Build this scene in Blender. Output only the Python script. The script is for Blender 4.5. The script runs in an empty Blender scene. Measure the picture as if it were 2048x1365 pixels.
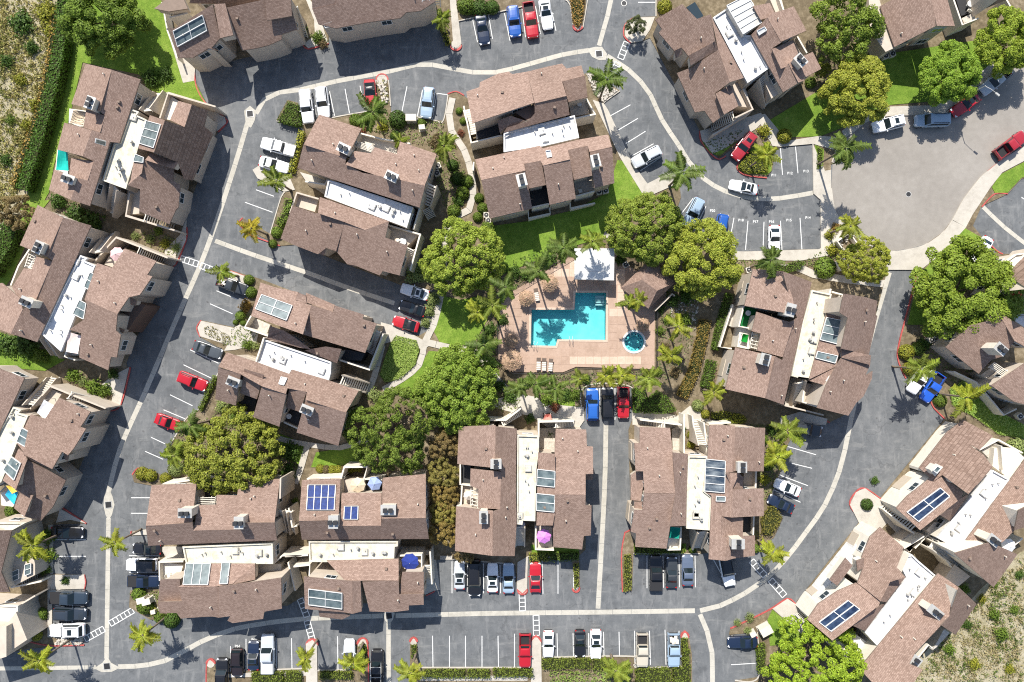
import bpy, bmesh, math, random
from mathutils import Vector, Matrix
from mathutils.geometry import tessellate_polygon
random.seed(7)
SC = bpy.context.scene
COL = SC.collection
H = 105.0            # drone height in metres
K = 13.0             # photo pixels per metre on the ground

# ---------------------------------------------------------------- camera, sky, sun, exposure
cam = bpy.data.cameras.new('camera'); cam_o = bpy.data.objects.new('camera', cam); COL.objects.link(cam_o)
cam.sensor_fit = 'HORIZONTAL'; cam.sensor_width = 36.0
cam.lens = 36.0 * H / (2048.0 / K)
cam.clip_start = 1.0; cam.clip_end = 6000.0
cam_o.location = (0, 0, H); cam_o.rotation_euler = (0, 0, 0)
SC.camera = cam_o
SUN_ELEV = 48.5
SUN_TO = Vector((-0.29, 0.957, 0)).normalized()          # horizontal direction towards the sun (image up, a little left)
world = bpy.data.worlds.new('World'); SC.world = world; world.use_nodes = True
wn = world.node_tree.nodes; wl = world.node_tree.links
for n in list(wn): wn.remove(n)
sky = wn.new('ShaderNodeTexSky'); sky.sky_type = 'NISHITA'; sky.sun_disc = False
sky.sun_elevation = math.radians(SUN_ELEV)
sky.sun_rotation = math.atan2(SUN_TO.x, SUN_TO.y)
bg = wn.new('ShaderNodeBackground'); bg.inputs['Strength'].default_value = 0.12
wo = wn.new('ShaderNodeOutputWorld')
wl.new(sky.outputs[0], bg.inputs[0]); wl.new(bg.outputs[0], wo.inputs[0])
sun = bpy.data.lights.new('sun', 'SUN'); sun.energy = 5.0; sun.angle = math.radians(0.5); sun.color = (1.0, 0.955, 0.88)
sun_o = bpy.data.objects.new('sun', sun); COL.objects.link(sun_o)
sdir = Vector((SUN_TO.x*math.cos(math.radians(SUN_ELEV)), SUN_TO.y*math.cos(math.radians(SUN_ELEV)), math.sin(math.radians(SUN_ELEV))))
sun_o.location = sdir*200
sun_o.rotation_euler = (-sdir).to_track_quat('-Z', 'Y').to_euler()
SC.view_settings.view_transform = 'Standard'; SC.view_settings.look = 'None'
SC.view_settings.gamma = 1.0; SC.view_settings.use_curve_mapping = False
SC.view_settings.exposure = 0.5
SC.render.engine = 'CYCLES'
cy = SC.cycles
cy.max_bounces = 5; cy.diffuse_bounces = 3; cy.glossy_bounces = 2; cy.transmission_bounces = 3; cy.transparent_max_bounces = 6
cy.caustics_reflective = False; cy.caustics_refractive = False
cy.use_denoising = False; cy.filter_width = 1.1
cy.use_adaptive_sampling = False

# ---------------------------------------------------------------- geometry helpers
def P(x, y, z=0.0):
    """photo pixel seen at height z -> world point"""
    s = (H - z) / H / K
    return Vector(((x - 1024.0) * s, (682.5 - y) * s, z))
def pts(s):
    return [tuple(float(v) for v in t.split(',')) for t in s.split()]
def new_obj(name, mesh, parent=None, mat=None):
    o = bpy.data.objects.new(name, mesh); COL.objects.link(o)
    if parent is not None: o.parent = parent
    if mat is not None and not mesh.materials:
        for m in (mat if isinstance(mat, (list, tuple)) else [mat]): mesh.materials.append(m)
    return o
def mesh_of(name, vs, fs, mat=None, mi=None, uv=None, smooth=False):
    me = bpy.data.meshes.new(name); me.from_pydata([tuple(v) for v in vs], [], fs)
    if mat is not None:
        for m in (mat if isinstance(mat, (list, tuple)) else [mat]): me.materials.append(m)
    if mi: me.polygons.foreach_set('material_index', mi)
    if smooth: me.polygons.foreach_set('use_smooth', [True]*len(fs))
    if uv is not None:
        ul = me.uv_layers.new(name='UVMap')
        ul.data.foreach_set('uv', [c for f in fs for i in f for c in uv[i]])
    me.update(); return me
class MB:
    """collects shapes that become ONE mesh"""
    def __init__(s): s.v = []; s.f = []
    def add(s, vs, fs):
        o = len(s.v); s.v += [Vector(v) for v in vs]; s.f += [tuple(i+o for i in f) for f in fs]; return s
    def box(s, c, d, rz=0.0, taper=1.0):
        cx, cy_, cz = c; a, b, h = d[0]/2, d[1]/2, d[2]/2; ca, sa = math.cos(rz), math.sin(rz); vs = []
        for zz, t in ((-h, 1.0), (h, taper)):
            for x, y in ((-a, -b), (a, -b), (a, b), (-a, b)):
                x *= t; y *= t
                vs.append((cx + x*ca - y*sa, cy_ + x*sa + y*ca, cz + zz))
        return s.add(vs, [(0,3,2,1),(4,5,6,7),(0,1,5,4),(1,2,6,5),(2,3,7,6),(3,0,4,7)])
    def bar(s, p, q, w, h, up=Vector((0,0,1))):
        p = Vector(p); q = Vector(q); d = (q-p).normalized()
        side = d.cross(up)
        if side.length < 1e-4: side = d.cross(Vector((0,1,0)))
        side.normalize(); u = side.cross(d).normalized()
        vs = []
        for e in (p, q):
            for a, b in ((-1,-1),(1,-1),(1,1),(-1,1)): vs.append(e + side*(a*w/2) + u*(b*h/2))
        return s.add(vs, [(0,3,2,1),(4,5,6,7),(0,1,5,4),(1,2,6,5),(2,3,7,6),(3,0,4,7)])
    def tube(s, ps, rs, n=8, cap=True):
        rings = []; vs = []; fs = []
        for i, p in enumerate(ps):
            p = Vector(p)
            a = Vector(ps[max(i-1,0)]); b = Vector(ps[min(i+1,len(ps)-1)])
            d = (b-a).normalized() if (b-a).length > 1e-6 else Vector((0,0,1))
            x = d.cross(Vector((0,1,0.01)));  x.normalize(); y = d.cross(x)
            for k in range(n):
                t = 2*math.pi*k/n; vs.append(p + (x*math.cos(t) + y*math.sin(t))*rs[i])
        for i in range(len(ps)-1):
            for k in range(n):
                a = i*n+k; b = i*n+(k+1)%n; fs.append((a, b, b+n, a+n))
        if cap:
            fs.append(tuple(range(n))[::-1]); fs.append(tuple(range((len(ps)-1)*n, len(ps)*n)))
        return s.add(vs, fs)
    def prism(s, top, bot):
        n = len(top)
        return s.add(list(top)+list(bot), [tuple(range(n))] + [tuple(range(2*n-1, n-1, -1))] + [(i, n+i, n+(i+1)%n, (i+1)%n) for i in range(n)])
    def mesh(s, name, mat, off=None, smooth=False, uvf=None):
        vs = s.v if off is None else [v-off for v in s.v]
        me = mesh_of(name, vs, s.f, mat, smooth=smooth)
        if uvf:
            ul = me.uv_layers.new(name='UVMap'); d = []
            for f in s.f:
                for i in f: d += list(uvf(s.v[i]))
            ul.data.foreach_set('uv', d)
        return me
    def build(s, name, mat, parent=None, off=None, smooth=False, uvf=None):
        if off is None and parent is not None: off = parent.location
        return new_obj(name, s.mesh(name, mat, off, smooth, uvf), parent)
def area2(poly):
    return sum(poly[i][0]*poly[(i+1)%len(poly)][1] - poly[(i+1)%len(poly)][0]*poly[i][1] for i in range(len(poly)))/2
def ccw(poly): return list(poly) if area2(poly) > 0 else list(poly)[::-1]
def inside(p, poly):
    c = False; n = len(poly)
    for i in range(n):
        a = poly[i]; b = poly[i-1]
        if (a[1] > p[1]) != (b[1] > p[1]) and p[0] < (b[0]-a[0])*(p[1]-a[1])/(b[1]-a[1]) + a[0]: c = not c
    return c
def inset(poly, d):
    """offset a ccw polygon inwards by d (miter limited)"""
    n = len(poly); out = []
    for i in range(n):
        p0 = Vector(poly[i-1][:2]); p = Vector(poly[i][:2]); p1 = Vector(poly[(i+1)%n][:2])
        a = (p-p0).normalized(); b = (p1-p).normalized()
        na = Vector((-a.y, a.x)); nb = Vector((-b.y, b.x)); m = na+nb
        if m.length < 1e-3: m = na.copy()
        m.normalize(); k = max(0.45, m.dot(na)); q = p + m*(d/k); out.append(q)
    return out
def tag(o, label=None, cat=None, group=None, kind=None):
    if label: o['label'] = label
    if cat: o['category'] = cat
    if group: o['group'] = group
    if kind: o['kind'] = kind
    return o
def thing(name, label, cat, loc=(0,0,0), rz=0.0, group=None):
    o = bpy.data.objects.new(name, None); COL.objects.link(o); o.empty_display_size = 0.5
    o.location = loc; o.rotation_euler = (0, 0, rz)
    return tag(o, label, cat, group)
def copy_tree(o, parent=None, color=None):
    c = o.copy(); COL.objects.link(c)
    if parent is not None: c.parent = parent
    for ch in KIDS.get(o.name, ()): copy_tree(ch, c)
    return c
KIDS = {}
def reg(root):
    """remember the children of a prototype so that copying stays fast"""
    allo = [o for o in COL.objects if o.parent is not None]
    m = {}
    for o in allo: m.setdefault(o.parent.name, []).append(o)
    def walk(o):
        KIDS[o.name] = m.get(o.name, [])
        for c in KIDS[o.name]: walk(c)
    walk(root)

# ---------------------------------------------------------------- materials
def nmat(name, rough=0.9, spec=0.3):
    m = bpy.data.materials.new(name); m.use_nodes = True
    t = m.node_tree; b = t.nodes['Principled BSDF']
    b.inputs['Roughness'].default_value = rough; b.inputs['Specular IOR Level'].default_value = spec
    return m, t, b
def node(t, kind, **kw):
    n = t.nodes.new(kind)
    for k, v in kw.items(): setattr(n, k, v)
    return n
def noise(t, vec, scale, detail=4, rough=0.6, w=None):
    n = node(t, 'ShaderNodeTexNoise'); n.inputs['Scale'].default_value = scale
    n.inputs['Detail'].default_value = detail; n.inputs['Roughness'].default_value = rough
    if vec is not None: t.links.new(vec, n.inputs['Vector'])
    return n.outputs['Fac']
def ramp(t, fac, stops):
    r = node(t, 'ShaderNodeValToRGB'); e = r.color_ramp.elements
    while len(e) < len(stops): e.new(0.5)
    for i, (p, c) in enumerate(stops):
        e[i].position = p; e[i].color = (c[0], c[1], c[2], 1) if not isinstance(c, (int, float)) else (c, c, c, 1)
    t.links.new(fac, r.inputs[0]); return r.outputs[0]
def mix(t, fac, a, b, mode='MIX'):
    n = node(t, 'ShaderNodeMix', data_type='RGBA', blend_type=mode)
    for i, v in ((0, fac), (6, a), (7, b)):
        if isinstance(v, (int, float)): n.inputs[i].default_value = v
        elif isinstance(v, (tuple, list)): n.inputs[i].default_value = (v[0], v[1], v[2], 1)
        else: t.links.new(v, n.inputs[i])
    return n.outputs[2]
def bump(t, b, fac, strength, dist=0.02):
    n = node(t, 'ShaderNodeBump'); n.inputs['Strength'].default_value = strength; n.inputs['Distance'].default_value = dist
    t.links.new(fac, n.inputs['Height']); t.links.new(n.outputs[0], b.inputs['Normal'])
def wpos(t): return node(t, 'ShaderNodeNewGeometry').outputs['Position']
def simple(name, col, rough=0.8, spec=0.3, var=0.12, scale=2.0, metal=0.0, bumps=0.0):
    m, t, b = nmat(name, rough, spec); b.inputs['Metallic'].default_value = metal
    if var:
        p = wpos(t); f = noise(t, p, scale, 5)
        c = ramp(t, f, [(0.3, tuple(x*(1-var) for x in col)), (0.7, tuple(min(1, x*(1+var)) for x in col))])
        t.links.new(c, b.inputs['Base Color'])
        if bumps: bump(t, b, noise(t, p, 40, 3), bumps)
    else: b.inputs['Base Color'].default_value = (*col, 1)
    return m
def ground_mat(name, stops, scales=(0.12, 1.1, 9.0), rough=0.95, bumps=0.3, grain=0.25):
    """three octaves of colour variation on world position"""
    m, t, b = nmat(name, rough, 0.2); p = wpos(t)
    a = noise(t, p, scales[0], 6, 0.62); c = noise(t, p, scales[1], 6, 0.65); d = noise(t, p, scales[2], 4, 0.7)
    f = mix(t, 0.5, a, c); col = ramp(t, f, stops)
    g = ramp(t, d, [(0.25, 1-grain), (0.75, 1+grain)])
    col = mix(t, 1.0, col, g, 'MULTIPLY')
    t.links.new(col, b.inputs['Base Color']); bump(t, b, d, bumps, 0.04)
    return m
M = {}
M['soil'] = ground_mat('soil', [(0.3, (0.085,0.065,0.04)), (0.5, (0.165,0.13,0.08)), (0.68, (0.29,0.235,0.16))], (0.2, 1.6, 8))
M['scrubland'] = ground_mat('scrubland', [(0.3, (0.20,0.185,0.10)), (0.48, (0.33,0.29,0.19)), (0.6, (0.40,0.36,0.26)), (0.72, (0.34,0.31,0.17))], (0.3, 1.4, 7), grain=0.4, bumps=0.6)
M['grass'] = ground_mat('grass', [(0.30, (0.070,0.135,0.016)), (0.46, (0.130,0.215,0.026)), (0.6, (0.19,0.275,0.042)), (0.73, (0.31,0.29,0.10))], (0.22, 1.1, 7), grain=0.5, bumps=0.9)
# asphalt: worn, pale scuffs, dark oil patches, sealed cracks
m, t, b = nmat('asphalt', 0.92, 0.25); p = wpos(t)
a = noise(t, p, 0.10, 5, 0.6); c = noise(t, p, 0.7, 7, 0.7); d = noise(t, p, 14, 3, 0.7)
mp = node(t, 'ShaderNodeMapping'); mp.inputs['Scale'].default_value = (0.25, 1.2, 1); mp.inputs['Rotation'].default_value = (0,0,0.6); t.links.new(p, mp.inputs[0])
e = noise(t, mp.outputs[0], 0.9, 5, 0.7)
mp2 = node(t, 'ShaderNodeMapping'); mp2.inputs['Scale'].default_value = (1.0, 0.22, 1); mp2.inputs['Rotation'].default_value = (0,0,-0.25); t.links.new(p, mp2.inputs[0])
e2 = noise(t, mp2.outputs[0], 1.1, 6, 0.72)
col = ramp(t, mix(t, 0.55, a, c), [(0.34, (0.095,0.101,0.106)), (0.5, (0.136,0.142,0.146)), (0.64, (0.185,0.189,0.19))])
col = mix(t, ramp(t, e, [(0.56, 0.0), (0.74, 0.6)]), col, (0.27,0.267,0.255))
col = mix(t, ramp(t, e2, [(0.52, 0.0), (0.72, 0.7)]), col, (0.25,0.25,0.245))
col = mix(t, ramp(t, noise(t, p, 0.33, 3, 0.5), [(0.62, 0.0), (0.75, 0.55)]), col, (0.07,0.073,0.077))
wv = node(t, 'ShaderNodeVectorMath', operation='ADD'); t.links.new(p, wv.inputs[0])
nz = node(t, 'ShaderNodeTexNoise'); nz.inputs['Scale'].default_value = 0.6; nz.inputs['Detail'].default_value = 5; t.links.new(p, nz.inputs['Vector'])
sc2 = node(t, 'ShaderNodeVectorMath', operation='SCALE'); sc2.inputs['Scale'].default_value = 3.0; t.links.new(nz.outputs['Color'], sc2.inputs[0]); t.links.new(sc2.outputs[0], wv.inputs[1])
vo = node(t, 'ShaderNodeTexVoronoi', feature='DISTANCE_TO_EDGE'); vo.inputs['Scale'].default_value = 0.13; t.links.new(wv.outputs[0], vo.inputs['Vector'])
crk = mix(t, 1.0, ramp(t, vo.outputs['Distance'], [(0.006, 1.0), (0.014, 0.0)]), ramp(t, noise(t, p, 0.25, 2), [(0.45, 0.0), (0.55, 0.32)]), 'MULTIPLY')
col = mix(t, crk, col, (0.05,0.052,0.055))
oil = ramp(t, noise(t, p, 1.4, 2, 0.4), [(0.66, 0.0), (0.78, 0.6)]); col = mix(t, oil, col, (0.05,0.05,0.052))
col = mix(t, 1.0, col, ramp(t, d, [(0.25, 0.80), (0.75, 1.2)]), 'MULTIPLY')
t.links.new(col, b.inputs['Base Color']); bump(t, b, d, 0.25, 0.02); M['asphalt'] = m
M['street'] = ground_mat('street', [(0.3, (0.235,0.215,0.190)), (0.5, (0.28,0.257,0.228)), (0.7, (0.33,0.305,0.272))], (0.12, 0.9, 12), grain=0.16, bumps=0.15)
M['concrete'] = ground_mat('concrete', [(0.3, (0.36,0.33,0.28)), (0.5, (0.47,0.435,0.375)), (0.7, (0.54,0.505,0.44))], (0.3, 1.6, 10), grain=0.13, bumps=0.1)
M['gutter'] = ground_mat('gutter', [(0.3, (0.34,0.32,0.27)), (0.5, (0.46,0.435,0.375)), (0.7, (0.53,0.50,0.43))], (0.3, 1.6, 10), grain=0.15, bumps=0.1)
M['tile'] = ground_mat('tile', [(0.3, (0.33,0.23,0.17)), (0.5, (0.42,0.30,0.228)), (0.7, (0.49,0.36,0.28))], (0.4, 2.0, 10), grain=0.12, bumps=0.1)
M['coping'] = ground_mat('coping', [(0.3, (0.50,0.36,0.27)), (0.6, (0.60,0.47,0.37))], (0.4, 2.0, 10), grain=0.1, bumps=0.1)
M['redpaint'] = simple('red_paint', (0.42,0.085,0.075), 0.7, 0.3, 0.3, 3)
M['whitepaint'] = simple('white_paint', (0.66,0.66,0.64), 0.8, 0.3, 0.15, 6)
M['stucco'] = simple('stucco', (0.52,0.45,0.37), 0.95, 0.2, 0.08, 1.2)
M['stucco_pale'] = simple('stucco_pale', (0.68,0.63,0.54), 0.95, 0.2, 0.07, 1.2)
M['cream'] = ground_mat('cream_membrane', [(0.3, (0.50,0.455,0.36)), (0.42, (0.61,0.57,0.465)), (0.7, (0.67,0.64,0.54))], (0.35, 1.0, 8), grain=0.1, bumps=0.05)
M['white_roof'] = ground_mat('white_membrane', [(0.3, (0.54,0.54,0.53)), (0.42, (0.66,0.66,0.655)), (0.7, (0.73,0.73,0.73))], (0.35, 1.0, 8), grain=0.09, bumps=0.05)
M['trim'] = simple('trim', (0.22,0.165,0.13), 0.8, 0.3, 0.1)
M['metal'] = simple('galvanised_metal', (0.50,0.49,0.46), 0.5, 0.5, 0.1, metal=0.3)
M['beige_metal'] = simple('beige_metal', (0.62,0.57,0.48), 0.6, 0.4, 0.08)
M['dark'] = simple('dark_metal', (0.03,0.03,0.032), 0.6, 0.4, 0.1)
M['frame'] = simple('white_frame', (0.62,0.62,0.60), 0.5, 0.4, 0.05)
M['wood'] = simple('painted_wood', (0.66,0.62,0.54), 0.8, 0.3, 0.08)
M['door'] = simple('garage_door_paint', (0.50,0.43,0.34), 0.8, 0.3, 0.05)
M['stone'] = simple('pale_stone', (0.48,0.44,0.38), 0.9, 0.2, 0.25, 3)
m, t, b = nmat('pane_glass', 0.08, 0.6); b.inputs['Base Color'].default_value = (0.025,0.04,0.05,1); M['glass'] = m
m, t, b = nmat('skylight_glass', 0.4, 0.2); p = wpos(t)
t.links.new(ramp(t, noise(t, p, 0.9, 4), [(0.35, (0.07,0.10,0.11)), (0.65, (0.17,0.21,0.215))]), b.inputs['Base Color']); M['skyglass'] = m
m, t, b = nmat('dark_skylight_glass', 0.6, 0.05); p = wpos(t)
t.links.new(ramp(t, noise(t, p, 0.8, 4), [(0.4, (0.01,0.02,0.05)), (0.75, (0.05,0.08,0.14))]), b.inputs['Base Color']); M['darkglass'] = m
m, t, b = nmat('solar_cell', 0.5, 0.12); p = wpos(t)
t.links.new(ramp(t, noise(t, p, 3, 4), [(0.3, (0.008,0.02,0.10)), (0.7, (0.02,0.05,0.20))]), b.inputs['Base Color']); M['solar'] = m
# shingles: uv in metres, courses across the slope
m, t, b = nmat('roof_shingle', 0.95, 0.15)
uvn = node(t, 'ShaderNodeUVMap'); p = wpos(t)
br = node(t, 'ShaderNodeTexBrick'); br.offset = 0.5
br.inputs['Scale'].default_value = 1.0; br.inputs['Brick Width'].default_value = 0.27; br.inputs['Row Height'].default_value = 0.155
br.inputs['Mortar Size'].default_value = 0.012; br.inputs['Bias'].default_value = 0.0
br.inputs['Color1'].default_value = (0.222,0.152,0.120,1); br.inputs['Color2'].default_value = (0.330,0.237,0.192,1); br.inputs['Mortar'].default_value = (0.165,0.112,0.088,1)
t.links.new(uvn.outputs[0], br.inputs['Vector'])
oi = node(t, 'ShaderNodeObjectInfo')
lo = noise(t, p, 0.35, 5, 0.65); hi = noise(t, p, 11, 3, 0.7)
col = mix(t, 1.0, br.outputs['Color'], ramp(t, lo, [(0.3, 0.9), (0.7, 1.08)]), 'MULTIPLY')
col = mix(t, 1.0, col, ramp(t, hi, [(0.25, 0.74), (0.75, 1.26)]), 'MULTIPLY')
col = mix(t, 1.0, col, ramp(t, oi.outputs['Random'], [(0.0, (0.90,0.89,0.88)), (1.0, (1.09,1.08,1.08))]), 'MULTIPLY')
t.links.new(col, b.inputs['Base Color'])
bump(t, b, mix(t, 0.5, br.outputs['Fac'], hi), 0.35, 0.03); M['shingle'] = m
# foliage takes the object's own colour (each plant has one) with leaf to leaf variation
def leaf_mat(name, var=0.35, trans=0.25, rough=0.6):
    m, t, b = nmat(name, rough, 0.25); p = wpos(t)
    oi = node(t, 'ShaderNodeObjectInfo'); f = noise(t, p, 2.2, 3, 0.7); g = noise(t, p, 0.5, 3)
    gi = node(t, 'ShaderNodeNewGeometry').outputs['Random Per Island']
    c = mix(t, 1.0, oi.outputs['Color'], ramp(t, gi, [(0.0, 1-var), (1.0, 1+var)]), 'MULTIPLY')
    c = mix(t, 1.0, c, ramp(t, f, [(0.3, (0.85,0.92,0.8)), (0.7, (1.2,1.08,1.1))]), 'MULTIPLY')
    t.links.new(c, b.inputs['Base Color'])
    tr = node(t, 'ShaderNodeBsdfTranslucent'); t.links.new(c, tr.inputs[0])
    mx = node(t, 'ShaderNodeMixShader'); mx.inputs[0].default_value = trans
    t.links.new(b.outputs[0], mx.inputs[1]); t.links.new(tr.outputs[0], mx.inputs[2])
    t.links.new(mx.outputs[0], t.nodes['Material Output'].inputs[0])
    return m
M['leaf'] = leaf_mat('leaf'); M['frond'] = leaf_mat('frond', 0.3, 0.3, 0.5)
M['twig'] = simple('shaded_twig_core', (0.030,0.035,0.012), 0.95, 0.1, 0.3)  # twigs inside bushes; the shade among the leaves is put into this dark colour
M['bark'] = simple('bark', (0.20,0.16,0.12), 0.95, 0.1, 0.25, 4, bumps=0.4)
def paint_mat(name):
    m, t, b = nmat(name, 0.32, 0.5); oi = node(t, 'ShaderNodeObjectInfo'); t.links.new(oi.outputs['Color'], b.inputs['Base Color'])
    b.inputs['Coat Weight'].default_value = 0.6; b.inputs['Coat Roughness'].default_value = 0.08
    return m
M['paint'] = paint_mat('car_paint')
def cloth_mat():
    m, t, b = nmat('canvas', 0.95, 0.1); oi = node(t, 'ShaderNodeObjectInfo'); p = wpos(t)
    t.links.new(mix(t, 1.0, oi.outputs['Color'], ramp(t, noise(t, p, 3, 4), [(0.3, 0.88), (0.7, 1.08)]), 'MULTIPLY'), b.inputs['Base Color'])
    return m
M['canvas'] = cloth_mat()
M['rubber'] = simple('rubber', (0.015,0.015,0.016), 0.9, 0.2, 0)
M['alloy'] = simple('alloy', (0.45,0.45,0.46), 0.35, 0.5, 0, metal=0.6)
M['carglass'] = simple('car_glass', (0.012,0.02,0.024), 0.06, 0.6, 0)
M['lamp'] = simple('lamp_lens', (0.75,0.76,0.78), 0.15, 0.6, 0)
M['tail'] = simple('tail_lens', (0.35,0.015,0.012), 0.2, 0.6, 0)
M['plastic'] = simple('black_plastic', (0.025,0.025,0.027), 0.7, 0.3, 0)
m, t, b = nmat('pool_plaster', 0.8, 0.3); p = wpos(t)
t.links.new(ramp(t, noise(t, p, 0.5, 3), [(0.3, (0.22,0.62,0.64)), (0.7, (0.36,0.72,0.72))]), b.inputs['Base Color']); M['plaster'] = m
m, t, b = nmat('water', 0.05, 0.5); p = wpos(t)
tb = node(t, 'ShaderNodeBsdfTransparent'); tb.inputs[0].default_value = (0.66,0.93,0.95,1)
gl = node(t, 'ShaderNodeBsdfGlossy'); gl.inputs['Roughness'].default_value = 0.06
fr = node(t, 'ShaderNodeFresnel'); fr.inputs[0].default_value = 1.33
bp = node(t, 'ShaderNodeBump'); bp.inputs['Strength'].default_value = 0.35; bp.inputs['Distance'].default_value = 0.05
t.links.new(noise(t, p, 3.2, 4), bp.inputs['Height'])
t.links.new(bp.outputs[0], gl.inputs['Normal']); t.links.new(bp.outputs[0], fr.inputs['Normal'])
mx = node(t, 'ShaderNodeMixShader'); t.links.new(fr.outputs[0], mx.inputs[0]); t.links.new(tb.outputs[0], mx.inputs[1]); t.links.new(gl.outputs[0], mx.inputs[2])
t.links.new(mx.outputs[0], t.nodes['Material Output'].inputs[0]); M['water'] = m
M['turf'] = simple('artificial_turf', (0.02,0.17,0.05), 0.95, 0.1, 0.2, 4)

m, t, b = nmat('cloud_reflection_skylight_glass', 0.5, 0.1); p = wpos(t)  # cloud reflections painted into the pane colour as pale streaks
mp = node(t, 'ShaderNodeMapping'); mp.inputs['Scale'].default_value = (0.35, 1.6, 1); t.links.new(p, mp.inputs[0])
t.links.new(ramp(t, noise(t, mp.outputs[0], 1.0, 4), [(0.4, (0.035,0.055,0.085)), (0.7, (0.22,0.25,0.27))]), b.inputs['Base Color']); M['cloud_reflect_glass'] = m
# seams of the roof membranes: shallow overlapping laps every 1.6 m
for nm in ('cream', 'white_roof'):
    t = M[nm].node_tree; b = t.nodes['Principled BSDF']; p = wpos(t); sp = node(t, 'ShaderNodeTexWave', wave_type='BANDS'); sp.inputs['Scale'].default_value = 0.19; sp.inputs['Distortion'].default_value = 0.4; t.links.new(p, sp.inputs['Vector'])
    old = b.inputs['Base Color'].links[0].from_socket
    dirt = mix(t, 1.0, old, ramp(t, noise(t, p, 0.8, 6, 0.75), [(0.36, (0.80,0.77,0.70)), (0.5, (1,1,1))]), 'MULTIPLY')
    t.links.new(mix(t, ramp(t, sp.outputs['Fac'], [(0.0, 0.22), (0.05, 0.0)]), dirt, (0.42,0.40,0.36)), b.inputs['Base Color'])
# ---------------------------------------------------------------- the ground
GZ = [0]
def sheet(name, poly, z, mat, kind='structure', depth=None):
    """flat area given in photo pixels; with depth it is a raised slab with real edges"""
    w = [P(x, y, z) for x, y in poly]
    if area2(w) < 0: w.reverse()
    mb = MB()
    if depth: mb.prism(w, [Vector((v.x, v.y, z-depth)) for v in w][::1])
    else: mb.add(w, [tuple(range(len(w)))])
    o = mb.build(name, mat); 
    if kind: o['kind'] = kind
    return o
def raised(name, s, base, mat, kind='structure'):
    GZ[0] += 1
    return sheet(name, pts(s) if isinstance(s, str) else s, base + (GZ[0] % 24)*0.0012, mat, kind, base + 0.1)
def ring_hole(name, outer, hole_list, z, th, mat):
    """a thick sheet with openings"""
    bm = bmesh.new(); fs = []
    for lp in [outer]+hole_list:
        vs = [bm.verts.new((v.x, v.y, z)) for v in lp]
        for i in range(len(vs)): fs.append(bm.edges.new((vs[i], vs[(i+1)%len(vs)])))
    bmesh.ops.triangle_fill(bm, use_beauty=True, use_dissolve=False, edges=fs)
    g_ = bmesh.ops.extrude_face_region(bm, geom=bm.faces[:]); bmesh.ops.translate(bm, verts=[v for v in g_['geom'] if isinstance(v, bmesh.types.BMVert)], vec=(0,0,-th)); bmesh.ops.recalc_face_normals(bm, faces=bm.faces[:])
    me = bpy.data.meshes.new(name); bm.to_mesh(me); bm.free(); me.materials.append(mat); return new_obj(name, me)
ZD = 0.25
POOL = pts('1151,586 1212,586 1211,680 1115,679 1111,692 1062,691 1063,620 1149,620'); SPA = (1268,684)
POOLW = ccw([P(x, y, ZD) for x, y in POOL]); SPAC = P(*SPA, ZD); SPAW = [SPAC+Vector((math.cos(k*.2244)*1.5, math.sin(k*.2244)*1.5, 0)) for k in range(28)]
def grow(poly, d): return [Vector((v.x, v.y, 0)) for v in inset(poly, -d)]
HOLES = [grow(POOLW, .05), grow(SPAW, .05)]
g = MB().add([(-2500,-2500,-2.2),(2500,-2500,-2.2),(2500,2500,-2.2),(-2500,2500,-2.2)], [(0,1,2,3)]).build('ground', M['scrubland']); g['kind'] = 'structure'
g = ring_hole('asphalt_road', [Vector(v) for v in ((-92,-64,0),(92,-64,0),(92,64,0),(-92,64,0))], HOLES, 0.0, 2.1, M['asphalt']); g['kind'] = 'structure'
ROAD = g
CDS = pts('2110,60 2003,133 1936,193 1906,213 1886,227 1823,230 1769,233 1736,243 1709,263 1680,285 1666,320 1662,377 1670,420 1690,455 1720,480 1753,495 1786,502 1819,498 1853,488 1886,465 1905,440 1929,397 1963,353 2003,320 2110,255')
sheet('cul_de_sac_street', CDS, 0.004, M['street'])
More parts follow.
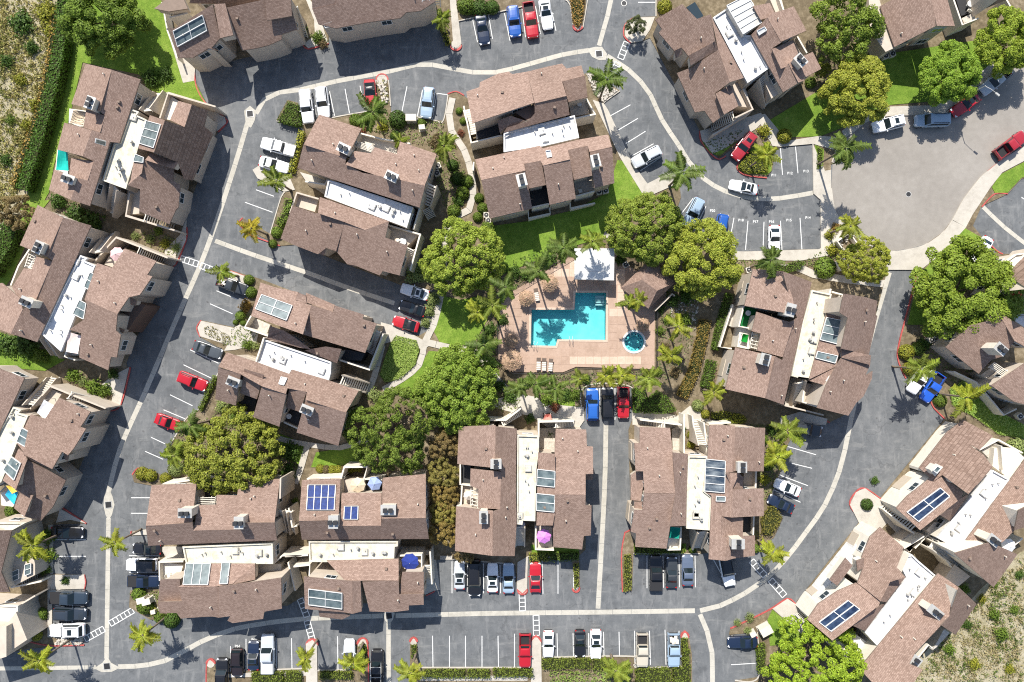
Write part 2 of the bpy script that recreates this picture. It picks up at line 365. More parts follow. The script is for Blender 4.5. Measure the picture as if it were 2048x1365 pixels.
SOILS = {
 'left': '-160,-160 318,-160 322,0 355,100 390,160 412,207 450,235 452,247 435,265 426,280 372,425 372,480 350,530 328,540 320,558 252,727 258,745 240,812 210,823 122,1015 172,1047 104,1050 104,1148 168,1150 168,1178 104,1180 100,1275 168,1290 57,1298 48,1300 -160,1345',
 'top': '317,-160 321,0 354,100 389,138 606,90 616,97 657,86 657,72 868,30 874,44 890,80 905,98 920,92 917,42 1060,10 1060,-160',
 'upper_right': '1312,-160 1312,33 1265,35 1248,50 1248,72 1262,86 1285,82 1300,76 1400,262 1402,282 1438,317 1472,292 1490,262 1512,268 1480,325 1474,335 1490,350 1533,355 1545,340 1548,297 1630,288 1664,330 1680,285 1709,263 1736,243 1769,233 1823,230 1886,227 1906,213 1936,193 2003,133 2110,60 2160,-160',
 'centre': '604,258 601,250 672,234 740,222 752,160 762,152 776,158 781,212 782,224 865,240 886,242 896,190 912,184 928,192 945,205 1160,155 1171,147 1190,148 1240,182 1207,207 1215,220 1262,320 1294,368 1337,346 1357,352 1362,395 1350,430 1370,458 1440,490 1470,504 1642,498 1641,400 1628,388 1626,288 1662,300 1662,377 1670,420 1690,455 1720,480 1775,500 1775,540 1752,630 1722,720 1690,830 1650,850 1600,850 1575,890 1562,945 1545,985 1538,1008 1566,1037 1548,1076 1512,1098 1400,1108 1267,1108 1264,1183 1246,1185 1243,1110 1250,1066 1262,1060 1257,860 1265,838 1263,775 1168,775 1168,840 1157,858 1173,866 1171,1100 1158,1112 1160,1178 1150,1183 1144,1115 1056,1113 1054,1178 1045,1187 1034,1178 1030,1128 905,1118 873,1120 870,1180 850,1192 845,1203 650,1210 612,1190 575,1212 345,1210 350,1245 300,1240 258,1215 260,1182 300,1178 318,1178 318,1070 262,1072 262,1063 300,1058 318,1050 318,975 268,965 264,950 275,937 290,938 335,955 345,880 372,838 395,822 437,745 448,702 400,674 393,655 402,641 468,655 497,590 440,545 445,536 520,558 755,648 838,672 858,660 872,600 875,582 805,572 590,490 560,492 485,455 478,442 485,436 540,468 562,395 570,385 515,357 508,343 520,330 578,352 596,300',
 'hedge_island': '553,240 575,200 596,206 604,257',
 'flower_island': '1135,-160 1140,10 1146,50 1155,61 1165,55 1172,20 1175,-160',
 'bottom_left': '412,1520 413,1330 420,1320 430,1328 432,1347 500,1342 604,1338 612,1288 625,1280 634,1290 635,1342 705,1340 714,1290 724,1277 735,1290 737,1520',
 'bottom': '822,1520 820,1345 820,1285 827,1275 834,1285 838,1336 1055,1336 1062,1285 1072,1272 1082,1285 1084,1316 1268,1314 1270,1335 1364,1334 1362,1275 1370,1263 1378,1275 1384,1310 1386,1520',
 'right': '1835,540 1820,605 1800,685 1796,722 1812,757 1830,745 1855,735 1893,758 1862,803 1868,815 1890,838 1760,997 1748,985 1730,977 1712,985 1700,1010 1722,1040 1717,1047 1590,1209 1575,1198 1536,1222 1461,1257 1458,1270 1515,1265 1517,1355 1470,1362 1470,1520 2200,1520 2200,508 2006,508 1996,502 1985,512 1950,508 1966,476 1946,452 1963,413 2016,388 2043,358 2200,330 2200,255 2110,255 2003,320 1963,353 1929,397 1905,440 1886,465 1853,488 1838,498',
}
for k, s in SOILS.items():
    if k == 'centre':
        o = ring_hole('planting_bed', [P(x, y, .1) for x, y in pts(s)], HOLES, 0.097, .2, M['soil']); o['kind'] = 'structure'
    else: raised('planting_bed', s, 0.09, M['soil'])
raised('dry_hillside', '-160,-160 150,-160 140,70 110,200 85,330 60,400 20,470 -20,560 -160,620', 0.125, M['scrubland'])
raised('dry_hillside', '2200,1060 2040,1105 1960,1180 1880,1270 1830,1330 1790,1400 1790,1520 2200,1520', 0.125, M['scrubland'])
LAWNS = ['792,672 832,682 838,700 830,730 800,758 770,765 760,750 768,722 780,690', '1900,780 1930,760 1960,800 2010,830 2048,850 2060,880 2000,870 1950,835 1905,810', '126,-60 318,-60 322,0 355,100 388,160 414,210 400,215 300,180 280,150 165,125 135,250 108,330 98,385 75,425 40,420 64,370 105,260 138,130',
 '62,405 100,400 80,425 20,560 -10,600 -10,530', '-60,640 60,690 130,720 90,742 -60,730',
 '1540,240 1640,180 1745,100 1760,110 1860,95 1960,80 2000,115 1940,165 1900,200 1769,211 1700,250 1640,273 1560,275',
 '1405,285 1440,272 1490,255 1475,282 1440,312 1420,306', '1480,333 1505,296 1545,292 1543,342 1534,350 1492,346',
 '2110,292 2000,350 1984,375 1990,386 2015,386 2043,356 2110,333', '1922,452 1902,482 1945,507 1964,476', '1882,508 1842,545 1824,610 1815,650 1900,650 1960,520',
 '965,455 1060,442 1150,420 1215,385 1235,320 1255,325 1275,372 1290,395 1225,430 1205,475 1150,492 1070,522 1000,552 985,520',
 '1010,820 1060,850', '885,592 920,600 962,592 975,640 945,692 880,686 866,660', '858,702 940,709 980,765 1000,800 940,822 800,792 790,775 838,735',
 '560,868 610,888 598,930 560,905', '632,905 720,893 728,925 700,935 622,935', '1535,1240 1545,1220 1622,1285 1540,1292', '1630,290 1648,300 1646,338 1634,340',
 '1062,1090 1158,1090 1158,1110 1064,1110', '1268,1088 1372,1088 1372,1104 1268,1104', '1060,800 1150,800 1150,825 1060,825']
for s in LAWNS:
    if len(s.split()) > 3: raised('lawn', s, 0.155, M['grass'])
def strip_pts(line, w):
    """left and right edge points of a band w pixels wide along a pixel polyline"""
    L = []; R = []
    for i, p in enumerate(line):
        a = Vector(line[max(i-1,0)]); b = Vector(line[min(i+1,len(line)-1)]); d = (b-a).normalized(); n = Vector((-d.y, d.x))
        if 0 < i < len(line)-1:
            d0 = (Vector(p)-a).normalized(); k = max(0.6, abs(n.dot(Vector((-d0.y, d0.x)))))
        else: k = 1
        L.append(Vector(p)+n*(w/2/k)); R.append(Vector(p)-n*(w/2/k))
    return L, R
def smooth_line(line, step):
    """Catmull-Rom through the points, resampled about every step pixels"""
    q = [Vector(p) for p in line]; out = []
    for i in range(len(q)-1):
        p0 = q[max(i-1,0)]; p1 = q[i]; p2 = q[i+1]; p3 = q[min(i+2,len(q)-1)]
        n = max(1, round((p2-p1).length/step))
        for k in range(n):
            t = k/n; out.append(0.5*((2*p1)+(p2-p0)*t+(2*p0-5*p1+4*p2-p3)*t*t+(3*p1-p0-3*p2+p3)*t**3))
    out.append(q[-1]); return out
def slab_strip(name, s, w, step, z, depth, mat, gap=0.5):
    """a paved band made of separate slabs with open joints"""
    line = smooth_line(pts(s), step); L, R = strip_pts(line, w)
    c = P(*line[len(line)//2], z); c.z = 0
    root = thing(name, None, None, c); root['kind'] = 'structure'
    for i in range(len(line)-1):
        d = (line[i+1]-line[i]); g_ = d.normalized()*(gap/2)
        q = [L[i]+g_, L[i+1]-g_, R[i+1]-g_, R[i]+g_]; zz = z + random.uniform(0, 0.0006)
        q = ccw([P(v.x, v.y, zz) for v in q])
        MB().prism(q, [Vector((v.x, v.y, z-depth)) for v in q]).build('slab', mat, root)
    return root
# valley gutters of pale concrete let into the asphalt
for k, (s, w) in enumerate([('512,228 528,200 559,185 600,180 672,163 779,143 832,130 865,130 945,145 992,145 1060,128 1124,110 1178,101', 9),
    ('1214,112 1257,140 1281,163 1301,190 1324,240 1357,290 1377,323 1407,357 1451,383 1507,397 1560,397 1626,386', 9),
    ('1198,92 1207,60 1222,0 1226,-80', 9), ('495,246 470,330 433,443 400,532 360,622 320,715 290,785 240,898 217,985', 9.5), ('217,1036 215,1180 213,1318', 9),
    ('430,482 512,512 612,545 699,577 789,607', 9), ('236,1334 270,1333 330,1322 400,1285 470,1258 560,1243 610,1238 766,1232', 9.5), ('791,1232 870,1230 1000,1227 1190,1225 1390,1222', 9.5),
    ('1400,1222 1440,1212 1490,1187 1530,1160 1570,1120 1612,1065 1650,1010 1678,945 1690,900 1703,835 1735,700 1757,620 1779,545', 9.5),
    ('192,1335 60,1337 -90,1338', 8), ('777,1246 777,1480', 9), ('1212,842 1209,980 1196,1218', 9.5), ('1400,1229 1414,1262 1424,1305 1425,1480', 9.5), ('1964,412 2009,455 2080,510', 8)]):
    slab_strip('valley_gutter', s, w, 34, 0.010+0.0007*k, 0.05, M['gutter'])
def pad(s, z): sheet('drain_apron', pts(s), z, M['gutter'], depth=0.05)
pad('488,222 500,212 512,222 510,240 502,256 492,250', 0.030); pad('1174,98 1190,94 1204,94 1214,108 1212,120 1198,121 1184,114', 0.031)
pad('217,975 208,995 207,1012 211,1030 217,1042 224,1030 229,1010 225,993', 0.032); pad('188,1337 205,1326 214,1312 222,1326 240,1336 224,1344 204,1345', 0.033); pad('766,1227 777,1222 790,1226 786,1240 777,1250 770,1241', 0.034)
GR = []
for i, (x, y, wh) in enumerate([(500,228,'on the gutter bend at the upper left of the drive'), (1198,108,'where three pale gutters meet beside the ladder crossing'), (217,1010,'in the diamond shaped concrete apron of the left drive'), (214,1333,'at the gutter junction near the bottom left palm shadow'), (778,1232,'where the gutter spur starts near the bottom')]):
    r = thing('storm_drain', 'square dark storm drain grate ' + wh, 'drain', P(x, y, 0.036), 0.1, 'storm drains in the gutters')
    f = MB(); 
    for a, b_, c, d in ((0,.5,1.1,.1),(0,-.5,1.1,.1),(.5,0,.1,.9),(-.5,0,.1,.9)): f.box((a, b_, .012), (c, d, .03))
    new_obj('frame', f.mesh('drain_frame', M['metal']), r)
    for j in range(7): new_obj('bar', MB().box((-.36+j*.12, 0, .012), (.05, .9, .02)).mesh('drain_bar', M['dark']), r)
    new_obj('pit_shade_plate', MB().box((0,0,.002), (.98,.98,.004)).mesh('drain_shade_plate', M['dark']), r)  # flat plate, its dark colour stands in for the shade of the hollow
# concrete paths and pavements
def conc(s, z=0.175, name='sidewalk'): return raised(name, s, z, M['concrete'])
for s in ['895,-60 912,-60 912,0 923,88 915,96 907,96', '616,97 657,86 652,74 636,20 620,0 612,0 628,40 630,70 608,88', '355,100 390,138 388,162 366,166 340,80 322,5 330,5',
  '1250,50 1266,36 1310,34 1300,60 1285,82 1262,86 1250,72', '1400,262 1404,280 1425,308 1452,296 1512,258 1530,240 1522,226 1445,250', '1512,232 1530,228 1575,282 1640,272 1690,276 1668,300 1626,288 1560,294 1545,292',
  '1626,288 1650,342 1662,340 1662,377 1670,420 1690,455 1664,500 1642,500 1641,400 1628,388', '1753,497 1786,503 1819,500 1853,489 1886,466 1905,441 1932,455 1905,485 1880,510 1842,540 1775,540 1768,512',
  '372,440 360,470 330,500 326,538 350,530 372,480', '258,735 240,812 218,822 226,790 200,772 225,752', '120,1018 172,1047 140,1040 112,1046',
  '408,214 450,235 452,247 435,262 424,258 430,242 395,222 320,190 325,182', '1172,148 1190,148 1196,160 1180,160', '1207,207 1216,221 1262,320 1294,368 1337,346 1357,352 1345,372 1300,392 1285,388 1240,315 1195,220 1185,200',
  '1440,490 1470,504 1664,498 1664,510 1600,522 1470,520 1420,500', '1560,530 1600,528 1630,542 1690,552 1740,566 1770,560 1765,575 1700,568 1625,556 1600,545', '904,1120 880,1120 880,1112 904,1112',
  '395,656 402,642 465,656 497,668 490,690 455,690 400,673', '468,655 500,640 520,650 512,690 470,700 448,702 455,690', '104,1050 104,1148 100,1148 96,1050', '95,1150 168,1150 170,1165 168,1178 95,1180', '95,1180 104,1180 104,1275 95,1275', '1035,1125 1056,1113 1054,1178 1045,1187 1034,1178',
  '265,1064 300,1058 300,1070 265,1071', '612,1288 625,1280 634,1290 635,1400 612,1400', '1062,1285 1072,1272 1082,1285 1084,1400 1062,1400', '432,1350 500,1346 604,1342 612,1345 612,1352 432,1356', '838,1352 1055,1352 1055,1362 838,1362',
  '1040,788 1075,795 1085,808 1168,815 1168,842 1157,858 1100,858 1060,832 1012,822 980,812 985,800', '1265,812 1355,832 1380,812 1400,820 1424,850 1415,862 1265,850', '1712,985 1730,977 1762,1000 1785,1035 1760,1062 1718,1046 1700,1010', '1575,1198 1592,1209 1622,1260 1605,1270 1545,1218', '1740,1010 1762,1000 1800,1050 1830,1080 1815,1090',
  '880,1180 868,1182 850,1190 846,1175 862,1120 872,1120', '1560,836 1600,824 1655,838 1652,850 1600,852 1560,848', '1895,200 1940,170 1945,160 1998,112 2003,133 1936,193 1906,213 1886,227 1823,230 1823,212 1870,211', '1823,212 1823,230 1769,233 1736,243 1709,263 1690,276 1684,262 1720,236 1769,214',
  '1905,440 1929,397 1963,353 2003,320 2110,255 2110,290 2005,345 1982,374 1945,430 1932,455', '505,340 520,330 578,352 590,380 568,384 515,357', '762,645 800,655 838,676 862,690 845,700 800,680 758,690', '1186,430 1210,425 1225,470 1208,480', '440,545 446,537 500,556 497,575']:
    conc(s)
for s, w, st in [('905,196 898,228 903,262 928,300 943,348 946,390 938,420 906,436 892,462', 13, 26), ('890,470 884,575 867,650 850,684', 13, 28), ('850,684 900,696 950,705 985,748 1012,780 1040,792', 13, 28), ('848,692 838,730 805,758 766,780', 12, 26), ('765,690 748,755 735,790', 12, 26),
  ('540,872 575,882 620,890 680,896 735,880', 10, 26), ('614,892 602,935 590,968', 12, 24), ('1672,268 1720,225 1769,205', 1, 60)]:
    if w > 2: slab_strip('footpath', s, w, st, 0.212, 0.12, M['concrete'], 0.6)
slab_strip('dirt_path', '1436,640 1415,720 1390,790', 14, 200, 0.16, 0.1, M['soil'], 0)
# kerbs, some painted red
def kerb(name, s, mat, w=2.2, z=0.165):
    GZ[0] += 1
    line = smooth_line(pts(s), 6); L, R = strip_pts(line, w); zz = z+(GZ[0] % 11)*0.0011; mb = MB()
    for i in range(len(line)-1):
        q = ccw([P(v.x, v.y, zz) for v in (L[i], L[i+1], R[i+1], R[i])]); mb.prism(q, [Vector((v.x, v.y, -0.02)) for v in q])
    o = mb.build(name, mat); o['kind'] = 'structure'; return o
RED = ['388,140 393,175 412,207 450,236 453,246 436,264', '606,91 617,98 657,87', '1266,36 1250,50 1248,72 1262,86', '1400,262 1402,282 1424,310 1439,319 1452,312', '1490,262 1478,325 1474,336 1490,350 1534,356', '903,96 912,100 921,94',
 '1146,50 1155,62 1166,55', '373,455 372,480 350,530 326,541', '259,735 258,746 240,812 216,823', '124,1016 172,1048', '168,1150 171,1165 168,1179', '57,1284 100,1292 168,1291', '400,674 393,656 402,641', '485,456 477,446 485,436', '445,536 498,556', '1836,540 1820,605 1798,690 1797,722 1812,757', '1862,803 1868,816 1890,838',
 '1762,998 1730,977 1712,985 1700,1010 1722,1041', '1592,1209 1575,1198 1536,1222 1461,1258', '1250,1065 1243,1110 1245,1184', '1262,1060 1250,1066', '1963,355 2003,322 2060,288', '1964,414 1990,388 2016,388', '895,188 912,183 928,191', '264,950 275,937 292,940', '612,1290 625,1280 634,1290', '714,1290 724,1277 735,1290 737,1365', '820,1285 827,1275 834,1285', '1062,1286 1072,1272 1082,1286', '1362,1276 1370,1263 1378,1276', '412,1365 413,1330 420,1319 430,1328', '1034,1178 1045,1188 1054,1178', '1145,1178 1152,1184 1160,1176', '852,1192 868,1184 871,1178', '261,1072 262,1063', '1970,478 1994,502 2006,508', '560,492 500,470 485,456', '1660,846 1648,840']
for s in RED: kerb('red_kerb', s, M['redpaint'])
for s in ['1663,377 1670,420 1690,455 1720,480 1753,496 1786,503 1819,499 1853,489 1886,466 1905,441 1929,398 1963,354', '1664,325 1680,285 1709,263 1736,243 1769,233 1823,230 1886,227 1906,213 1936,193 2003,133 2050,100', '601,250 672,234 740,222', '782,224 865,240 886,242 896,190', '1294,368 1262,320 1215,220 1207,207 1240,182', '752,222 752,160 762,152 776,158 781,212', '553,242 604,258 596,300 580,352', '497,590 468,655', '437,745 395,822', '345,882 372,838 395,822', '1168,842 1168,775 1263,775 1265,838', '635,1342 705,1340', '838,1336 1055,1336', '1084,1316 1268,1314 1270,1335 1364,1334', '500,1342 604,1338', '1515,1265 1517,1355 1470,1362', '1626,288 1628,388', '1641,400 1642,498 1470,504', '917,42 1060,10', '570,385 562,395 540,468', '1131,0 1140,10 1146,50', '1166,55 1172,20 1175,0', '318,975 318,1070 318,1178', '1562,945 1545,985', '1312,-40 1312,33', '905,1119 1030,1129', '1056,1114 1145,1116', '1267,1108 1400,1108', '104,1050 104,1148']:
    kerb('kerb', s, M['concrete'], 2.0)

# rounded red ends of the parking islands
for x, y, r, a0 in [(421,1328,9,180),(624,1291,12,180),(725,1288,11,180),(827,1284,8,180),(1072,1284,10,180),(1370,1273,8,180),(1045,1180,10,0),(1152,1178,7,0),(1155,52,9,0),(912,90,11,0),(764,160,12,180)]:
    arc = [(x+r*math.cos(math.radians(a0+t)), y+r*math.sin(math.radians(a0+t))) for t in range(0, 181, 20)]
    raised('kerb_end', [(x+(r-1)*math.cos(math.radians(t)), y+(r-1)*math.sin(math.radians(t))) for t in range(0, 360, 24)], .13, M['concrete'])
    kerb('red_kerb', ' '.join(f'{a:.1f},{b:.1f}' for a, b in arc), M['redpaint'], 2.4, .182)
# painted bay lines
LINES = '945,38 955,85|977,30 985,78|1009,27 1020,82|1044,17 1051,75|1071,13 1081,68|1104,25 1112,62|625,190 632,230|659,183 669,232|690,178 699,227|720,172 729,217|814,173 804,223|845,180 835,232|874,187 865,238|874,187 895,190|1261,210 1219,233|1276,237 1234,262|1291,263 1251,288|1307,288 1264,312|1321,315 1281,342|1591,293 1596,347|1561,297 1565,350|1386,397 1359,433|1412,413 1397,443|1441,427 1425,462|1468,436 1458,490|1496,442 1491,500|1528,444 1526,500|1561,442 1564,500|1600,436 1604,500|490,405 545,425|512,380 548,393|433,582 477,600|420,608 465,628|380,700 437,727|367,730 423,757|353,760 408,785|340,790 385,812|327,820 370,838|302,875 330,888|290,903 326,919|262,996 316,996|262,1027 316,1027|110,1080 172,1080|110,1113 172,1113|110,1212 168,1212|258,1112 316,1112|258,1145 316,1145|461,1293 461,1345|492,1278 492,1340|552,1277 553,1337|583,1277 584,1337|675,1273 676,1340|865,1272 866,1336|899,1272 899,1336|931,1272 931,1336|964,1272 964,1336|996,1272 997,1336|1029,1268 1029,1334|1114,1267 1115,1315|1146,1267 1147,1315|1177,1267 1178,1315|1207,1264 1208,1315|1238,1264 1239,1314|1269,1262 1270,1333|1299,1262 1301,1330|1330,1260 1332,1330|1358,1262 1359,1330|904,1123 904,1187|935,1128 936,1185|967,1127 967,1187|1000,1130 1001,1187|1084,1120 1086,1188|1116,1118 1116,1188|1147,1120 1147,1183|1294,1112 1294,1177|1326,1112 1327,1176|1358,1112 1359,1175|1390,1112 1391,1175|1427,1120 1453,1167|1574,893 1632,910|1583,927 1624,937|1558,950 1616,972|1543,978 1601,1005|1462,1330 1511,1327|1199,777 1199,840|1230,777 1230,840|1199,-5 1199,-30|1276,5 1312,5|2043,395 2080,420'
def mark(name, segs, w, z):
    for a, b_ in segs:
        a = P(*a, z); b_ = P(*b_, z); d = (b_-a).normalized(); n = Vector((-d.y, d.x, 0))*(w/2)
        q = ccw([a-n, b_-n, b_+n, a+n]); o = MB().add(q, [(0,1,2,3)]).build(name, M['whitepaint'], ROAD)
mark('bay_line', [tuple(pts(s)) for s in LINES.split('|')], 0.12, 0.006)
for a, b_, n, w in [((1254,85),(1241,118),4,.95), ((1236,126),(1227,144),3,.95), ((361,517),(396,529),4,.9), ((401,531),(426,541),3,.9), ((170,1279),(208,1258),5,.9), ((220,1248),(266,1221),6,.9), ((600,1198),(614,1234),4,.9), ((614,1242),(625,1281),5,.9), ((1044,1188),(1045,1222),4,.9), ((1072,1231),(1073,1271),4,.9), ((1503,1122),(1530,1152),4,.9), ((1541,1160),(1569,1192),4,.9)]:
    a3 = P(*a, 0); b3 = P(*b_, 0); d = (b3-a3).normalized(); nn = Vector((-d.y, d.x, 0))*(w/2); mb = MB()
    def q(p0, p1, ww, z):
        dd = (p1-p0).normalized(); m_ = Vector((-dd.y, dd.x, 0))*(ww/2); r = [p0-m_, p1-m_, p1+m_, p0+m_]
        for v in r: v.z = z
        mb.add(ccw(r), [(0,1,2,3)])
    q(a3+nn, b3+nn, .13, .017); q(a3-nn, b3-nn, .13, .017)
    for i in range(n+1): c = a3.lerp(b3, i/n); q(c-nn*1.0, c+nn*1.0, .13, .0185)
    o = mb.build('crosswalk', M['whitepaint'], ROAD)
def stencil(txt, x, y, size=0.62, z=0.0075):
    cu = bpy.data.curves.new('t', 'FONT'); cu.body = txt; cu.size = size; cu.align_x = 'CENTER'; cu.align_y = 'CENTER'; cu.offset = 0.012
    o = bpy.data.objects.new('t', cu); dg = bpy.context.evaluated_depsgraph_get(); COL.objects.link(o); dg.update()
    me = bpy.data.meshes.new_from_object(o.evaluated_get(bpy.context.evaluated_depsgraph_get())); COL.objects.unlink(o); bpy.data.objects.remove(o)
    me.materials.clear(); me.materials.append(M['whitepaint']); t = new_obj('bay_number', me, ROAD); t.location = P(x, y, z)
for t, x, y in [('P20',1425,422),('P19',1453,433),('P18',1482,441),('P17',1511,444),('P16',1543,444),('P15',1578,441),('P14',1616,436),('P11',1548,351),('P12',1580,347),('P13',1612,343),('P64',475,1293),('P63',508,1280),('P56',1183,837)]: stencil(t, x, y, 0.55)
# manhole covers
for x, y, wh in [(1817,389,'dark round manhole cover in the middle of the grey cul-de-sac'), (1248,7,'pale round manhole cover on the drive by the top edge')]:
    r = thing('manhole_cover', wh, 'manhole', P(x, y, 0.006)); new_obj('lid', MB().tube([(0,0,0),(0,0,.012)], [.36,.36], 20).mesh('lid', M['dark']), r); new_obj('rim', MB().tube([(0,0,0),(0,0,.008)], [.45,.45], 20).mesh('rim', M['metal']), r)
# ---------------------------------------------------------------- buildings
def clean(p, e=0.05):
    out = []
    for v in p:
        if not out or (Vector(v[:2])-Vector(out[-1][:2])).length > e: out.append(v)
    return out
class Bld:
    def __init__(s, label, frame, axis, name='condo_building', cat='building', group='brown roofed condominium buildings', wall='stucco', centre=None, jetty=False):
        s.jetty = jetty
        s.ox, s.oy, s.sc = frame; s.wallmat = M[wall]; s.foot = []; s.walls = MB(); s.edges = []; s.main = None; s.lastp = None
        c = s.px(*centre) if centre else (1024, 682)
        s.root = thing(name, label, cat, P(c[0], c[1], 0.0), 0, group)
        a = P(*s.px(0, 0)); b = P(*s.px(axis[0]*100, axis[1]*100)); s.u = (b-a).normalized(); s.v = Vector((-s.u.y, s.u.x, 0)); s.rnd = random.Random(label)
    def px(s, x, y): return (s.ox + x/s.sc, s.oy + y/s.sc)
    def w(s, x, y, z): return P(*s.px(x, y), z)
    def hit(s, x, y, pl):
        """point of plane pl = (point, normal) seen at pixel x,y"""
        o = Vector((0,0,H)); d = s.w(x, y, 0)-o; t = (pl[0]-o).dot(pl[1])/d.dot(pl[1]); return o + d*t
    def plane(s, r, e, perp=False):
        r = tuple(float(q) for q in r.split(',')); e = tuple(float(q) for q in e.split(','))
        rp = s.w(*r) if len(r) == 3 else s.hit(r[0], r[1], s.main)
        ep = s.w(*e); ax = s.v if perp else s.u
        n = ax.cross(ep-rp).normalized()
        if n.z < 0: n = -n
        return (rp, n, ax)
    def slab(s, top, th=0.2, overhang=0.35, walls=True, mat=None, ax=None, name='roof'):
        ax = ax or s.u; n = (top[1]-top[0]).cross(top[2]-top[0]); 
        if area2(top) < 0: top = top[::-1]
        mb = MB(); mb.prism(top, [v-Vector((0,0,th)) for v in top])
        mt = mat or M['shingle']
        # downslope direction for the courses
        sl = Vector((-ax.y, ax.x, 0))
        uvf = lambda v: (v.dot(ax), v.dot(sl)*1.04)
        me = mb.mesh(name, [mt, M['trim']] if mat is None else [mt], s.root.location, uvf=uvf)
        if mat is None:
            mi = [0]+[1]*(len(me.polygons)-1); me.polygons.foreach_set('material_index', mi)
        o = new_obj(name, me, s.root)
        if walls:
            ins = inset(top, overhang); zs = [v.z-th-0.004 for v in top]
            # heights at the inset corners from the slab plane (Newell normal)
            nn = Vector((0,0,0)); k = len(top)
            for i in range(k):
                a = top[i]; b = top[(i+1)%k]; nn += Vector(((a.y-b.y)*(a.z+b.z), (a.z-b.z)*(a.x+b.x), (a.x-b.x)*(a.y+b.y)))
            c = sum(top, Vector())/k
            if abs(nn.z) < 1e-6: nn = Vector((0,0,1))
            tz = lambda p: c.z - ((p.x-c.x)*nn.x + (p.y-c.y)*nn.y)/nn.z - th - 0.006
            tp = [Vector((p.x, p.y, tz(p))) for p in ins]
            if area2(ins) > 0.5 and min(v.z for v in tp) > 0.3:
                lo = inset(ccw(ins), 1.9) if s.jetty and min(v.z for v in tp) > 4 else None
                if lo and area2(lo) > 4:
                    s.walls.prism(tp, [Vector((v.x, v.y, 2.7)) for v in tp]); s.walls.prism([Vector((v.x, v.y, 2.75)) for v in lo], [Vector((v.x, v.y, -0.02)) for v in lo])
                else: s.walls.prism(tp, [Vector((v.x, v.y, -0.02)) for v in tp])
                s.foot.append(ins)
                for i in range(k): s.edges.append((tp[i], tp[(i+1)%k]))
        return o
    def R(s, r, e, poly, perp=False, main=False, walls=True, vents=None):
        pl = s.plane(r, e, perp)
        if main: s.main = pl
        s.lastp = pl
        top = clean([s.hit(x, y, pl) for x, y in pts(poly)])
        o = s.slab(top, ax=pl[2], walls=walls)
        a = abs(area2(top)); n = vents if vents is not None else (2 if a > 40 else 1 if a > 14 else 0)
        for _ in range(n):
            for _try in range(20):
                x = s.rnd.uniform(min(v.x for v in top), max(v.x for v in top)); y = s.rnd.uniform(min(v.y for v in top), max(v.y for v in top))
                if inside((x, y), inset(ccw(top), 0.8)):
                    z = pl[0].z - ((x-pl[0].x)*pl[1].x + (y-pl[0].y)*pl[1].y)/pl[1].z
                    if s.rnd.random() < .6: MB().tube([(x,y,z-.1),(x,y,z+.45)], [.09,.09], 7).build('vent_pipe', M['beige_metal'], s.root)
                    else: MB().box((x,y,z+.12), (.42,.36,.34), s.rnd.uniform(-.3,.3), .8).build('roof_vent', M['trim'], s.root)
                    break
        return s
    def MN(s, r, e, poly, **k): return s.R(r, e, poly, main=True, **k)
    def Z(s, poly, walls=False, mat=None, th=0.2, perp=False, skirt=True):
        top = clean([s.w(*p) for p in pts(poly)]); s.slab(top, ax=s.v if perp else s.u, walls=walls, mat=mat, th=th)
        if not walls and skirt:
            t2 = ccw(top); i2 = inset(t2, .12); s.walls.prism([Vector((q.x, q.y, v.z-th-.01)) for q, v in zip(i2, t2)], [Vector((q.x, q.y, v.z-th-1.3)) for q, v in zip(i2, t2)])
        return s
    def F(s, poly, z, mat='cream', hatch=2, vents=8, name='flat_roof'):
        top = ccw(clean([s.w(x, y, z) for x, y in pts(poly)])); s.slab(top, 0.15, 0.0, True, M[mat], name=name)
        rim = MB(); ins = inset(top, 0.22); k = len(top)
        for i in range(k):
            j = (i+1) % k; q = [top[i], top[j], Vector((*ins[j], z)), Vector((*ins[i], z))]
            rim.prism([v+Vector((0,0,.28)) for v in q], [v+Vector((0,0,.004)) for v in q])
        rim.build('parapet', M[mat], s.root)
        inn = inset(top, 0.9)
        if area2(inn) > 1:
            for t in range(hatch+vents):
                for _try in range(30):
                    x = s.rnd.uniform(min(v.x for v in inn), max(v.x for v in inn)); y = s.rnd.uniform(min(v.y for v in inn), max(v.y for v in inn))
                    if inside((x, y), inn):
                        if t < hatch:
                            c = MB(); rz = math.atan2(s.u.y, s.u.x)
                            c.box((x, y, z+.14), (.95,.95,.28), rz); h = c.build('roof_hatch', M['metal'], s.root)
                            MB().box((x, y, z+.31), (.78,.78,.05), rz).build('lid', M[mat], h, s.root.location)
                        elif s.rnd.random() < .75: MB().tube([(x,y,z-.02),(x,y,z+.5)], [.085,.085], 7).build('vent_pipe', M['metal'], s.root)
                        else: MB().tube([(x,y,z-.02),(x,y,z+.3),(x,y,z+.32),(x,y,z+.6)], [.14,.14,.27,.16], 10).build('turbine_vent', M['metal'], s.root)
                        break
        return s
    def D(s, poly, z, mat='stucco_pale', name='deck'):
        top = ccw(clean([s.w(x, y, z) for x, y in pts(poly)])); MB().prism(top, [Vector((v.x, v.y, -0.02)) for v in top]).build(name, M[mat], s.root)
        s.foot.append([v.to_2d() for v in top]); return s
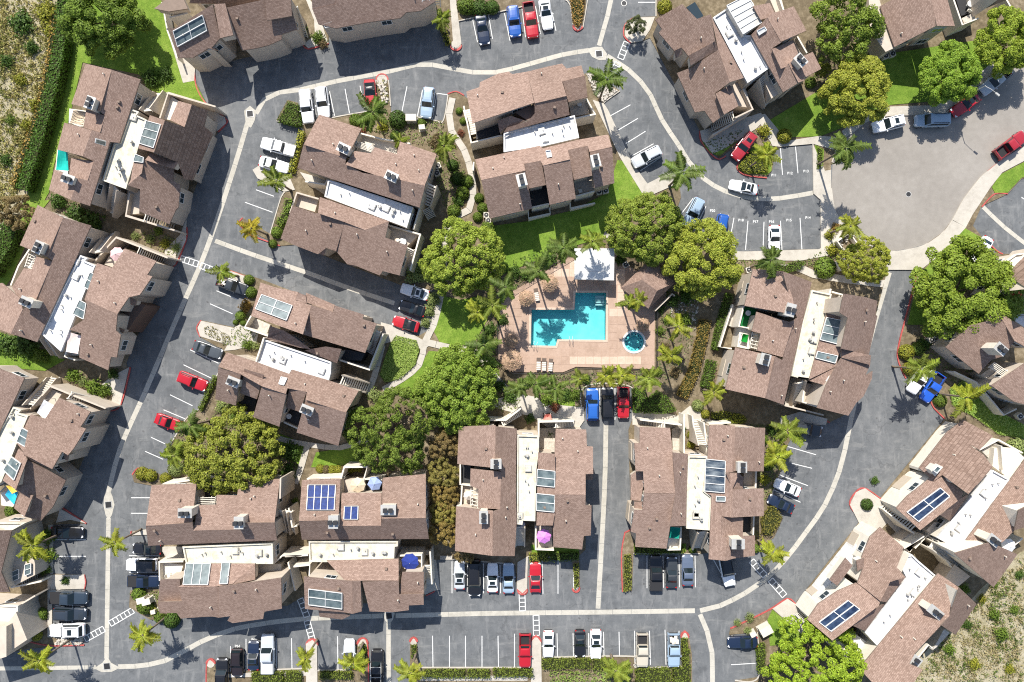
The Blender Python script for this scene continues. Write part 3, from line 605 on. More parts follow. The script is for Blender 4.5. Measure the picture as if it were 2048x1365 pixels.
    def W(s, line, z, th=0.22, mat=None, name='patio_wall', zb=-0.02):
        q = [s.w(x, y, z) for x, y in pts(line)]; mb = MB()
        L = []; Rr = []
        for i, p in enumerate(q):
            a = q[max(i-1,0)]; b = q[min(i+1,len(q)-1)]; d = (b-a).to_2d().normalized(); n = Vector((-d.y, d.x, 0))
            d0 = (p-a).to_2d().normalized() if i else d; kk = max(.6, abs(Vector((-d0.y, d0.x)).dot(n.to_2d()))) if 0 < i < len(q)-1 else 1
            L.append(p+n*(th/2/kk)); Rr.append(p-n*(th/2/kk))
        for i in range(len(q)-1):
            t = ccw([L[i], L[i+1], Rr[i+1], Rr[i]]); mb.prism(t, [Vector((v.x, v.y, zb)) for v in t])
        mb.build(name, mat or s.wallmat, s.root); return s
    def CH(s, x, y, z=9.2, d=(1.55,1.05), rot=0.0):
        p = s.w(x, y, z); rz = math.atan2(s.u.y, s.u.x)+rot
        c = MB().box((p.x, p.y, z-1.4), (d[0], d[1], 2.8), rz).build('chimney', M['beige_metal'], s.root)
        MB().box((p.x, p.y, z+.05), (d[0]+.25, d[1]+.25, .1), rz).build('cap', M['metal'], c, s.root.location)
        for sg in (-1, 1):
            o = Vector((math.cos(rz), math.sin(rz), 0))*(sg*.38); m_ = MB().box((p.x+o.x, p.y+o.y, z+.3), (.46,.5,.4), rz); m_.box((p.x+o.x, p.y+o.y, z+.53), (.6,.62,.05), rz); m_.build('flue', M['dark'], c, s.root.location)
        return s
    def SK(s, quad, nx, ny, kind='skyglass', plane=None, name='skylight', lift=0.14):
        pl = plane or s.lastp; q = [s.hit(x, y, pl)+Vector((0,0,lift)) for x, y in pts(quad)]
        fr = MB(); up = Vector((0,0,.06)); g = lambda a, b: (q[0].lerp(q[1], a)).lerp(q[3].lerp(q[2], a), b)
        for i in range(nx+1): fr.bar(g(i/nx, 0)+up, g(i/nx, 1)+up, .09, .18)
        for j in range(ny+1): fr.bar(g(0, j/ny)+up*1.15, g(1, j/ny)+up*1.15, .09, .18)
        f = fr.build(name, M['frame'] if kind != 'solar' else M['metal'], s.root)
        for i in range(nx):
            for j in range(ny):
                c = [g(i/nx, j/ny), g((i+1)/nx, j/ny), g((i+1)/nx, (j+1)/ny), g(i/nx, (j+1)/ny)]
                c = ccw([v+Vector((0,0,s.rnd.uniform(.03,.05))) for v in c]); MB().prism(c, [v-Vector((0,0,.08)) for v in c]).build('pane', M[kind], f, s.root.location)
        return s
    def ST(s, a, b, za, zb, wd=1.2, n=12, wall=True):
        A = s.w(*pts(a)[0], za); B = s.w(*pts(b)[0], zb); d = (B-A); dh = Vector((d.x, d.y, 0)); rz = math.atan2(dh.y, dh.x); L = dh.length
        st = MB(); side = Vector((-math.sin(rz), math.cos(rz), 0))
        for sg in (-1, 1): st.bar(A+side*(sg*wd/2)-Vector((0,0,.15)), B+side*(sg*wd/2)-Vector((0,0,.15)), .08, .32)
        o = st.build('stair', M['wood'], s.root)
        me = MB().box((0,0,0), (L/n*.72, wd-.1, .09)).mesh('step', M['wood'])
        for i in range(n):
            p = A.lerp(B, (i+.5)/n); t = new_obj('step', me, o); t.location = p-s.root.location; t.rotation_euler = (0,0,rz)
        if wall:
            m_ = MB()
            for sg in (-1, 1):
                a_ = A+side*(sg*(wd/2+.14)); b_ = B+side*(sg*(wd/2+.14)); t = side*.08
                tp = [a_-t+Vector((0,0,.95)), b_-t+Vector((0,0,.95)), b_+t+Vector((0,0,.95)), a_+t+Vector((0,0,.95))]
                if area2(tp) < 0: tp.reverse()
                m_.prism(tp, [Vector((v.x, v.y, max(-.02, v.z-1.5 if wall == 2 else -.02))) for v in tp])
            m_.build('stair_wall', s.wallmat, s.root)
        return s
    def PG(s, quad, z, n=6, name='pergola', cross=2):
        q = [s.w(x, y, z) for x, y in pts(quad)]; g = lambda a, b: (q[0].lerp(q[1], a)).lerp(q[3].lerp(q[2], a), b); r = MB().bar(g(0,0), g(0,1), .1, .2).bar(g(1,0), g(1,1), .1, .2)
        r = r.build(name, M['wood'], s.root); up = Vector((0,0,.13))
        for i in range(n): MB().bar(g(0,(i+.5)/n)+up, g(1,(i+.5)/n)+up, .09, .14).build('rafter', M['wood'], r, s.root.location)
        for i in range(cross): MB().bar(g((i+.5)/cross,0)-up, g((i+.5)/cross,1)-up, .09, .12).build('beam', M['wood'], r, s.root.location)
        return s
    def done(s, windows=True, garage=None):
        s.walls.build('wall', s.wallmat, s.root)
        if not windows: return s
        for a, b in s.edges:
            d = (b-a).to_2d(); L = d.length
            if L < 2.4: continue
            dn = d.normalized(); nrm = Vector((dn.y, -dn.x)); mid = (a.to_2d()+b.to_2d())/2
            if nrm.dot(-mid) < 0.05*mid.length: continue
            n = max(1, int(L/3.6)); zt = min(a.z, b.z)
            for i in range(n):
                f = (i+.5)/n; c = a.to_2d()+d*f; o = c+nrm*0.9
                if any(inside((o.x, o.y), ft) for ft in s.foot): continue
                rz = math.atan2(dn.y, dn.x)
                for zc, hh, ww in ([(zt-1.25, 1.15, 1.5)] if zt < 5 else [(zt-1.35, 1.2, 1.5), (1.5, 1.3, 1.4)]):
                    if zc < .8 or (s.jetty and zc < 2): continue
                    isg = garage and zc < 2
                    p = c+nrm*.03
                    if isg:
                        MB().box((p.x, p.y, 1.12), (2.6,.1,2.24), rz).build('garage_door', M['door'], s.root); continue
                    fr = MB(); e = Vector((dn.x, dn.y))
                    for dx, dz, sx, sz in ((0,hh/2,ww+.12,.1),(0,-hh/2,ww+.12,.1),(-ww/2,0,.1,hh-.1),(ww/2,0,.1,hh-.1),(0,0,.06,hh-.1)): fr.box((p.x+e.x*dx, p.y+e.y*dx, zc+dz), (sx,.14,sz), rz)
                    w_ = fr.build('window', M['frame'], s.root); MB().box((p.x, p.y, zc), (ww-.1,.07,hh-.1), rz).build('pane', M['glass'], w_, s.root.location)
        return s

# ---- B1 upper left
b = Bld('brown roofed building beside the tall left hedge, with a teal shade sail', (90,120,3.9), (-.33,.945), jetty=True, centre=(650,650))
b.MN('520,78,8.2','745,152,6.4','520,78 745,152 580,648 505,640 350,1140 200,1092 262,922 333,943 382,792 295,752 365,550 430,567 470,437 425,400')
b.R('520,78','318,30,6.2','318,30 520,78 425,400 205,345').R('470,437','330,400,6.4','322,385 470,437 430,567 300,528')
b.R('365,550','150,490,6.2','150,490 365,550 295,752 95,700').R('382,792','215,775,6.3','205,765 382,792 333,943 185,905').R('262,922','72,858,6.0','72,858 262,922 200,1092 30,1015')
b.F('680,388 742,410 722,436 800,470 640,1012 455,945 545,655 590,645',5.8,'cream',1,9)
b.R('1145,350,8.0','1300,400,4.2','1145,350 1270,395 1240,520 1310,575 1150,940 1085,930 1035,800 850,722 935,472 1088,525',main=True)
b.R('1145,350','1040,320,6.9','1040,320 1145,350 1088,525 975,470').R('935,472','818,432,6.3','818,432 935,472 850,722 728,692',vents=0).SK('797,480 908,510 852,690 742,655',1,3)
b.Z('825,725,7.2 1035,800,7.2 1003,850,8.3 780,782,8.3',perp=True)
b.R('755,780,8.3','1055,975,4.9','770,782 1003,850 1000,945 1055,975 1040,1150 1020,1170 970,1282 735,1182 742,1010 645,978 755,885',main=True)
b.R('770,800','690,790,6.6','700,745 772,782 755,885 645,978 668,940',vents=0).SK('712,740 775,765 772,805 695,795',1,1)
b.D('95,700 175,715 180,905 80,860',3.0).D('645,1010 740,1020 735,1200 630,1210',3.2,'stucco').W('660,1040 630,1215 1010,1330',4.1).W('895,455 960,258 1330,365',4.0).D('900,455 960,270 1040,320 975,470',3.1)
b.ST('800,400','905,260',5.0,0.2,1.2,14).ST('560,1000','530,1210',5,0.4,1.1,14).ST('770,1230','1010,1310',4.6,0.3,1.1,13,False).CH(352,335,9.2).CH(180,930,8.6,rot=1.57).SK('405,620 480,640 475,672 400,650',1,1,plane=b.plane('262,922','345,1140,6.4'),name='skylight')
b.D('190,380 322,398 320,420 300,520 270,520 185,492',3.0).done(garage=True)
# ---- B2
b = Bld('brown roofed building with a faded pink patio umbrella and a white slatted pergola', (0,400,3.79), (-.418,.908), jetty=True, centre=(600,650))
b.MN('480,135,8.2','690,195,6.4','480,135 690,195 282,1078 82,1015 170,832 262,782 400,465 355,430')
b.R('480,135','285,40,6.2','285,40 480,135 355,430 150,345').R('400,465','290,440,6.9','275,430 400,465 262,782 140,745 90,665 180,520 240,525').R('170,832','15,632,6.0','-30,640 15,630 150,745 172,832 82,1015 -120,940')
b.F('615,420 672,445 652,465 730,500 470,1150 320,1015 480,670',5.8,'white_roof',2,8)
b.R('760,810,8.2','1060,420,6.3','945,370 1185,465 1115,570 1155,580 1060,720 975,740 890,865 640,755 735,480 850,515',perp=True,main=True)
b.R('760,810','710,1240,6.3','640,755 890,865 878,990 915,1025 885,1195 840,1190 820,1292 600,1195 615,1012 525,985 640,905 660,795',perp=True)
b.SK('690,550 790,597 715,705 645,660',1,2,plane=b.plane('900,600,7.0','690,550,5.9')).SK('610,760 660,787 640,905 560,865',1,2,plane=b.plane('900,800,7.0','600,760,5.9'))
b.D('985,750 1100,800 960,1000 890,960',4.4,'shingle','low_roof').Z('985,740,6.6 1035,765,6.4 1025,805,5.4 985,790,5.6').Z('880,960,6.5 945,985,6.3 915,1028,5.4 865,1000,5.6')
b.D('215,380 275,420 240,525 170,510',3.0).PG('225,400 275,425 245,520 190,510',5.2,5).W('225,370 140,500 80,650',3.9,mat=M['stucco_pale']).D('830,420 955,370 860,515 790,490',3.2,'stucco').W('705,480 880,285 1270,440',4.2).D('535,1000 615,1020 590,1180 490,1180',3.3,'stucco_pale').W('545,1000 490,1190 570,1215',4.2,mat=M['stucco_pale'])
b.ST('745,400','865,250',5.0,0.2,1.2,14).ST('345,1040','450,1190',5,.4,1.1,14).ST('1040,385','1250,455',4.6,.3,1.2,13,False).CH(290,360,9.2).CH(200,775,9.2,rot=1.57).done(garage=True)
# ---- B3
b = Bld('brown roofed building at the left edge with a blue and yellow canopy', (0,700,3.79), (-.5,.866), jetty=True, centre=(250,700))
b.MN('-250,250,8.2','185,215,6.4','-60,110 10,150 185,215 -60,740 -330,900 -330,110')
b.F('110,430 170,455 150,478 222,500 20,1000 -90,1060 -200,900 -20,640',5.8,'cream',1,7)
b.R('290,830,8.2','560,440,6.3','450,365 685,470 610,585 650,600 560,745 515,800 470,772 395,905 175,790 235,490 340,525 385,455',perp=True,main=True)
b.Z('175,770,8.0 398,882,8.0 390,905,7.1 185,815,7.1',perp=True)
b.R('190,830,7.7','500,985,4.7','205,835 500,985 400,1190 310,1296 185,1265 250,1105 190,1110 110,1060')
b.R('190,830,7.7','20,990,6.4','205,835 120,1060 20,990 110,820 140,750 190,790',vents=1).SK('90,805 165,860 115,985 35,910',1,2).R('270,700,7.4','130,690,6.0','235,490 270,620 190,790 120,700',vents=0).SK('175,590 262,640 212,740 135,695',1,2)
b.R('250,1105,6.8','110,1170,6.0','150,1085 250,1105 185,1265 105,1200').D('5,1090 50,1040 140,1080 100,1190 10,1180',3.2).W('0,1080 50,1030',4.1).D('370,290 470,330 340,530 280,480',3.2,'stucco').W('200,480 380,275 800,445',4.2)
b.ST('240,420','420,210',5,.3,1.2,14).ST('520,345','770,410',4.6,.3,1.2,13,False).Z('465,775,6.6 520,800,6.4 510,840,5.4 470,830,5.6').done(garage=True)
# ---- B4 two pieces at the left edge, bottom
b = Bld('end of a brown roofed building behind the yellow palm at the left edge', (0,1040,4.71), (-.25,.97), centre=(0,400), wall='stucco')
b.MN('-160,350,8.2','110,100,6.3','-160,105 110,100 10,490 90,680 -300,690 -300,105').F('-60,20 250,25 115,100 -60,100',5.6,'cream',0,0)
b.D('105,110 225,40 250,60 330,420 330,520 100,640 20,490',3.4,'stucco','annex').W('100,640 390,580',2.6,mat=M['stucco_pale']).ST('200,590','360,545',2.4,.3,1.2,8,False).SK('118,490 185,460 185,550 120,580',1,2,'skyglass',(b.w(150,500,3.5),Vector((0,0,1)),b.u),'window').SK('245,420 300,405 300,500 245,520',1,2,'skyglass',(b.w(270,460,3.5),Vector((0,0,1)),b.u),'window').done()
b = Bld('tan flat roofed garage block at the bottom left edge, beside round bushes', (0,1040,4.71), (0,1), centre=(0,1050), group='flat roofed blocks')
b.F('-300,780 180,805 185,950 110,975 -300,1000',4.2,'stucco_pale',0,1).D('-300,1000 60,1005 60,1290 -300,1400',6.0,'stucco','block').D('65,980 150,870 255,1130 65,1260',4.8,'stucco','block').W('180,805 330,715',3.6).W('185,950 285,1100',3.4).done()
# ---- B5 / B6 along the top
b = Bld('brown roofed building at the top left with four skylight panes on a raised gable', (320,0,3.413), (.98,-.2), jetty=True, centre=(450,180))
b.R('520,20,8.2','560,335,5.3','450,55 700,0 900,-60 890,30 935,200 830,235 830,270 740,310 660,330 560,345 520,260 455,70',main=True)
b.Z('370,30,9.0 445,25,8.4 500,240,7.6 410,262,8.2',perp=True).R('360,30,9.0','120,395,6.2','90,200 360,30 410,262 350,330 410,350 330,330 225,395 120,395 65,190',perp=False)
b.SK('95,220 295,110 325,215 125,325',2,2).R('700,-30,8.8','800,130,7.4','715,-60 890,-60 900,110 730,140 720,20').Z('-40,60,4.6 130,-70,4.6 190,60,4.6 60,80,4.6',mat=M['trim'])
b.R('450,-60,8.1','260,60,6.6','200,20 380,25 450,55 700,0 710,-100 250,-100',vents=1).W('65,120 190,90',3.4,mat=M['stucco_pale']).W('15,20 50,210 120,400',2.2,mat=M['stucco_pale']).ST('905,45','980,255',5.0,.2,1.3,16,False).done(garage=True)
b = Bld('long brown shingled building at the top edge over a row of shaded garages', (320,0,3.413), (.98,-.2), jetty=True, centre=(1450,100))
b.MN('1300,-120,8.3','1400,190,5.3','1040,65 1200,30 1200,-120 1860,-160 1880,10 1780,75 1680,85 1640,125 1440,150 1330,170 1200,195 1080,165')
b.R('1150,-60,8.0','1060,60,7.0','1030,-120 1200,-120 1200,30 1040,65',vents=0)
b.SK('1790,10 1840,0 1845,30 1795,42',1,1,'glass').SK('1120,170 1175,155 1180,185 1130,195',1,1,'glass').ST('1880,-30','1885,40',4.5,3,1.3,6,False).done(garage=True)
# ---- B7
b = Bld('brown roofed building right of the white sedan, with a white flat roof across its middle', (550,220,4.014), (.9,.43), jetty=True, centre=(650,650))
b.MN('700,500,8.2','660,690,6.3','230,280 570,385 565,435 700,505 990,560 1205,610 1160,785 180,465')
b.R('400,330','500,90,6.3','355,38 695,150 575,388 230,280').R('800,530','900,330,6.5','565,440 640,330 770,350 800,300 975,355 1005,255 1300,355 1200,612 880,550',vents=3)
b.F('430,565 520,590 1110,785 1060,950 400,700',5.8,'white_roof',2,9)
b.R('560,890,8.0','240,1110,6.0','345,830 560,900 490,1135 410,1110 345,1160 150,1085 45,1035 140,770 320,830',perp=False,main=True)
b.R('560,900,8.0','800,1290,6.2','560,905 720,965 915,895 885,1025 1065,1090 1000,1330 865,1295 840,1330 640,1250 580,1240 490,1135')
b.R('560,880,8.0','600,780,6.5','360,700 915,895 720,965 560,902 345,830').Z('345,1095,5.9 410,1118,6.3 390,1168,5.3 335,1150,5.3').Z('640,1198,6.2 585,1240,5.2 635,1260,5.4')
b.D('175,670 350,715 320,820 150,770',3.2,'stucco').W('350,715 175,665 120,830',4.2).D('900,930 1160,1000 1065,1090 885,1025',3.6,'stucco').W('905,925 1165,1000 1085,1290',4.6,mat=M['stucco_pale']).ST('1085,1110','1045,1290',4.4,.3,1.2,14,False)
b.D('695,185 850,235 960,265 990,360 800,300 770,350 640,330',3.0).W('690,190 860,235 1085,270',3.9,mat=M['stucco_pale']).PG('680,255 800,300 770,345 650,300',5.4,5)
b.D('200,500 420,560 410,690 260,590',.6,'concrete','landing').W('240,575 400,600 420,560',4.0,mat=M['stucco_pale']).ST('1265,600','1215,770',5,2.6,1.3,8).ST('1215,790','1260,870',2.5,.3,1.3,7,False).W('1205,600 1160,790 1110,960',4.6,mat=M['stucco_pale']).CH(550,310,9.3,rot=0).CH(935,535,9.5).done(garage=True)
# ---- B8
b = Bld('brown roofed building beside the rounded pale green bed', (420,550,3.9), (.93,.37), centre=(650,650))
b.R('740,340,8.3','690,130,6.9','395,60 500,95 690,135 665,195 790,240 725,465 320,320',vents=1,main=True).SK('408,155 645,240 600,355 360,265',2,2)
b.R('790,240,8.1','1050,580,7.0','790,235 960,290 975,240 1200,310 1190,345 1300,380 1210,610 725,465',vents=1).Z('750,140,6.6 975,235,6.2 955,290,6.6 735,210,7.0').Z('690,140,7.4 745,160,7.0 755,225,7.2 665,195,7.6')
b.R('580,440,7.2','700,590,5.9','585,438 785,580 700,570 445,500').R('900,560,7.2','820,610,5.9','785,580 900,560 1025,580 990,690 740,590',vents=1).R('580,440,7.2','450,450,6.2','470,400 585,438 445,500',vents=0)
b.F('415,500 950,680 945,770 930,825 640,740 620,775 360,680',5.4,'white_roof',2,7)
b.MN('640,850,8.0','560,700,6.3','130,605 360,680 620,775 640,740 930,825 1160,905 1060,1075 745,975 755,915 605,885 590,930 405,870 235,775 65,715')
b.R('160,745','100,970,6.2','65,722 240,775 200,1020 40,970').R('500,890','430,1140,6.2','405,868 595,930 540,1185 335,1110').R('900,1020','850,1270,6.0','745,975 1065,1078 1000,1335 675,1230')
b.R('330,780','300,950,6.6','268,735 420,780 365,970 235,925',vents=0).R('690,900','660,1060,6.6','620,880 752,915 700,1070 590,1035',vents=0)
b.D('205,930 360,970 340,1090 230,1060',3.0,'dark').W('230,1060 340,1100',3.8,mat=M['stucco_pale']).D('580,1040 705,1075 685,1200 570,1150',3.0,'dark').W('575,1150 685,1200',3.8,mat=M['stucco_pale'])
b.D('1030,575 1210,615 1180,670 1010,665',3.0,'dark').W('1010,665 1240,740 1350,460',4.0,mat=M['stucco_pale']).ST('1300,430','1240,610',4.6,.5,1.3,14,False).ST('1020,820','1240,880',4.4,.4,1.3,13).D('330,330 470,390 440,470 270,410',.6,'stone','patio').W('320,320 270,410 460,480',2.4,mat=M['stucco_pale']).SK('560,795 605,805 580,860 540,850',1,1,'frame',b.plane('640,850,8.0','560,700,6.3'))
b.W('420,490 360,670',6.0,mat=M['stucco_pale']).CH(180,835,9.0).CH(755,1055,9.0).done(garage=True)
# ---- B9
b = Bld('brown roofed building with a wide pale glazed skylight, right of the jeep', (260,930,4.135), (1,0.0), centre=(700,700))
b.MN('500,520,8.2','500,660,6.4','130,505 515,480 525,545 870,535 950,480 1195,478 1215,625 150,670')
b.R('300,500','330,165,6.3','178,168 550,158 510,495 130,505').R('700,540','750,260,6.6','525,545 560,335 715,330 715,250 885,255 900,160 1100,120 1240,118 1195,478 940,480 870,535')
b.F('440,672 1185,640 1190,815 470,815',5.8,'cream',2,9)
b.R('700,1000,7.9','700,1260,6.2','400,1010 675,1005 735,1010 735,1265 680,1255 545,1262 420,1272 385,1225 245,1230 230,1135 430,1130',main=True)
b.R('740,1010,8.1','900,1300,6.2','735,1008 830,995 1250,935 1255,1190 1110,1215 1100,1275 850,1310 805,1290 830,1252 735,1265')
b.R('700,1005','700,815,6.3','480,818 1035,820 850,985 700,1008 400,1010 440,985',vents=1).SK('470,812 672,812 650,985 445,985',3,1).SK('768,805 832,805 812,978 748,978',1,1)
b.Z('1035,815,6.3 1035,950,6.8 850,990,7.9').R('330,950,7.4','240,1040,6.6','250,950 410,945 430,1130 230,1135')
b.D('245,800 440,830 405,945 290,945',3.0).W('440,800 240,805 245,960',4.0,mat=M['stucco_pale']).D('1045,820 1250,820 1250,930 1045,955',3.2,'concrete').W('1190,815 1260,750 1420,755',4.4,mat=M['stucco_pale']).D('550,165 740,180 715,330 560,335',3.0,'dark').PG('565,265 710,262 700,335 560,340',5.6,5).W('550,165 745,185 740,260',3.9,mat=M['stucco_pale']).W('270,160 560,120 700,165',3.6,mat=M['stucco_pale'])
b.W('1245,110 1240,280',6.6).ST('1270,380','1300,560',5,.4,1.2,14,2).D('245,680 430,680 440,800 300,770',.5,'concrete','landing').CH(455,400,9.4,(1.7,1.1)).CH(900,480,9.4,(1.1,1.5)).done(garage=True)
# ---- B10
b = Bld('brown roofed building with ten blue solar panels and three big patio umbrellas', (570,920,4.1375), (1,0.0), centre=(650,680))
b.MN('600,545,8.2','600,660,6.5','115,508 360,500 440,548 795,545 800,488 1165,482 1190,655 140,662')
b.R('240,505','240,165,6.3','140,168 460,160 440,545 360,500 115,508').SK('195,205 422,205 410,412 182,412',4,2,'solar',name='solar_panel',lift=.1).R('600,545','600,275,6.6','470,275 800,275 795,545 445,548',vents=0).SK('495,382 608,380 605,490 490,490',2,1,'solar',name='solar_panel',lift=.1)
b.R('980,485','980,140,6.3','808,150 1165,118 1165,482 800,488')
b.F('200,668 938,668 935,712 910,715 905,825 345,842 205,840',5.8,'cream',2,9)
b.R('700,1005,8.0','700,1255,6.2','640,1010 940,1000 945,1115 1145,1110 1148,1200 1025,1205 1025,1245 885,1262 700,1255',main=True)
b.R('600,1000','600,830,6.4','345,835 940,820 940,1000 495,1000')
b.Z('555,1005,8.4 625,1003,8.0 635,1255,6.8 560,1275,7.0',perp=True).R('380,1000,8.4','300,1240,7.0','155,968 555,1005 560,1275 480,1262 275,1245 165,1235',perp=False).SK('200,1065 475,1100 475,1230 200,1195',2,2)
b.Z('275,1240,6.4 480,1262,6.4 540,1290,6.0 475,1322,5.6 285,1300,5.6').R('960,1010,7.2','1145,1080,6.9','970,930 1148,930 1148,1110 945,1115',vents=1)
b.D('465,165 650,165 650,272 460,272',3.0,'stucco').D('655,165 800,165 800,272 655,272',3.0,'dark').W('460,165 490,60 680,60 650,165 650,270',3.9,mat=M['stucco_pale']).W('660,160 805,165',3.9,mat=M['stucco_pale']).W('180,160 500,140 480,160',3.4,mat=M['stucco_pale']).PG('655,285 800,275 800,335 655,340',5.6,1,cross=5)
b.D('945,800 1130,790 1130,930 945,930',3.2,'stucco').W('940,795 1130,790 1130,925',4.2,mat=M['stucco_pale']).D('920,720 1200,750 1190,790 920,790',.9,'concrete','landing').W('1200,760 1215,1030',3.4,mat=M['stucco_pale']).ST('1170,870','1200,1030',3.5,.3,1.1,12,False).W('30,400 60,560 100,545',4.4,mat=M['stucco_pale']).W('0,800 190,790',4.4,mat=M['stucco_pale']).W('25,850 85,1085',3.4,mat=M['stucco_pale']).W('70,885 205,870 200,960',4.2,mat=M['stucco_pale']).D('215,880 345,850 345,990 215,960',.6,'stone','patio')
b.ST('30,420','70,600',5,.4,1.0,14,2).CH(855,415,9.4,(1.9,1.2)).CH(400,515,9.4,(1.1,1.6)).done(garage=True)
# ---- B11
b = Bld('brown roofed building with the magenta patio umbrella, left of the straight central drive', (890,810,4.267), (0,1), centre=(700,700))
b.MN('450,700,8.0','605,700,6.4','430,185 612,205 605,690 612,990 595,1292 405,1290 410,910 470,890 480,570 430,540')
b.R('435,400','115,400,6.2','118,185 432,175 428,540 105,505').R('475,700','240,700,6.6','218,545 480,572 470,892 280,880 285,720 215,690').R('405,1050','95,1050,6.2','95,868 410,905 405,1290 85,1248')
b.F('615,255 800,262 800,395 780,545 770,990 665,985 660,1020 612,1015',5.6,'cream',2,9)
b.R('930,765,8.0','960,330,6.2','945,205 1205,212 1210,355 1262,357 1265,590 1200,592 1200,770 937,765 940,550 935,400',perp=True,main=True)
b.R('930,765','920,1190,6.2','937,765 1200,770 1198,860 1250,860 1245,1115 1185,1120 1170,1235 925,1215 920,1030',perp=True).R('940,660','785,660,6.3','795,408 940,420 940,915 920,1030 780,1030',vents=1).SK('788,548 938,565 935,700 782,685',1,2).SK('782,755 935,770 930,912 780,898',1,2)
b.Z('1205,592,6.0 1262,592,6.0 1260,640,5.2 1205,640,5.2').Z('1200,860,6.0 1250,860,5.8 1250,920,5.4 1198,915,5.4')
b.D('780,1035 915,1040 915,1225 780,1225',3.1,'stucco').W('775,1035 775,1235 930,1240',4.0,mat=M['stucco_pale']).D('805,200 940,195 935,405 805,400',.7,'stone','patio').W('800,400 800,145 1100,140',4.0,mat=M['stucco_pale']).W('320,180 320,130 520,130 650,30',3.6,mat=M['stucco_pale']).ST('480,155','640,60',3.4,.4,1.1,12,False).ST('940,165','1100,165',3.8,.4,1.1,12,False)
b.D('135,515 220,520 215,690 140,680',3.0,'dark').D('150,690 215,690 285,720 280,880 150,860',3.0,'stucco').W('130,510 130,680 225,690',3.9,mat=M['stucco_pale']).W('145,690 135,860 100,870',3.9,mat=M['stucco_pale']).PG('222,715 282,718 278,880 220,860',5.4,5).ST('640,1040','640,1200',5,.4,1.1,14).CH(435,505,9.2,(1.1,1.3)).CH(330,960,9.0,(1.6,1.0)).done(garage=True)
# ---- B12
b = Bld('brown roofed building right of the central drive, with four dark skylight panes in a row', (1230,820,4.267), (0,1), centre=(700,700))
b.R('380,715,8.0','330,150,6.2','210,148 470,155 492,365 510,520 515,715 250,710 240,525 175,525 165,285 210,285',perp=True,main=True).R('380,715','320,1170,6.2','250,712 515,717 470,995 440,1185 172,1170 180,1055 135,1040 165,855 235,855',perp=True)
b.R('515,700','615,700,6.2','492,365 622,380 605,990 470,995 515,715',vents=3).Z('175,530,5.4 240,528,5.6 240,650,5.4 220,780,5.4 135,770,5.0 135,560,5.0').Z('165,785,5.2 235,785,5.6 235,855,5.4 165,855,5.0')
b.F('620,392 785,395 790,415 760,690 825,740 805,1025 605,1010 608,760',5.6,'cream',2,8)
b.MN('1000,700,8.0','830,700,6.4','805,130 1025,135 1010,530 945,535 1060,540 1005,670 1000,920 910,910 905,1090 950,1090 945,1290 800,1275 825,735 760,700 790,415')
b.SK('770,418 938,435 930,705 762,690',1,4,'cloud_reflect_glass').SK('862,735 938,740 936,778 858,775',1,1)
b.R('1015,330','1280,330,6.2','1022,150 1282,155 1270,525 1010,525').R('1000,800','1265,800,6.3','1000,680 1268,672 1270,905 995,920').R('1060,600,7.0','1095,600,6.6','945,535 1060,540 1098,580 1090,680 1000,675',vents=0).R('905,1000,7.2','1095,1000,6.5','912,915 1095,920 1090,1080 905,1090',vents=0).R('950,1180','1190,1180,6.2','950,1085 1195,1075 1195,1245 1010,1270 945,1290')
b.D('1100,530 1200,530 1195,660 1095,670',3.0,'stucco').W('1205,525 1200,670 1095,675',3.9,mat=M['stucco_pale']).D('1098,920 1180,915 1175,1070 1095,1070',3.0,'dark').W('1185,910 1180,1070',3.9,mat=M['stucco_pale']).D('475,1000 560,1000 550,1190 445,1190',3.1,'stucco_pale').W('565,1000 555,1195 445,1195',4.0,mat=M['stucco_pale'])
b.D('485,165 580,120 590,370 495,355',.6,'stone','patio').W('590,40 590,370',3.2,mat=M['stucco_pale']).W('660,50 690,290',2.6,mat=M['stucco_pale']).ST('690,80','745,300',.5,4.8,1.3,15).ST('240,110','430,125',.4,3.8,1.1,14,False).W('215,85 570,130',3.4,mat=M['stucco_pale']).W('760,110 790,390',4.2,mat=M['stucco_pale']).W('800,120 990,110',3.4,mat=M['stucco_pale']).ST('740,1040','690,1180',5,.4,1.1,14)
b.CH(1085,490,9.2,(1.3,1.1)).CH(1050,1145,9.0,(1.2,1.6)).done(garage=True)
# ---- B13
b = Bld('brown roofed building with a white flat roof strip, just above the shaded lawn', (920,120,4.015), (.97,-.24), centre=(650,650))
b.R('300,420,8.1','200,200,6.3','50,255 155,220 160,180 310,110 390,95 420,115 540,95 595,345 100,510',main=True)
b.R('720,320,8.1','640,80,6.3','540,95 700,55 820,30 855,70 975,45 1000,130 820,175 855,290 600,350')
b.R('720,320,8.0','760,480,6.5','600,350 855,290 880,440 350,585 375,545 545,495 600,430').R('900,150,7.4','930,320,6.6','825,175 1005,130 1025,300 870,340',vents=0).Z('300,490,6.2 405,450,7.0 370,545,6.2 320,585,5.6').Z('405,450,7.2 545,495,6.4 380,580,5.8 370,545,6.3')
b.D('440,420 600,355 605,430 545,490',6.5,'shingle','low_roof')
b.F('350,590 920,450 955,630 660,700 350,745',5.6,'white_roof',2,8)
b.MN('640,830,8.1','600,720,6.4','120,800 640,690 665,710 960,640 1190,600 1220,700 1040,740 1025,690 865,725 885,800 665,850 650,810 515,835 525,890 170,965')
b.R('340,930','390,1220,6.1','170,965 525,888 580,1195 240,1275').R('780,820','820,1130,6.2','668,850 885,800 930,1115 720,1165').R('1130,720','1160,1000,6.2','1042,742 1222,700 1240,990 1080,1030').R('590,830','610,1010,6.8','515,835 652,810 690,1005 550,1035',vents=0).R('960,720','990,940,6.9','867,725 1025,690 1062,930 915,965',vents=0)
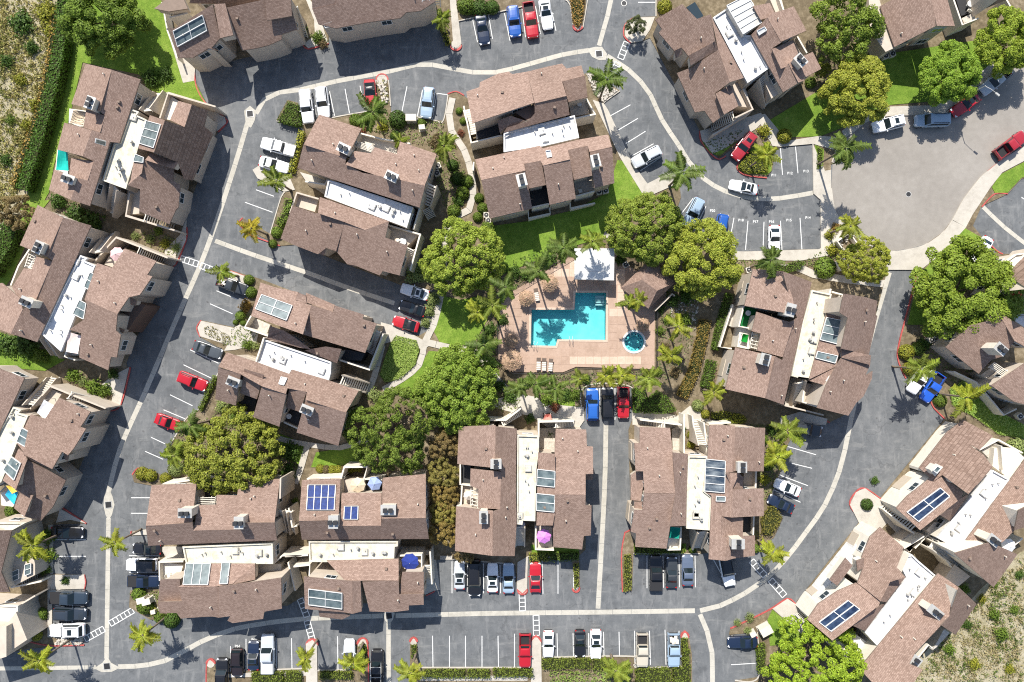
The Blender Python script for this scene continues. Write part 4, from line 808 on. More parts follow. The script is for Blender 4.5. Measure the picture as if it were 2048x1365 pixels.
b.D('550,1040 690,1010 710,1150 580,1180',3.0,'dark').D('915,970 1062,935 1080,1045 930,1085',3.0,'stucco').W('580,1185 715,1155',3.9,mat=M['stucco_pale']).W('930,1095 1080,1055',3.9,mat=M['stucco_pale']).W('548,1210 552,1275 725,1235 718,1180',1.6,mat=M['stucco_pale']).W('885,1150 890,1195 1085,1150',1.6,mat=M['stucco_pale'])
b.D('130,520 290,460 320,600 130,640',3.0,'dark').W('30,370 90,665 340,605',4.0,mat=M['stucco_pale']).ST('55,400','110,600',.4,3.0,1.1,12,False).D('880,340 1010,310 1040,430 890,460',3.0,'stucco').W('1015,310 1085,435 930,470',4.0,mat=M['stucco_pale']).W('110,820 105,890',3.2,mat=M['stucco_pale']).SK('688,735 725,730 738,780 700,788',1,1,'frame').CH(495,965,9.4,(1.5,1.1),1.57).CH(1090,810,9.4,(1.5,1.0),1.57).done(garage=True)
# ---- B14
b = Bld('large brown roofed building with a raised grey metal panelled skylight beside its white roof', (1290,0,4.708), (.5,.866), jetty=True, centre=(850,600))
b.R('560,240,8.3','130,310,4.2','95,185 350,40 490,180 620,135 660,390 410,530 345,450 275,480 130,310 160,275',main=True)
b.Z('415,522,7.6 662,390,8.2 690,470,7.4 430,620,6.8',perp=True)
b.R('760,700,8.1','400,880,4.2','690,470 800,775 660,880 745,1080 640,1160 560,1045 470,1060 300,690 430,640',main=True).R('760,700','930,720,6.5','620,135 690,470 800,775 930,735 640,190')
b.R('700,920,7.0','870,1000,6.5','665,885 800,800 880,1000 745,1080',vents=1).Z('280,480,6.6 340,450,6.8 355,510,6.2 290,550,5.6')
b.F('635,175 770,85 930,340 990,340 1165,650 960,790 930,735',5.6,'white_roof',1,8)
b.D('770,70 960,-30 1020,30 1090,225 925,335',6.6,'metal','skylight_box').SK('765,62 965,-40 1092,222 918,330',1,5,'metal',(b.w(900,150,6.7),Vector((0,0,1)),b.u),'skylight')
b.MN('1260,400,8.1','1000,330,6.4','1000,330 1150,165 1285,400 1200,455 1330,640 1350,600 1450,780 1300,870')
b.R('1230,300','1400,130,6.4','1150,165 1210,120 1235,120 1400,60 1520,290 1280,395').R('1270,540','1420,500,6.6','1195,465 1390,380 1440,500 1410,600 1280,650',vents=0).R('1400,680','1560,560,6.3','1350,600 1420,560 1580,490 1660,650 1500,735 1500,760 1445,780')
b.R('1080,120,7.2','1180,60,6.6','1015,60 1175,30 1225,130 1150,170 1090,190',vents=0).D('1170,-20 1280,-40 1310,90 1230,120',3.0,'stucco').D('1390,380 1430,350 1520,495 1440,510',3.0,'stucco').W('1435,345 1525,500',3.9,mat=M['stucco_pale']).W('1260,-30 1305,95',3.9,mat=M['stucco_pale'])
b.D('1090,690 1170,660 1290,860 1190,930',4.0,'stucco','annex').ST('1090,730','1150,990',4.8,.4,1.3,15).D('790,800 920,760 1010,1020 870,1000',3.2,'stucco').W('925,840 1015,1030 850,1110',4.2).ST('840,1090','620,1200',3.6,.4,1.3,13,False).W('990,1060 640,1270',2.8).D('390,70 470,20 550,150 490,190',3.0,'glass','patio_cover').CH(1465,570,9.0,rot=.2).SK('1050,300 1120,262 1140,295 1070,340',1,1,'frame',b.plane('1260,400,8.1','1000,330,6.4')).done(garage=True)
# ---- B15 top right
b = Bld('brown roofed building by the top right corner, above the shaded lawn', (1720,0,6.244), (.33,.94), centre=(700,100))
b.R('900,100,7.6','430,590,4.6','250,80 500,-60 830,-300 960,320 430,590',main=True).R('900,100,7.6','1130,100,6.6','830,-300 1010,-300 1185,330 960,325',vents=0).R('1560,-200,7.0','1600,60,6.2','1400,-300 1900,-300 1830,0 1520,125',vents=1)
b.D('110,0 230,-40 430,600 320,650 130,390',4.2,'stucco','annex').D('1190,-40 1470,-100 1500,130 1260,200',3.0,'dark').W('1150,-60 1280,310 1480,230',4.0,mat=M['stucco_pale']).D('1270,230 1420,160 1440,240 1300,290',3.2,'stone').W('1820,-20 1890,100',3.2,mat=M['stucco_pale']).done()
# ---- B16
b = Bld('brown roofed building with a green turf balcony, right of the pool garden', (1420,520,4.136), (-.26,.966), centre=(700,650))
b.MN('680,300,8.1','840,180,6.4','600,95 700,130 842,185 610,1200 455,1145 540,800 600,830 655,520 720,480 655,300')
b.R('640,300','310,240,6.2','355,75 540,90 600,95 680,300 710,455 285,380').R('640,600','400,560,6.7','385,430 655,515 700,500 600,805 390,750 420,610 345,590',vents=1).R('520,900','150,900,6.1','210,725 545,800 455,1145 125,1070')
b.F('835,250 1000,285 985,350 935,600 830,980 725,965 720,975 668,960 760,520',5.6,'cream',2,9)
b.R('1270,400,8.0','1360,400,6.2','1105,280 1290,310 1385,340 1370,455 1385,465 1315,785 1085,735 1140,480 1075,440',main=True,vents=2).R('1120,600,7.6','920,600,6.3','1075,435 1145,480 1085,740 1040,885 820,990 970,425',vents=1).SK('958,478 1122,510 1080,705 905,660',1,3).SK('885,758 1050,795 1030,855 868,812',1,1)
b.Z('1085,735,8.0 1332,790,7.2 1325,870,7.0 1090,810,8.2',perp=True).R('1060,830,8.2','1300,1000,6.2','1085,812 1325,870 1285,960 1345,920 1340,985 1270,1130 1210,1185 1145,1290 885,1225 960,1035 1040,885')
b.R('1030,890,7.4','880,960,6.4','1040,885 960,1040 815,1000',vents=0).D('790,1020 960,1050 900,1200 770,1170',3.2,'stucco').W('790,990 765,1175 890,1215',4.1,mat=M['stucco_pale']).D('670,975 790,1000 700,1230 620,1200',.7,'concrete','landing').ST('740,1010','690,1200',5,.4,1.1,14,2)
b.D('290,385 385,410 345,570 245,545',3.0,'turf').W('280,380 240,550 350,570',3.9,mat=M['stucco_pale']).D('250,560 340,575 320,740 225,720',3.0).PG('350,600 415,610 385,750 325,735',5.4,5).W('190,370 80,720 180,735',2.0,mat=M['stucco_pale']).D('185,380 245,390 205,560 130,540',.5,'stone','patio').D('975,400 1010,280 1090,300 1065,430',3.0,'stone').W('1000,240 985,300',4.6,mat=M['stucco_pale']).W('1010,265 1100,290 1080,370',4.0,mat=M['stucco_pale']).W('620,1205 940,1285',3.0).CH(665,415,9.2,(1.1,1.6),1.57).CH(455,825,9.0,(1.4,1.2)).done(garage=True)
# ---- B17 right edge
b = Bld('brown roofed building at the right edge, partly shaded by the big clumpy tree', (1830,500,2.358), (.75,.66), centre=(420,470))
b.MN('420,350,8.1','145,460,4.9','145,460 265,355 330,340 385,290 470,430 420,500 360,520 300,585',vents=1).R('420,350','530,360,6.8','385,285 560,400 560,480 470,430',vents=0).R('520,500,7.8','430,680,6.2','360,640 540,520 700,640 620,760 465,715',vents=1)
b.PG('375,530 440,575 410,600 345,555',5.2,5).D('310,590 380,540 430,590 365,635',3.0,'stone').F('410,300 540,230 560,400',5.6,'white_roof',0,4).W('185,575 290,625 420,780 480,750',2.4,mat=M['stucco_pale']).CH(405,468,9.2).done()
b = Bld('brown roofed building with pale end walls just above the coral red umbrella', (1830,500,2.358), (.75,-.66), centre=(540,90))
b.MN('560,60,8.0','450,120,6.4','440,120 520,20 640,-40 700,90 560,200',vents=1).F('370,90 470,20 520,15 440,120',4.8,'stucco_pale',0,0).W('450,210 520,180',3.8,mat=M['stucco_pale']).done()
# ---- B18
b = Bld('right-hand of two joined buildings with four dark blue panes each, lower right', (1740,820,2.49), (-.62,.78), centre=(430,450), wall='stucco_pale')
b.R('420,300,8.2','300,230,3.5','465,50 615,130 545,200 490,170 560,220 610,285 490,420 360,325 320,355 245,290 385,110',main=True).R('560,230,8.1','600,290,7.6','565,222 612,285 490,425 470,370',vents=1)
b.R('430,400,8.6','150,460,5.3','350,325 465,410 455,440 250,600 130,490 185,430 300,340',vents=0).SK('180,508 345,388 392,430 238,555',2,2,'darkglass')
b.R('460,440,7.2','380,560,6.4','455,440 490,420 400,555 350,525',vents=0)
b.F('605,298 690,345 430,695 330,635',5.6,'white_roof',2,10)
b.MN('700,560,8.0','770,300,6.4','770,250 860,330 860,470 740,500 720,600 660,660 530,690 430,715')
b.R('640,680','660,860,6.2','420,715 600,660 735,720 615,885').R('800,520','860,560,6.6','740,500 860,440 860,560 720,600',vents=0)
b.D('555,205 620,160 660,185 600,250',3.0,'stone').W('545,200 640,150 760,215',3.8).D('620,190 720,190 770,240 690,340 610,280',4.0,'stucco_pale','landing').W('655,180 665,300',4.8).ST('65,470','220,590',.5,4.4,1.2,14).ST('305,665','440,770',4.6,.8,1.2,14).D('320,560 400,560 330,640 280,600',4.0,'stucco','landing').W('270,630 170,690',4.6).D('170,640 260,620 200,710 150,660',2.6,'stucco_pale','landing').D('370,840 420,770 500,830 440,880',3.0,'stucco','landing').CH(615,650,9.2,rot=1.57)
b.Z('300,300,7.6 330,268,7.8 365,285,7.8 325,332,7.4',mat=M['stucco_pale']).SK('310,300 330,280 348,290 328,315',1,1,'skyglass',(b.w(330,300,7.9),Vector((0,0,1)),b.u)).W('690,700 760,640',3.0).done(garage=True)
# ---- B19
b = Bld('brown roofed building nearest the bottom right corner, with bright white window walls', (1580,1020,2.597), (-.62,.78), centre=(430,480), wall='stucco_pale')
b.R('480,330,8.2','380,250,6.0','470,90 590,195 555,300 600,350 520,375 470,475 350,380 385,290 365,265 415,140',main=True).R('530,380,8.0','590,370,7.4','520,375 600,350 500,480 470,475',vents=1)
b.R('420,470,8.6','150,560,6.2','345,380 470,475 460,500 220,680 90,570 145,490 250,420',vents=0).SK('148,580 298,468 360,515 210,628',2,2,'darkglass').R('460,500,7.2','400,620,6.4','460,505 500,480 390,630 320,600',vents=0)
b.F('590,240 630,230 660,260 760,345 450,705 385,635 600,350 580,310',5.6,'white_roof',2,10)
b.MN('800,430,8.1','680,420,6.4','770,330 880,405 830,550 785,600 700,690 650,745 620,800 690,830 640,900 430,900 360,825')
b.R('830,550','960,560,6.3','880,405 970,490 860,650 785,600 830,550')
b.D('408,107 470,120 415,140 365,265 210,380 280,400 180,480 90,560 73,527',2.8,'white_roof','podium')
b.Z('205,365,6.2 290,250,6.8 325,290,6.6 245,395,5.8').Z('345,265,6.6 385,250,6.8 385,300,6.4 350,320,6.2')
b.D('590,215 620,235 580,325 555,300',6.0,'stucco','parapet_wall').D('235,690 330,640 420,700 360,830 300,790',3.4,'white_roof','landing').W('245,740 360,700',4.2).W('300,780 440,700',4.0).D('740,730 800,620 830,640 760,715',3.0,'stone').W('640,800 720,700 740,720',4.0).ST('50,530','110,590',.5,4,1.2,10).D('570,160 640,110 700,130 620,220 590,210',2.6,'stucco','landing').W('650,200 720,130 840,300',3.2).CH(760,535,9.2,(2.4,1.0),1.57).CH(645,790,9.0,(1.6,1.4)).done(garage=True)
# ---------------------------------------------------------------- plants
import numpy as np
NR = np.random.RandomState(11)
def leaf_cloud(name, c, n, size, aspect=1.0, mat=None):
    """one quad per leaf: centres c, normals n, sizes size"""
    N = len(c); n = n/np.linalg.norm(n, axis=1, keepdims=True)
    r = NR.normal(size=(N,3)); t = np.cross(n, r); t /= np.linalg.norm(t, axis=1, keepdims=True); b = np.cross(n, t)
    h = (size/2)[:,None]; a = t*h*aspect; d = b*h
    bend = n*(size*0.12)[:,None]
    v = np.stack([c-a-bend, c-d, c+a-bend, c+d], 1).reshape(-1,3)
    me = bpy.data.meshes.new(name); me.vertices.add(4*N); me.vertices.foreach_set('co', v.ravel().astype(np.float32))
    me.loops.add(4*N); me.loops.foreach_set('vertex_index', np.arange(4*N, dtype=np.int32))
    me.polygons.add(N); me.polygons.foreach_set('loop_start', np.arange(0, 4*N, 4, dtype=np.int32))
    me.update(calc_edges=True); me.materials.append(mat or M['leaf']); return me
def dirs(N, zmin=-0.3):
    z = NR.uniform(zmin, 1, N); p = NR.uniform(0, 2*np.pi, N); r = np.sqrt(1-z*z)
    return np.stack([r*np.cos(p), r*np.sin(p), z], 1)
def crown(name, R, squash, ncl, per, rc, leaf, zmin=-0.25, flat=0.8, up=0.35, aspect=1.0, outline=0.12, inner=0.2):
    """crown made of leaf clumps spread over and through an uneven dome"""
    d = dirs(ncl, zmin); ang = np.arctan2(d[:,1], d[:,0]); ph = NR.uniform(0, 6.28, 4)
    lob = 1+outline*(np.sin(2*ang+ph[0])*0.5+np.sin(3*ang+ph[1])*0.6+np.sin(5*ang+ph[2])*0.5)
    f = np.where(NR.uniform(size=ncl) < inner, NR.uniform(0.45, 0.8, ncl), NR.uniform(0.82, 1.0, ncl))
    cc = d*(R*lob*f)[:,None]; cc[:,2] *= squash
    rad = rc*R*NR.uniform(0.65, 1.35, ncl)
    C = []; Nn = []; S = []
    for i in range(ncl):
        k = int(per*(rad[i]/(rc*R))**2)+8; e = dirs(k, -0.75); jr = NR.uniform(0.6, 1.05, k)
        p = e*(rad[i]*jr)[:,None]; p[:,2] *= flat; C.append(cc[i]+p)
        nn = e*0.9 + NR.normal(size=(k,3))*0.45; nn[:,2] += up; Nn.append(nn); S.append(leaf*NR.uniform(0.7, 1.35, k))
    return leaf_cloud(name, np.concatenate(C), np.concatenate(Nn), np.concatenate(S), aspect)
CROWN = {'clumpy': crown('clumpy_crown', 5, .62, 150, 300, .145, .18, inner=.25, flat=.75, up=.6, outline=.12), 'broccoli': crown('broad_crown', 5, .62, 300, 150, .1, .16, inner=.22, flat=.8, up=.55, outline=.12),
         'fine': crown('fine_crown', 5, .7, 430, 75, .075, .24, up=.25, aspect=.4, outline=.2), 'dense': crown('dense_crown', 5, .58, 340, 105, .086, .165, up=.5, outline=.13, inner=.15),
         'loose': crown('loose_crown', 5, .8, 110, 190, .15, .21, up=.45, outline=.25, inner=.35)}
def trunk_mesh(h, r, spread, n=5):
    mb = MB(); mb.tube([(0,0,0),(.05,.02,h*.35),(.0,.05,h*.62)], [r*1.25,r,r*.85], 9)
    for k in range(n):
        a = k*6.283/n+.4; x, y = math.cos(a), math.sin(a)
        mb.tube([(0,.05,h*.55),(x*spread*.3,y*spread*.3,h*.8),(x*spread*.7,y*spread*.7,h*1.05)], [r*.6,r*.42,r*.15], 6)
    return mb.mesh('trunk', M['bark'], smooth=True)
TRUNK = trunk_mesh(4.2, .28, 3.4)
def tree(x, y, rpx, kind, col, label, zc=4.6, grp='broad leaved trees', squash=1.0):
    loc = P(x, y, zc); loc.z = 0.1; r = rpx/K*(H-zc)/H
    t = thing('broadleaf_tree', label, 'tree', loc, random.uniform(0, 6.28), grp)
    s = r/5.0; c = new_obj('crown', CROWN[kind], t); c.location = (0,0,zc-.1); c.scale = (s, s, min(s,1.25)*squash); c.color = (*col, 1)
    k = new_obj('trunk', TRUNK, t); k.scale = (min(s,1.2),)*2+(zc/5.0,); return t
YG = (0.31,0.34,0.045); GR_ = (0.17,0.25,0.035); DG = (0.10,0.17,0.03); YL = (0.30,0.345,0.045); OL = (0.25,0.28,0.04); OB = (0.27,0.24,0.07); OR = (0.30,0.225,0.07); BR = (0.25,0.19,0.08)
for a in [(925,518,78,'broccoli',(.26,.335,.045),'large round yellow green tree left of the shaded lawn, above the junction of pale footpaths'), (1290,455,72,'broccoli',(.22,.285,.04),'deep green broad tree standing between the pool house and the big lawn'),
    (1405,520,72,'clumpy',YL,'yellow green tree right of the pool house, below the silver blue SUV'), (1712,185,64,'clumpy',YG,'yellow green clumpy tree on the street lawn above the tall green kerb palm'), (1897,150,58,'clumpy',(.21,.33,.035),'bright green clumpy tree on the kerb between the grey van and the red sports car'),
    (2012,85,62,'clumpy',(.25,.33,.035),'green tree in the top right corner, overhanging the white pickup'), (1687,58,68,'loose',(.19,.265,.035),'loose leafy green tree filling the gap between the two buildings at the upper right'), (1730,522,48,'dense',YG,'small dense yellow green tree beside the apron of the cul-de-sac'),
    (1930,582,98,'clumpy',(.19,.265,.03),'very large clumpy green tree by the right edge, shading a brown roof'), (470,905,92,'dense',OL,'huge olive green tree overhanging the trellis of the roof below the red sedan'), (785,862,86,'fine',(.16,.225,.035),'dark fine needled tree next to the autumn coloured row, biggest in the central garden'),
    (918,778,82,'broccoli',(.20,.29,.04),'green broad tree just above the autumn tinted shrubby trees, right of the dark fine one'), (208,30,78,'clumpy',(.14,.215,.025),'dark green spreading tree casting a long shadow at the top of the left hedge'), (1628,1322,92,'dense',(.26,.37,.03),'bright green dense tree at the bottom edge, below the four dark blue panes'),
    (30,425,36,'loose',BR,'brown tinted bushy tree at the left edge beside the tall hedge')]:
    tree(*a)
for a in [(890,890,30,'loose',BR,'brownish green tree at the top of the autumn coloured row'), (885,945,30,'loose',OB,'olive and orange tree second from the top of the autumn coloured row'), (890,990,26,'loose',OR,'orange tree in the middle of the autumn coloured row'), (886,1025,26,'loose',(.30,.27,.07),'mixed green and orange tree second from the bottom of the autumn coloured row'), (888,1062,29,'loose',OR,'rusty orange tree at the bottom of the autumn coloured row'), (930,1108,18,'loose',BR,'small sparse brown tree just above the parked silver sedan and black van')]:
    tree(*a, zc=3.0, grp='autumn coloured trees in a row', squash=1.2)
for a in [(1272,52,19,'loose',(.11,.13,.05),'small olive tree in the round concrete corner planter by the ladder crossing'), (1645,140,14,'loose',OL,'small olive tree behind the right balcony of the roof with the grey panelled skylight'), (860,1120,8,'loose',GR_,'low green tuft tree beside the curved concrete end near the silver sedan')][:2]:
    tree(*a, zc=2.2, grp='small olive trees')
# ---- palms
def frond_mesh(L, droop, wid, n=18):
    mb = MB(); ps = []
    for i in range(9):
        t = i/8; ps.append(Vector((L*(t-.12*t*t*droop), 0, L*(.42*t-.30*t*t*(1+droop)))))
    mb.tube(ps, [.045*(1-.8*i/8)+.006 for i in range(9)], 5, cap=False)
    for k in range(n):
        t = .12+.86*k/(n-1); f = t*8; i = min(7, int(f)); p = ps[i].lerp(ps[i+1], f-i); w = wid*math.sin(min(1, t*1.15+.15)*math.pi*.86)**.7+.12
        for sg in (-1, 1):
            e = Vector((.55, sg*1.0, random.uniform(-.35, .25))).normalized()*w*random.uniform(.85, 1.1); m_ = Vector((.09,0,0))
            mb.add([p-m_*.6, p+m_*.6, p+e*.6+m_*.9+Vector((0,0,.04)), p+e-Vector((0,0,.22*w)), p+e*.6-m_*.6+Vector((0,0,.04))], [(0,1,2,3,4) if sg > 0 else (4,3,2,1,0)])
    return mb.mesh('frond', M['frond'])
FR = [frond_mesh(2.9, .2, .72), frond_mesh(2.7, .75, .68), frond_mesh(2.3, 1.5, .62), frond_mesh(2.5, -.4, .66)]
def palm_trunk():
    mb = MB(); mb.tube([(0,0,0),(.02,.0,.06),(0,.01,.5),(0,0,1)], [.26,.17,.14,.125], 9); return mb.mesh('palm_trunk', M['bark'], smooth=True)
PTR = palm_trunk()
PY = (.34,.38,.05); PG = (.16,.23,.05); PM = (.25,.31,.05); PO = (.42,.36,.04)
def palm(x, y, r, h, col, label, n=11):
    loc = P(x, y, h); loc.z = 0.1; t = thing('palm_tree', label, 'palm tree', loc, random.uniform(0, 6.28), 'feathery palm trees')
    k = new_obj('trunk', PTR, t); k.scale = (1, 1, h); s = r/K*(H-h)/H/2.85
    n = random.randint(9, 14); off = random.uniform(0, 6); tx, ty = random.uniform(-.18,.18), random.uniform(-.18,.18)
    for i in range(n):
        f = new_obj('frond', FR[0 if i%4 == 0 else 1 if i%4 in (1,2) else 2] if i < n-2 else FR[3], t); f.location = (0,0,h-.03*i); a = off+i*2.39996+random.uniform(-.45,.45)
        f.rotation_euler = (random.uniform(-.3,.3), (random.uniform(-.15,.35) if i < n-2 else -.35)+tx*math.cos(a)+ty*math.sin(a), a); q = s*random.uniform(.72,1.16); f.scale = (q, q*1.1, q)
        v = random.uniform(.85,1.15); f.color = (col[0]*v, col[1]*v*random.uniform(.95,1.05), col[2], 1)
    return t
for a in [(1214,158,42,8.5,PG,'green palm in the pebble bed at the end of the ladder crossing'), (1366,345,44,8.5,PG,'tall green palm leaning over the bend of the drive, above the silver blue SUV'), (1692,297,42,9,PG,'tall green palm on the kerb left of the cul-de-sac, casting a star shaped shadow'), (1533,310,30,7,PY,'yellow green palm in the grass island beside the red SUV'),
    (888,292,32,6,PM,'yellow green palm between the curving footpath and the shingle roof'), (553,362,32,6.5,PM,'yellow green palm on the small concrete island below the white sedan'), (503,456,27,6.5,PO,'golden yellow palm at the red kerb tip above the gutter drive'), (441,545,26,6.5,PM,'yellow green palm over the pickup loaded with tools'),
    (745,225,40,7,PG,'shaggy green palm beside the dark clipped balls, at the red sports car with black top'), (800,283,22,4.5,PM,'low yellow green palm next to the utility box behind the roof'),
    (985,612,36,8,PM,'yellow green palm at the left corner of the pool deck, over the lawn'), (1012,575,34,9,PG,'green palm at the upper left rail of the pool fence'), (1078,542,36,9,PG,'green palm at the middle of the sloping pool fence'), (1128,497,36,9,PG,'green palm at the upper end of the sloping pool fence'), (1185,482,30,8,PM,'yellow green palm overhanging the white pool shelter'),
    (955,625,30,7,PY,'yellow palm on the lawn left of the pool deck'), (968,690,34,7.5,PG,'green palm at the lower left corner of the pool deck by the footpath'), (1258,606,24,6.5,PM,'left palm of the pair at the corner of the pool house'), (1277,602,22,7,PY,'right palm of the pair at the corner of the pool house'), (1358,655,30,7,PY,'yellow palm in the garden right of the pool fence, upper one'), (1343,712,30,7,PY,'yellow palm in the garden right of the pool fence, lower one'),
    (1212,752,28,5.5,PY,'yellow palm above the bright blue SUV'), (1244,752,27,5.5,PY,'yellow palm above the red pickup in the central bay'), (1298,757,32,6.5,PM,'yellow green palm over the large clipped hedge right of the red pickup'), (1160,758,22,5,PM,'small yellow green palm below the pool fence, left of the bright blue SUV'),
    (1110,778,30,6,PG,'green palm by the forked footpath above the pale entrance walk'), (1072,768,32,6.5,PG,'green palm below the three sun loungers'), (1040,775,28,6,PG,'green palm left of the forked footpath'), (1428,785,28,6,PY,'yellow palm at the lower end of the reddish hedge'), (1542,522,36,9,PG,'green palm shadowing the roof right of the pool garden'),
    (1575,862,36,6.5,PM,'yellow green palm in front of the dark SUV tucked under the roof'), (1556,915,32,6,PY,'yellow palm beside the white sedan in the right hand bays'), (1546,1106,32,6.5,PY,'yellow palm at the end of the lower right ladder crossing'), (1843,738,36,7.5,PM,'green palm hanging over the white SUV next to the bright blue pickup'), (1935,795,40,6.5,PY,'big yellow palm in front of the angled wall at the right'),
    (1702,452,28,7,PY,'yellow palm at the lower left edge of the cul-de-sac'), (65,1092,40,6.5,PY,'large yellow palm in front of the building end at the left edge'), (78,1322,36,7.5,PY,'yellow palm leaning off the planter at the bottom left'), (230,1086,30,7,PY,'yellow palm over the gutter of the left drive'), (285,1272,38,7,PY,'yellow palm by the clipped bushes, left of the curving gutter'),
    (610,1318,26,6.5,PY,'small yellow palm on the walkway tip below the ladder crossing'), (706,1328,34,7,PY,'yellow palm over the silver coupe at the bottom'), (820,1346,34,6.5,PY,'yellow palm at the bottom edge right of the gutter spur'), (1232,1342,34,5,PM,'yellow green palm at the bottom edge left of the beige pickup'), (380,852,34,6.5,PG,'green palm partly hiding the red sedan'), (347,912,32,6.5,PM,'green palm above the pale clipped mound beside the huge olive tree'),
    (884,38,22,5,PM,'slender palm in the narrow bed beside the top walkway'), (1135,1392,20,5,PM,'')][:-1]:
    palm(*a)
# ---- shrubs
def shrub_mesh(kind):
    N = {'ball': 900, 'loose': 520, 'flower': 420}[kind]; d = dirs(N, -0.25)
    if kind == 'ball':
        c = d*NR.uniform(.93, 1.03, N)[:,None]; n = d+NR.normal(size=(N,3))*.28; s = NR.uniform(.11, .17, N); asp = 1
    elif kind == 'loose':
        ang = np.arctan2(d[:,1], d[:,0]); c = d*(NR.uniform(.45, 1.1, N)*(1+.2*np.sin(4*ang+1)))[:,None]; n = d*.6+NR.normal(size=(N,3))*.55; n[:,2] += .3; s = NR.uniform(.17, .32, N); asp = .6
    else:
        c = d*NR.uniform(.4, 1.1, N)[:,None]; n = NR.normal(size=(N,3)); n[:,2] += .6; s = NR.uniform(.16, .3, N); asp = .5
    c[:,2] = c[:,2]*.8
    return leaf_cloud('shrub_'+kind, c, n, s, asp)
SHM = {k: shrub_mesh(k) for k in ('ball', 'loose', 'flower')}
CORE = {}
mb = MB()
for zz, rr in ((0,0.7),(.3,.86),(.55,.72),(.7,.4)):
    for k in range(10): mb.v.append(Vector((rr*math.cos(k*.6283), rr*math.sin(k*.6283), zz)))
for j in range(3):
    for k in range(10): mb.f.append((j*10+k, j*10+(k+1)%10, j*10+10+(k+1)%10, j*10+10+k))
mb.f.append(tuple(range(30, 40))); COREM = mb.mesh('shaded_twigs', M['twig'])
LM = [(556,293,'the white pickup at the left stalls'), (546,330,'the white sedan below the white pickup'), (740,185,'the red sports car with black top'), (855,205,'the grey SUV in the upper stalls'), (1028,42,'the blue wagon at the top'), (613,213,'the white pickup beside the hedge triangle'), (1488,292,'the red SUV in the single bay'), (1387,425,'the silver blue SUV'), (1550,478,'the white coupe in bay P16'), (1866,775,'the bright blue pickup'), (460,572,'the pickup loaded with tools'), (413,699,'the dark grey sedan'), (384,763,'the red wagon'), (337,845,'the red sedan near the olive tree'), (810,648,'the red convertible'), (1185,808,'the bright blue SUV'), (1247,805,'the red pickup in the central bay'), (1071,1157,'the red coupe'), (1312,1146,'the black pickup below the roof'), (1563,1008,'the navy sedan at the right stalls'), (1285,1302,'the beige pickup'), (1485,1286,'the dark blue sedan by the bottom right lawn'), (697,1310,'the silver coupe'), (1050,1303,'the red pickup at the bottom'), (133,1261,'the white SUV at bottom left'), (285,1163,'the navy pickup'), (1137,640,'the swimming pool'), (1268,684,'the round spa'), (1295,568,'the pool house'), (1930,582,'the very large clumpy tree'), (785,862,'the dark fine needled tree'), (470,905,'the huge olive green tree'), (1712,185,'the yellow green street tree'), (120,320,'the teal shade sail'), (230,510,'the faded pink umbrella'), (90,815,'the pale square awning'), (748,968,'the blue hexagonal umbrella'), (818,1127,'the navy umbrella'), (1088,1075,'the magenta umbrella'), (1349,1068,'the green awning'), (1810,370,'the cul-de-sac'), (20,990,'the blue and yellow canopy'), (1628,1322,'the bright green dense tree'), (2030,590,'the coral red umbrella'), (735,390,'the white roofed building in the upper left'), (1085,290,'the roof above the shaded lawn'), (210,42,'the dark spreading tree at the top of the left hedge')]
USED = {}
def where(x, y, pre):
    """a true phrase that points at the spot, by the nearest landmarks"""
    c = sorted(LM, key=lambda l: (l[0]-x)**2+(l[1]-y)**2)
    for fmt in ('{p} {d} {a}', '{p} {d} {a}, somewhat further', '{p} {d} {a}, farthest of its row'):
        for l in c[:4]:
            dx = x-l[0]; dy = y-l[1]
            d = ('right of' if dx > 0 else 'left of') if abs(dx) > 2.2*abs(dy) else ('below' if dy > 0 else 'above') if abs(dy) > 2.2*abs(dx) else ('lower' if dy > 0 else 'upper')+(' right of' if dx > 0 else ' left of')
            s = fmt.format(p=pre, d=d, a=l[2])
            if s not in USED and len(s.split()) <= 16: USED[s] = 1; return s
    return s
SC_ = {'g': ((.14,.215,.03),'green'), 'y': ((.28,.29,.035),'yellow green'), 'd': ((.07,.13,.022),'dark green'), 'o': ((.30,.19,.04),'orange tinted'), 'r': ((.24,.09,.05),'reddish'), 'p': ((.24,.30,.10),'pale green'), 'b': ((.19,.145,.07),'brownish')}
def shrub(x, y, r, c='g', kind='ball', h=None):
    h = h or min(1.5, r/K*1.1); col, cn = SC_[c]; sz = 'tiny' if r < 7.5 else 'small' if r < 11 else 'medium' if r < 16 else 'large'
    t = thing('shrub', where(x, y, f"{sz} {'clipped round ' if kind == 'ball' else 'flowering ' if kind == 'flower' else 'loose '}{cn} bush"), 'shrub', P(x, y, h*.6), random.uniform(0, 6.28), {'ball':'clipped round bushes','loose':'loose bushes','flower':'flowering bushes'}[kind])
    t.location.z = .1; s = r/K; f = new_obj('foliage', SHM[kind], t); f.location = (0,0,h*.28); f.scale = (s*random.uniform(.92,1.08), s, h*.9); v = random.uniform(.85,1.15); f.color = (col[0]*v, col[1]*v, col[2]*v, 1)
    k = new_obj('shaded_twigs', COREM, t); k.scale = (s, s, h*1.15) if kind == 'ball' else (s*.6, s*.6, h*.7)
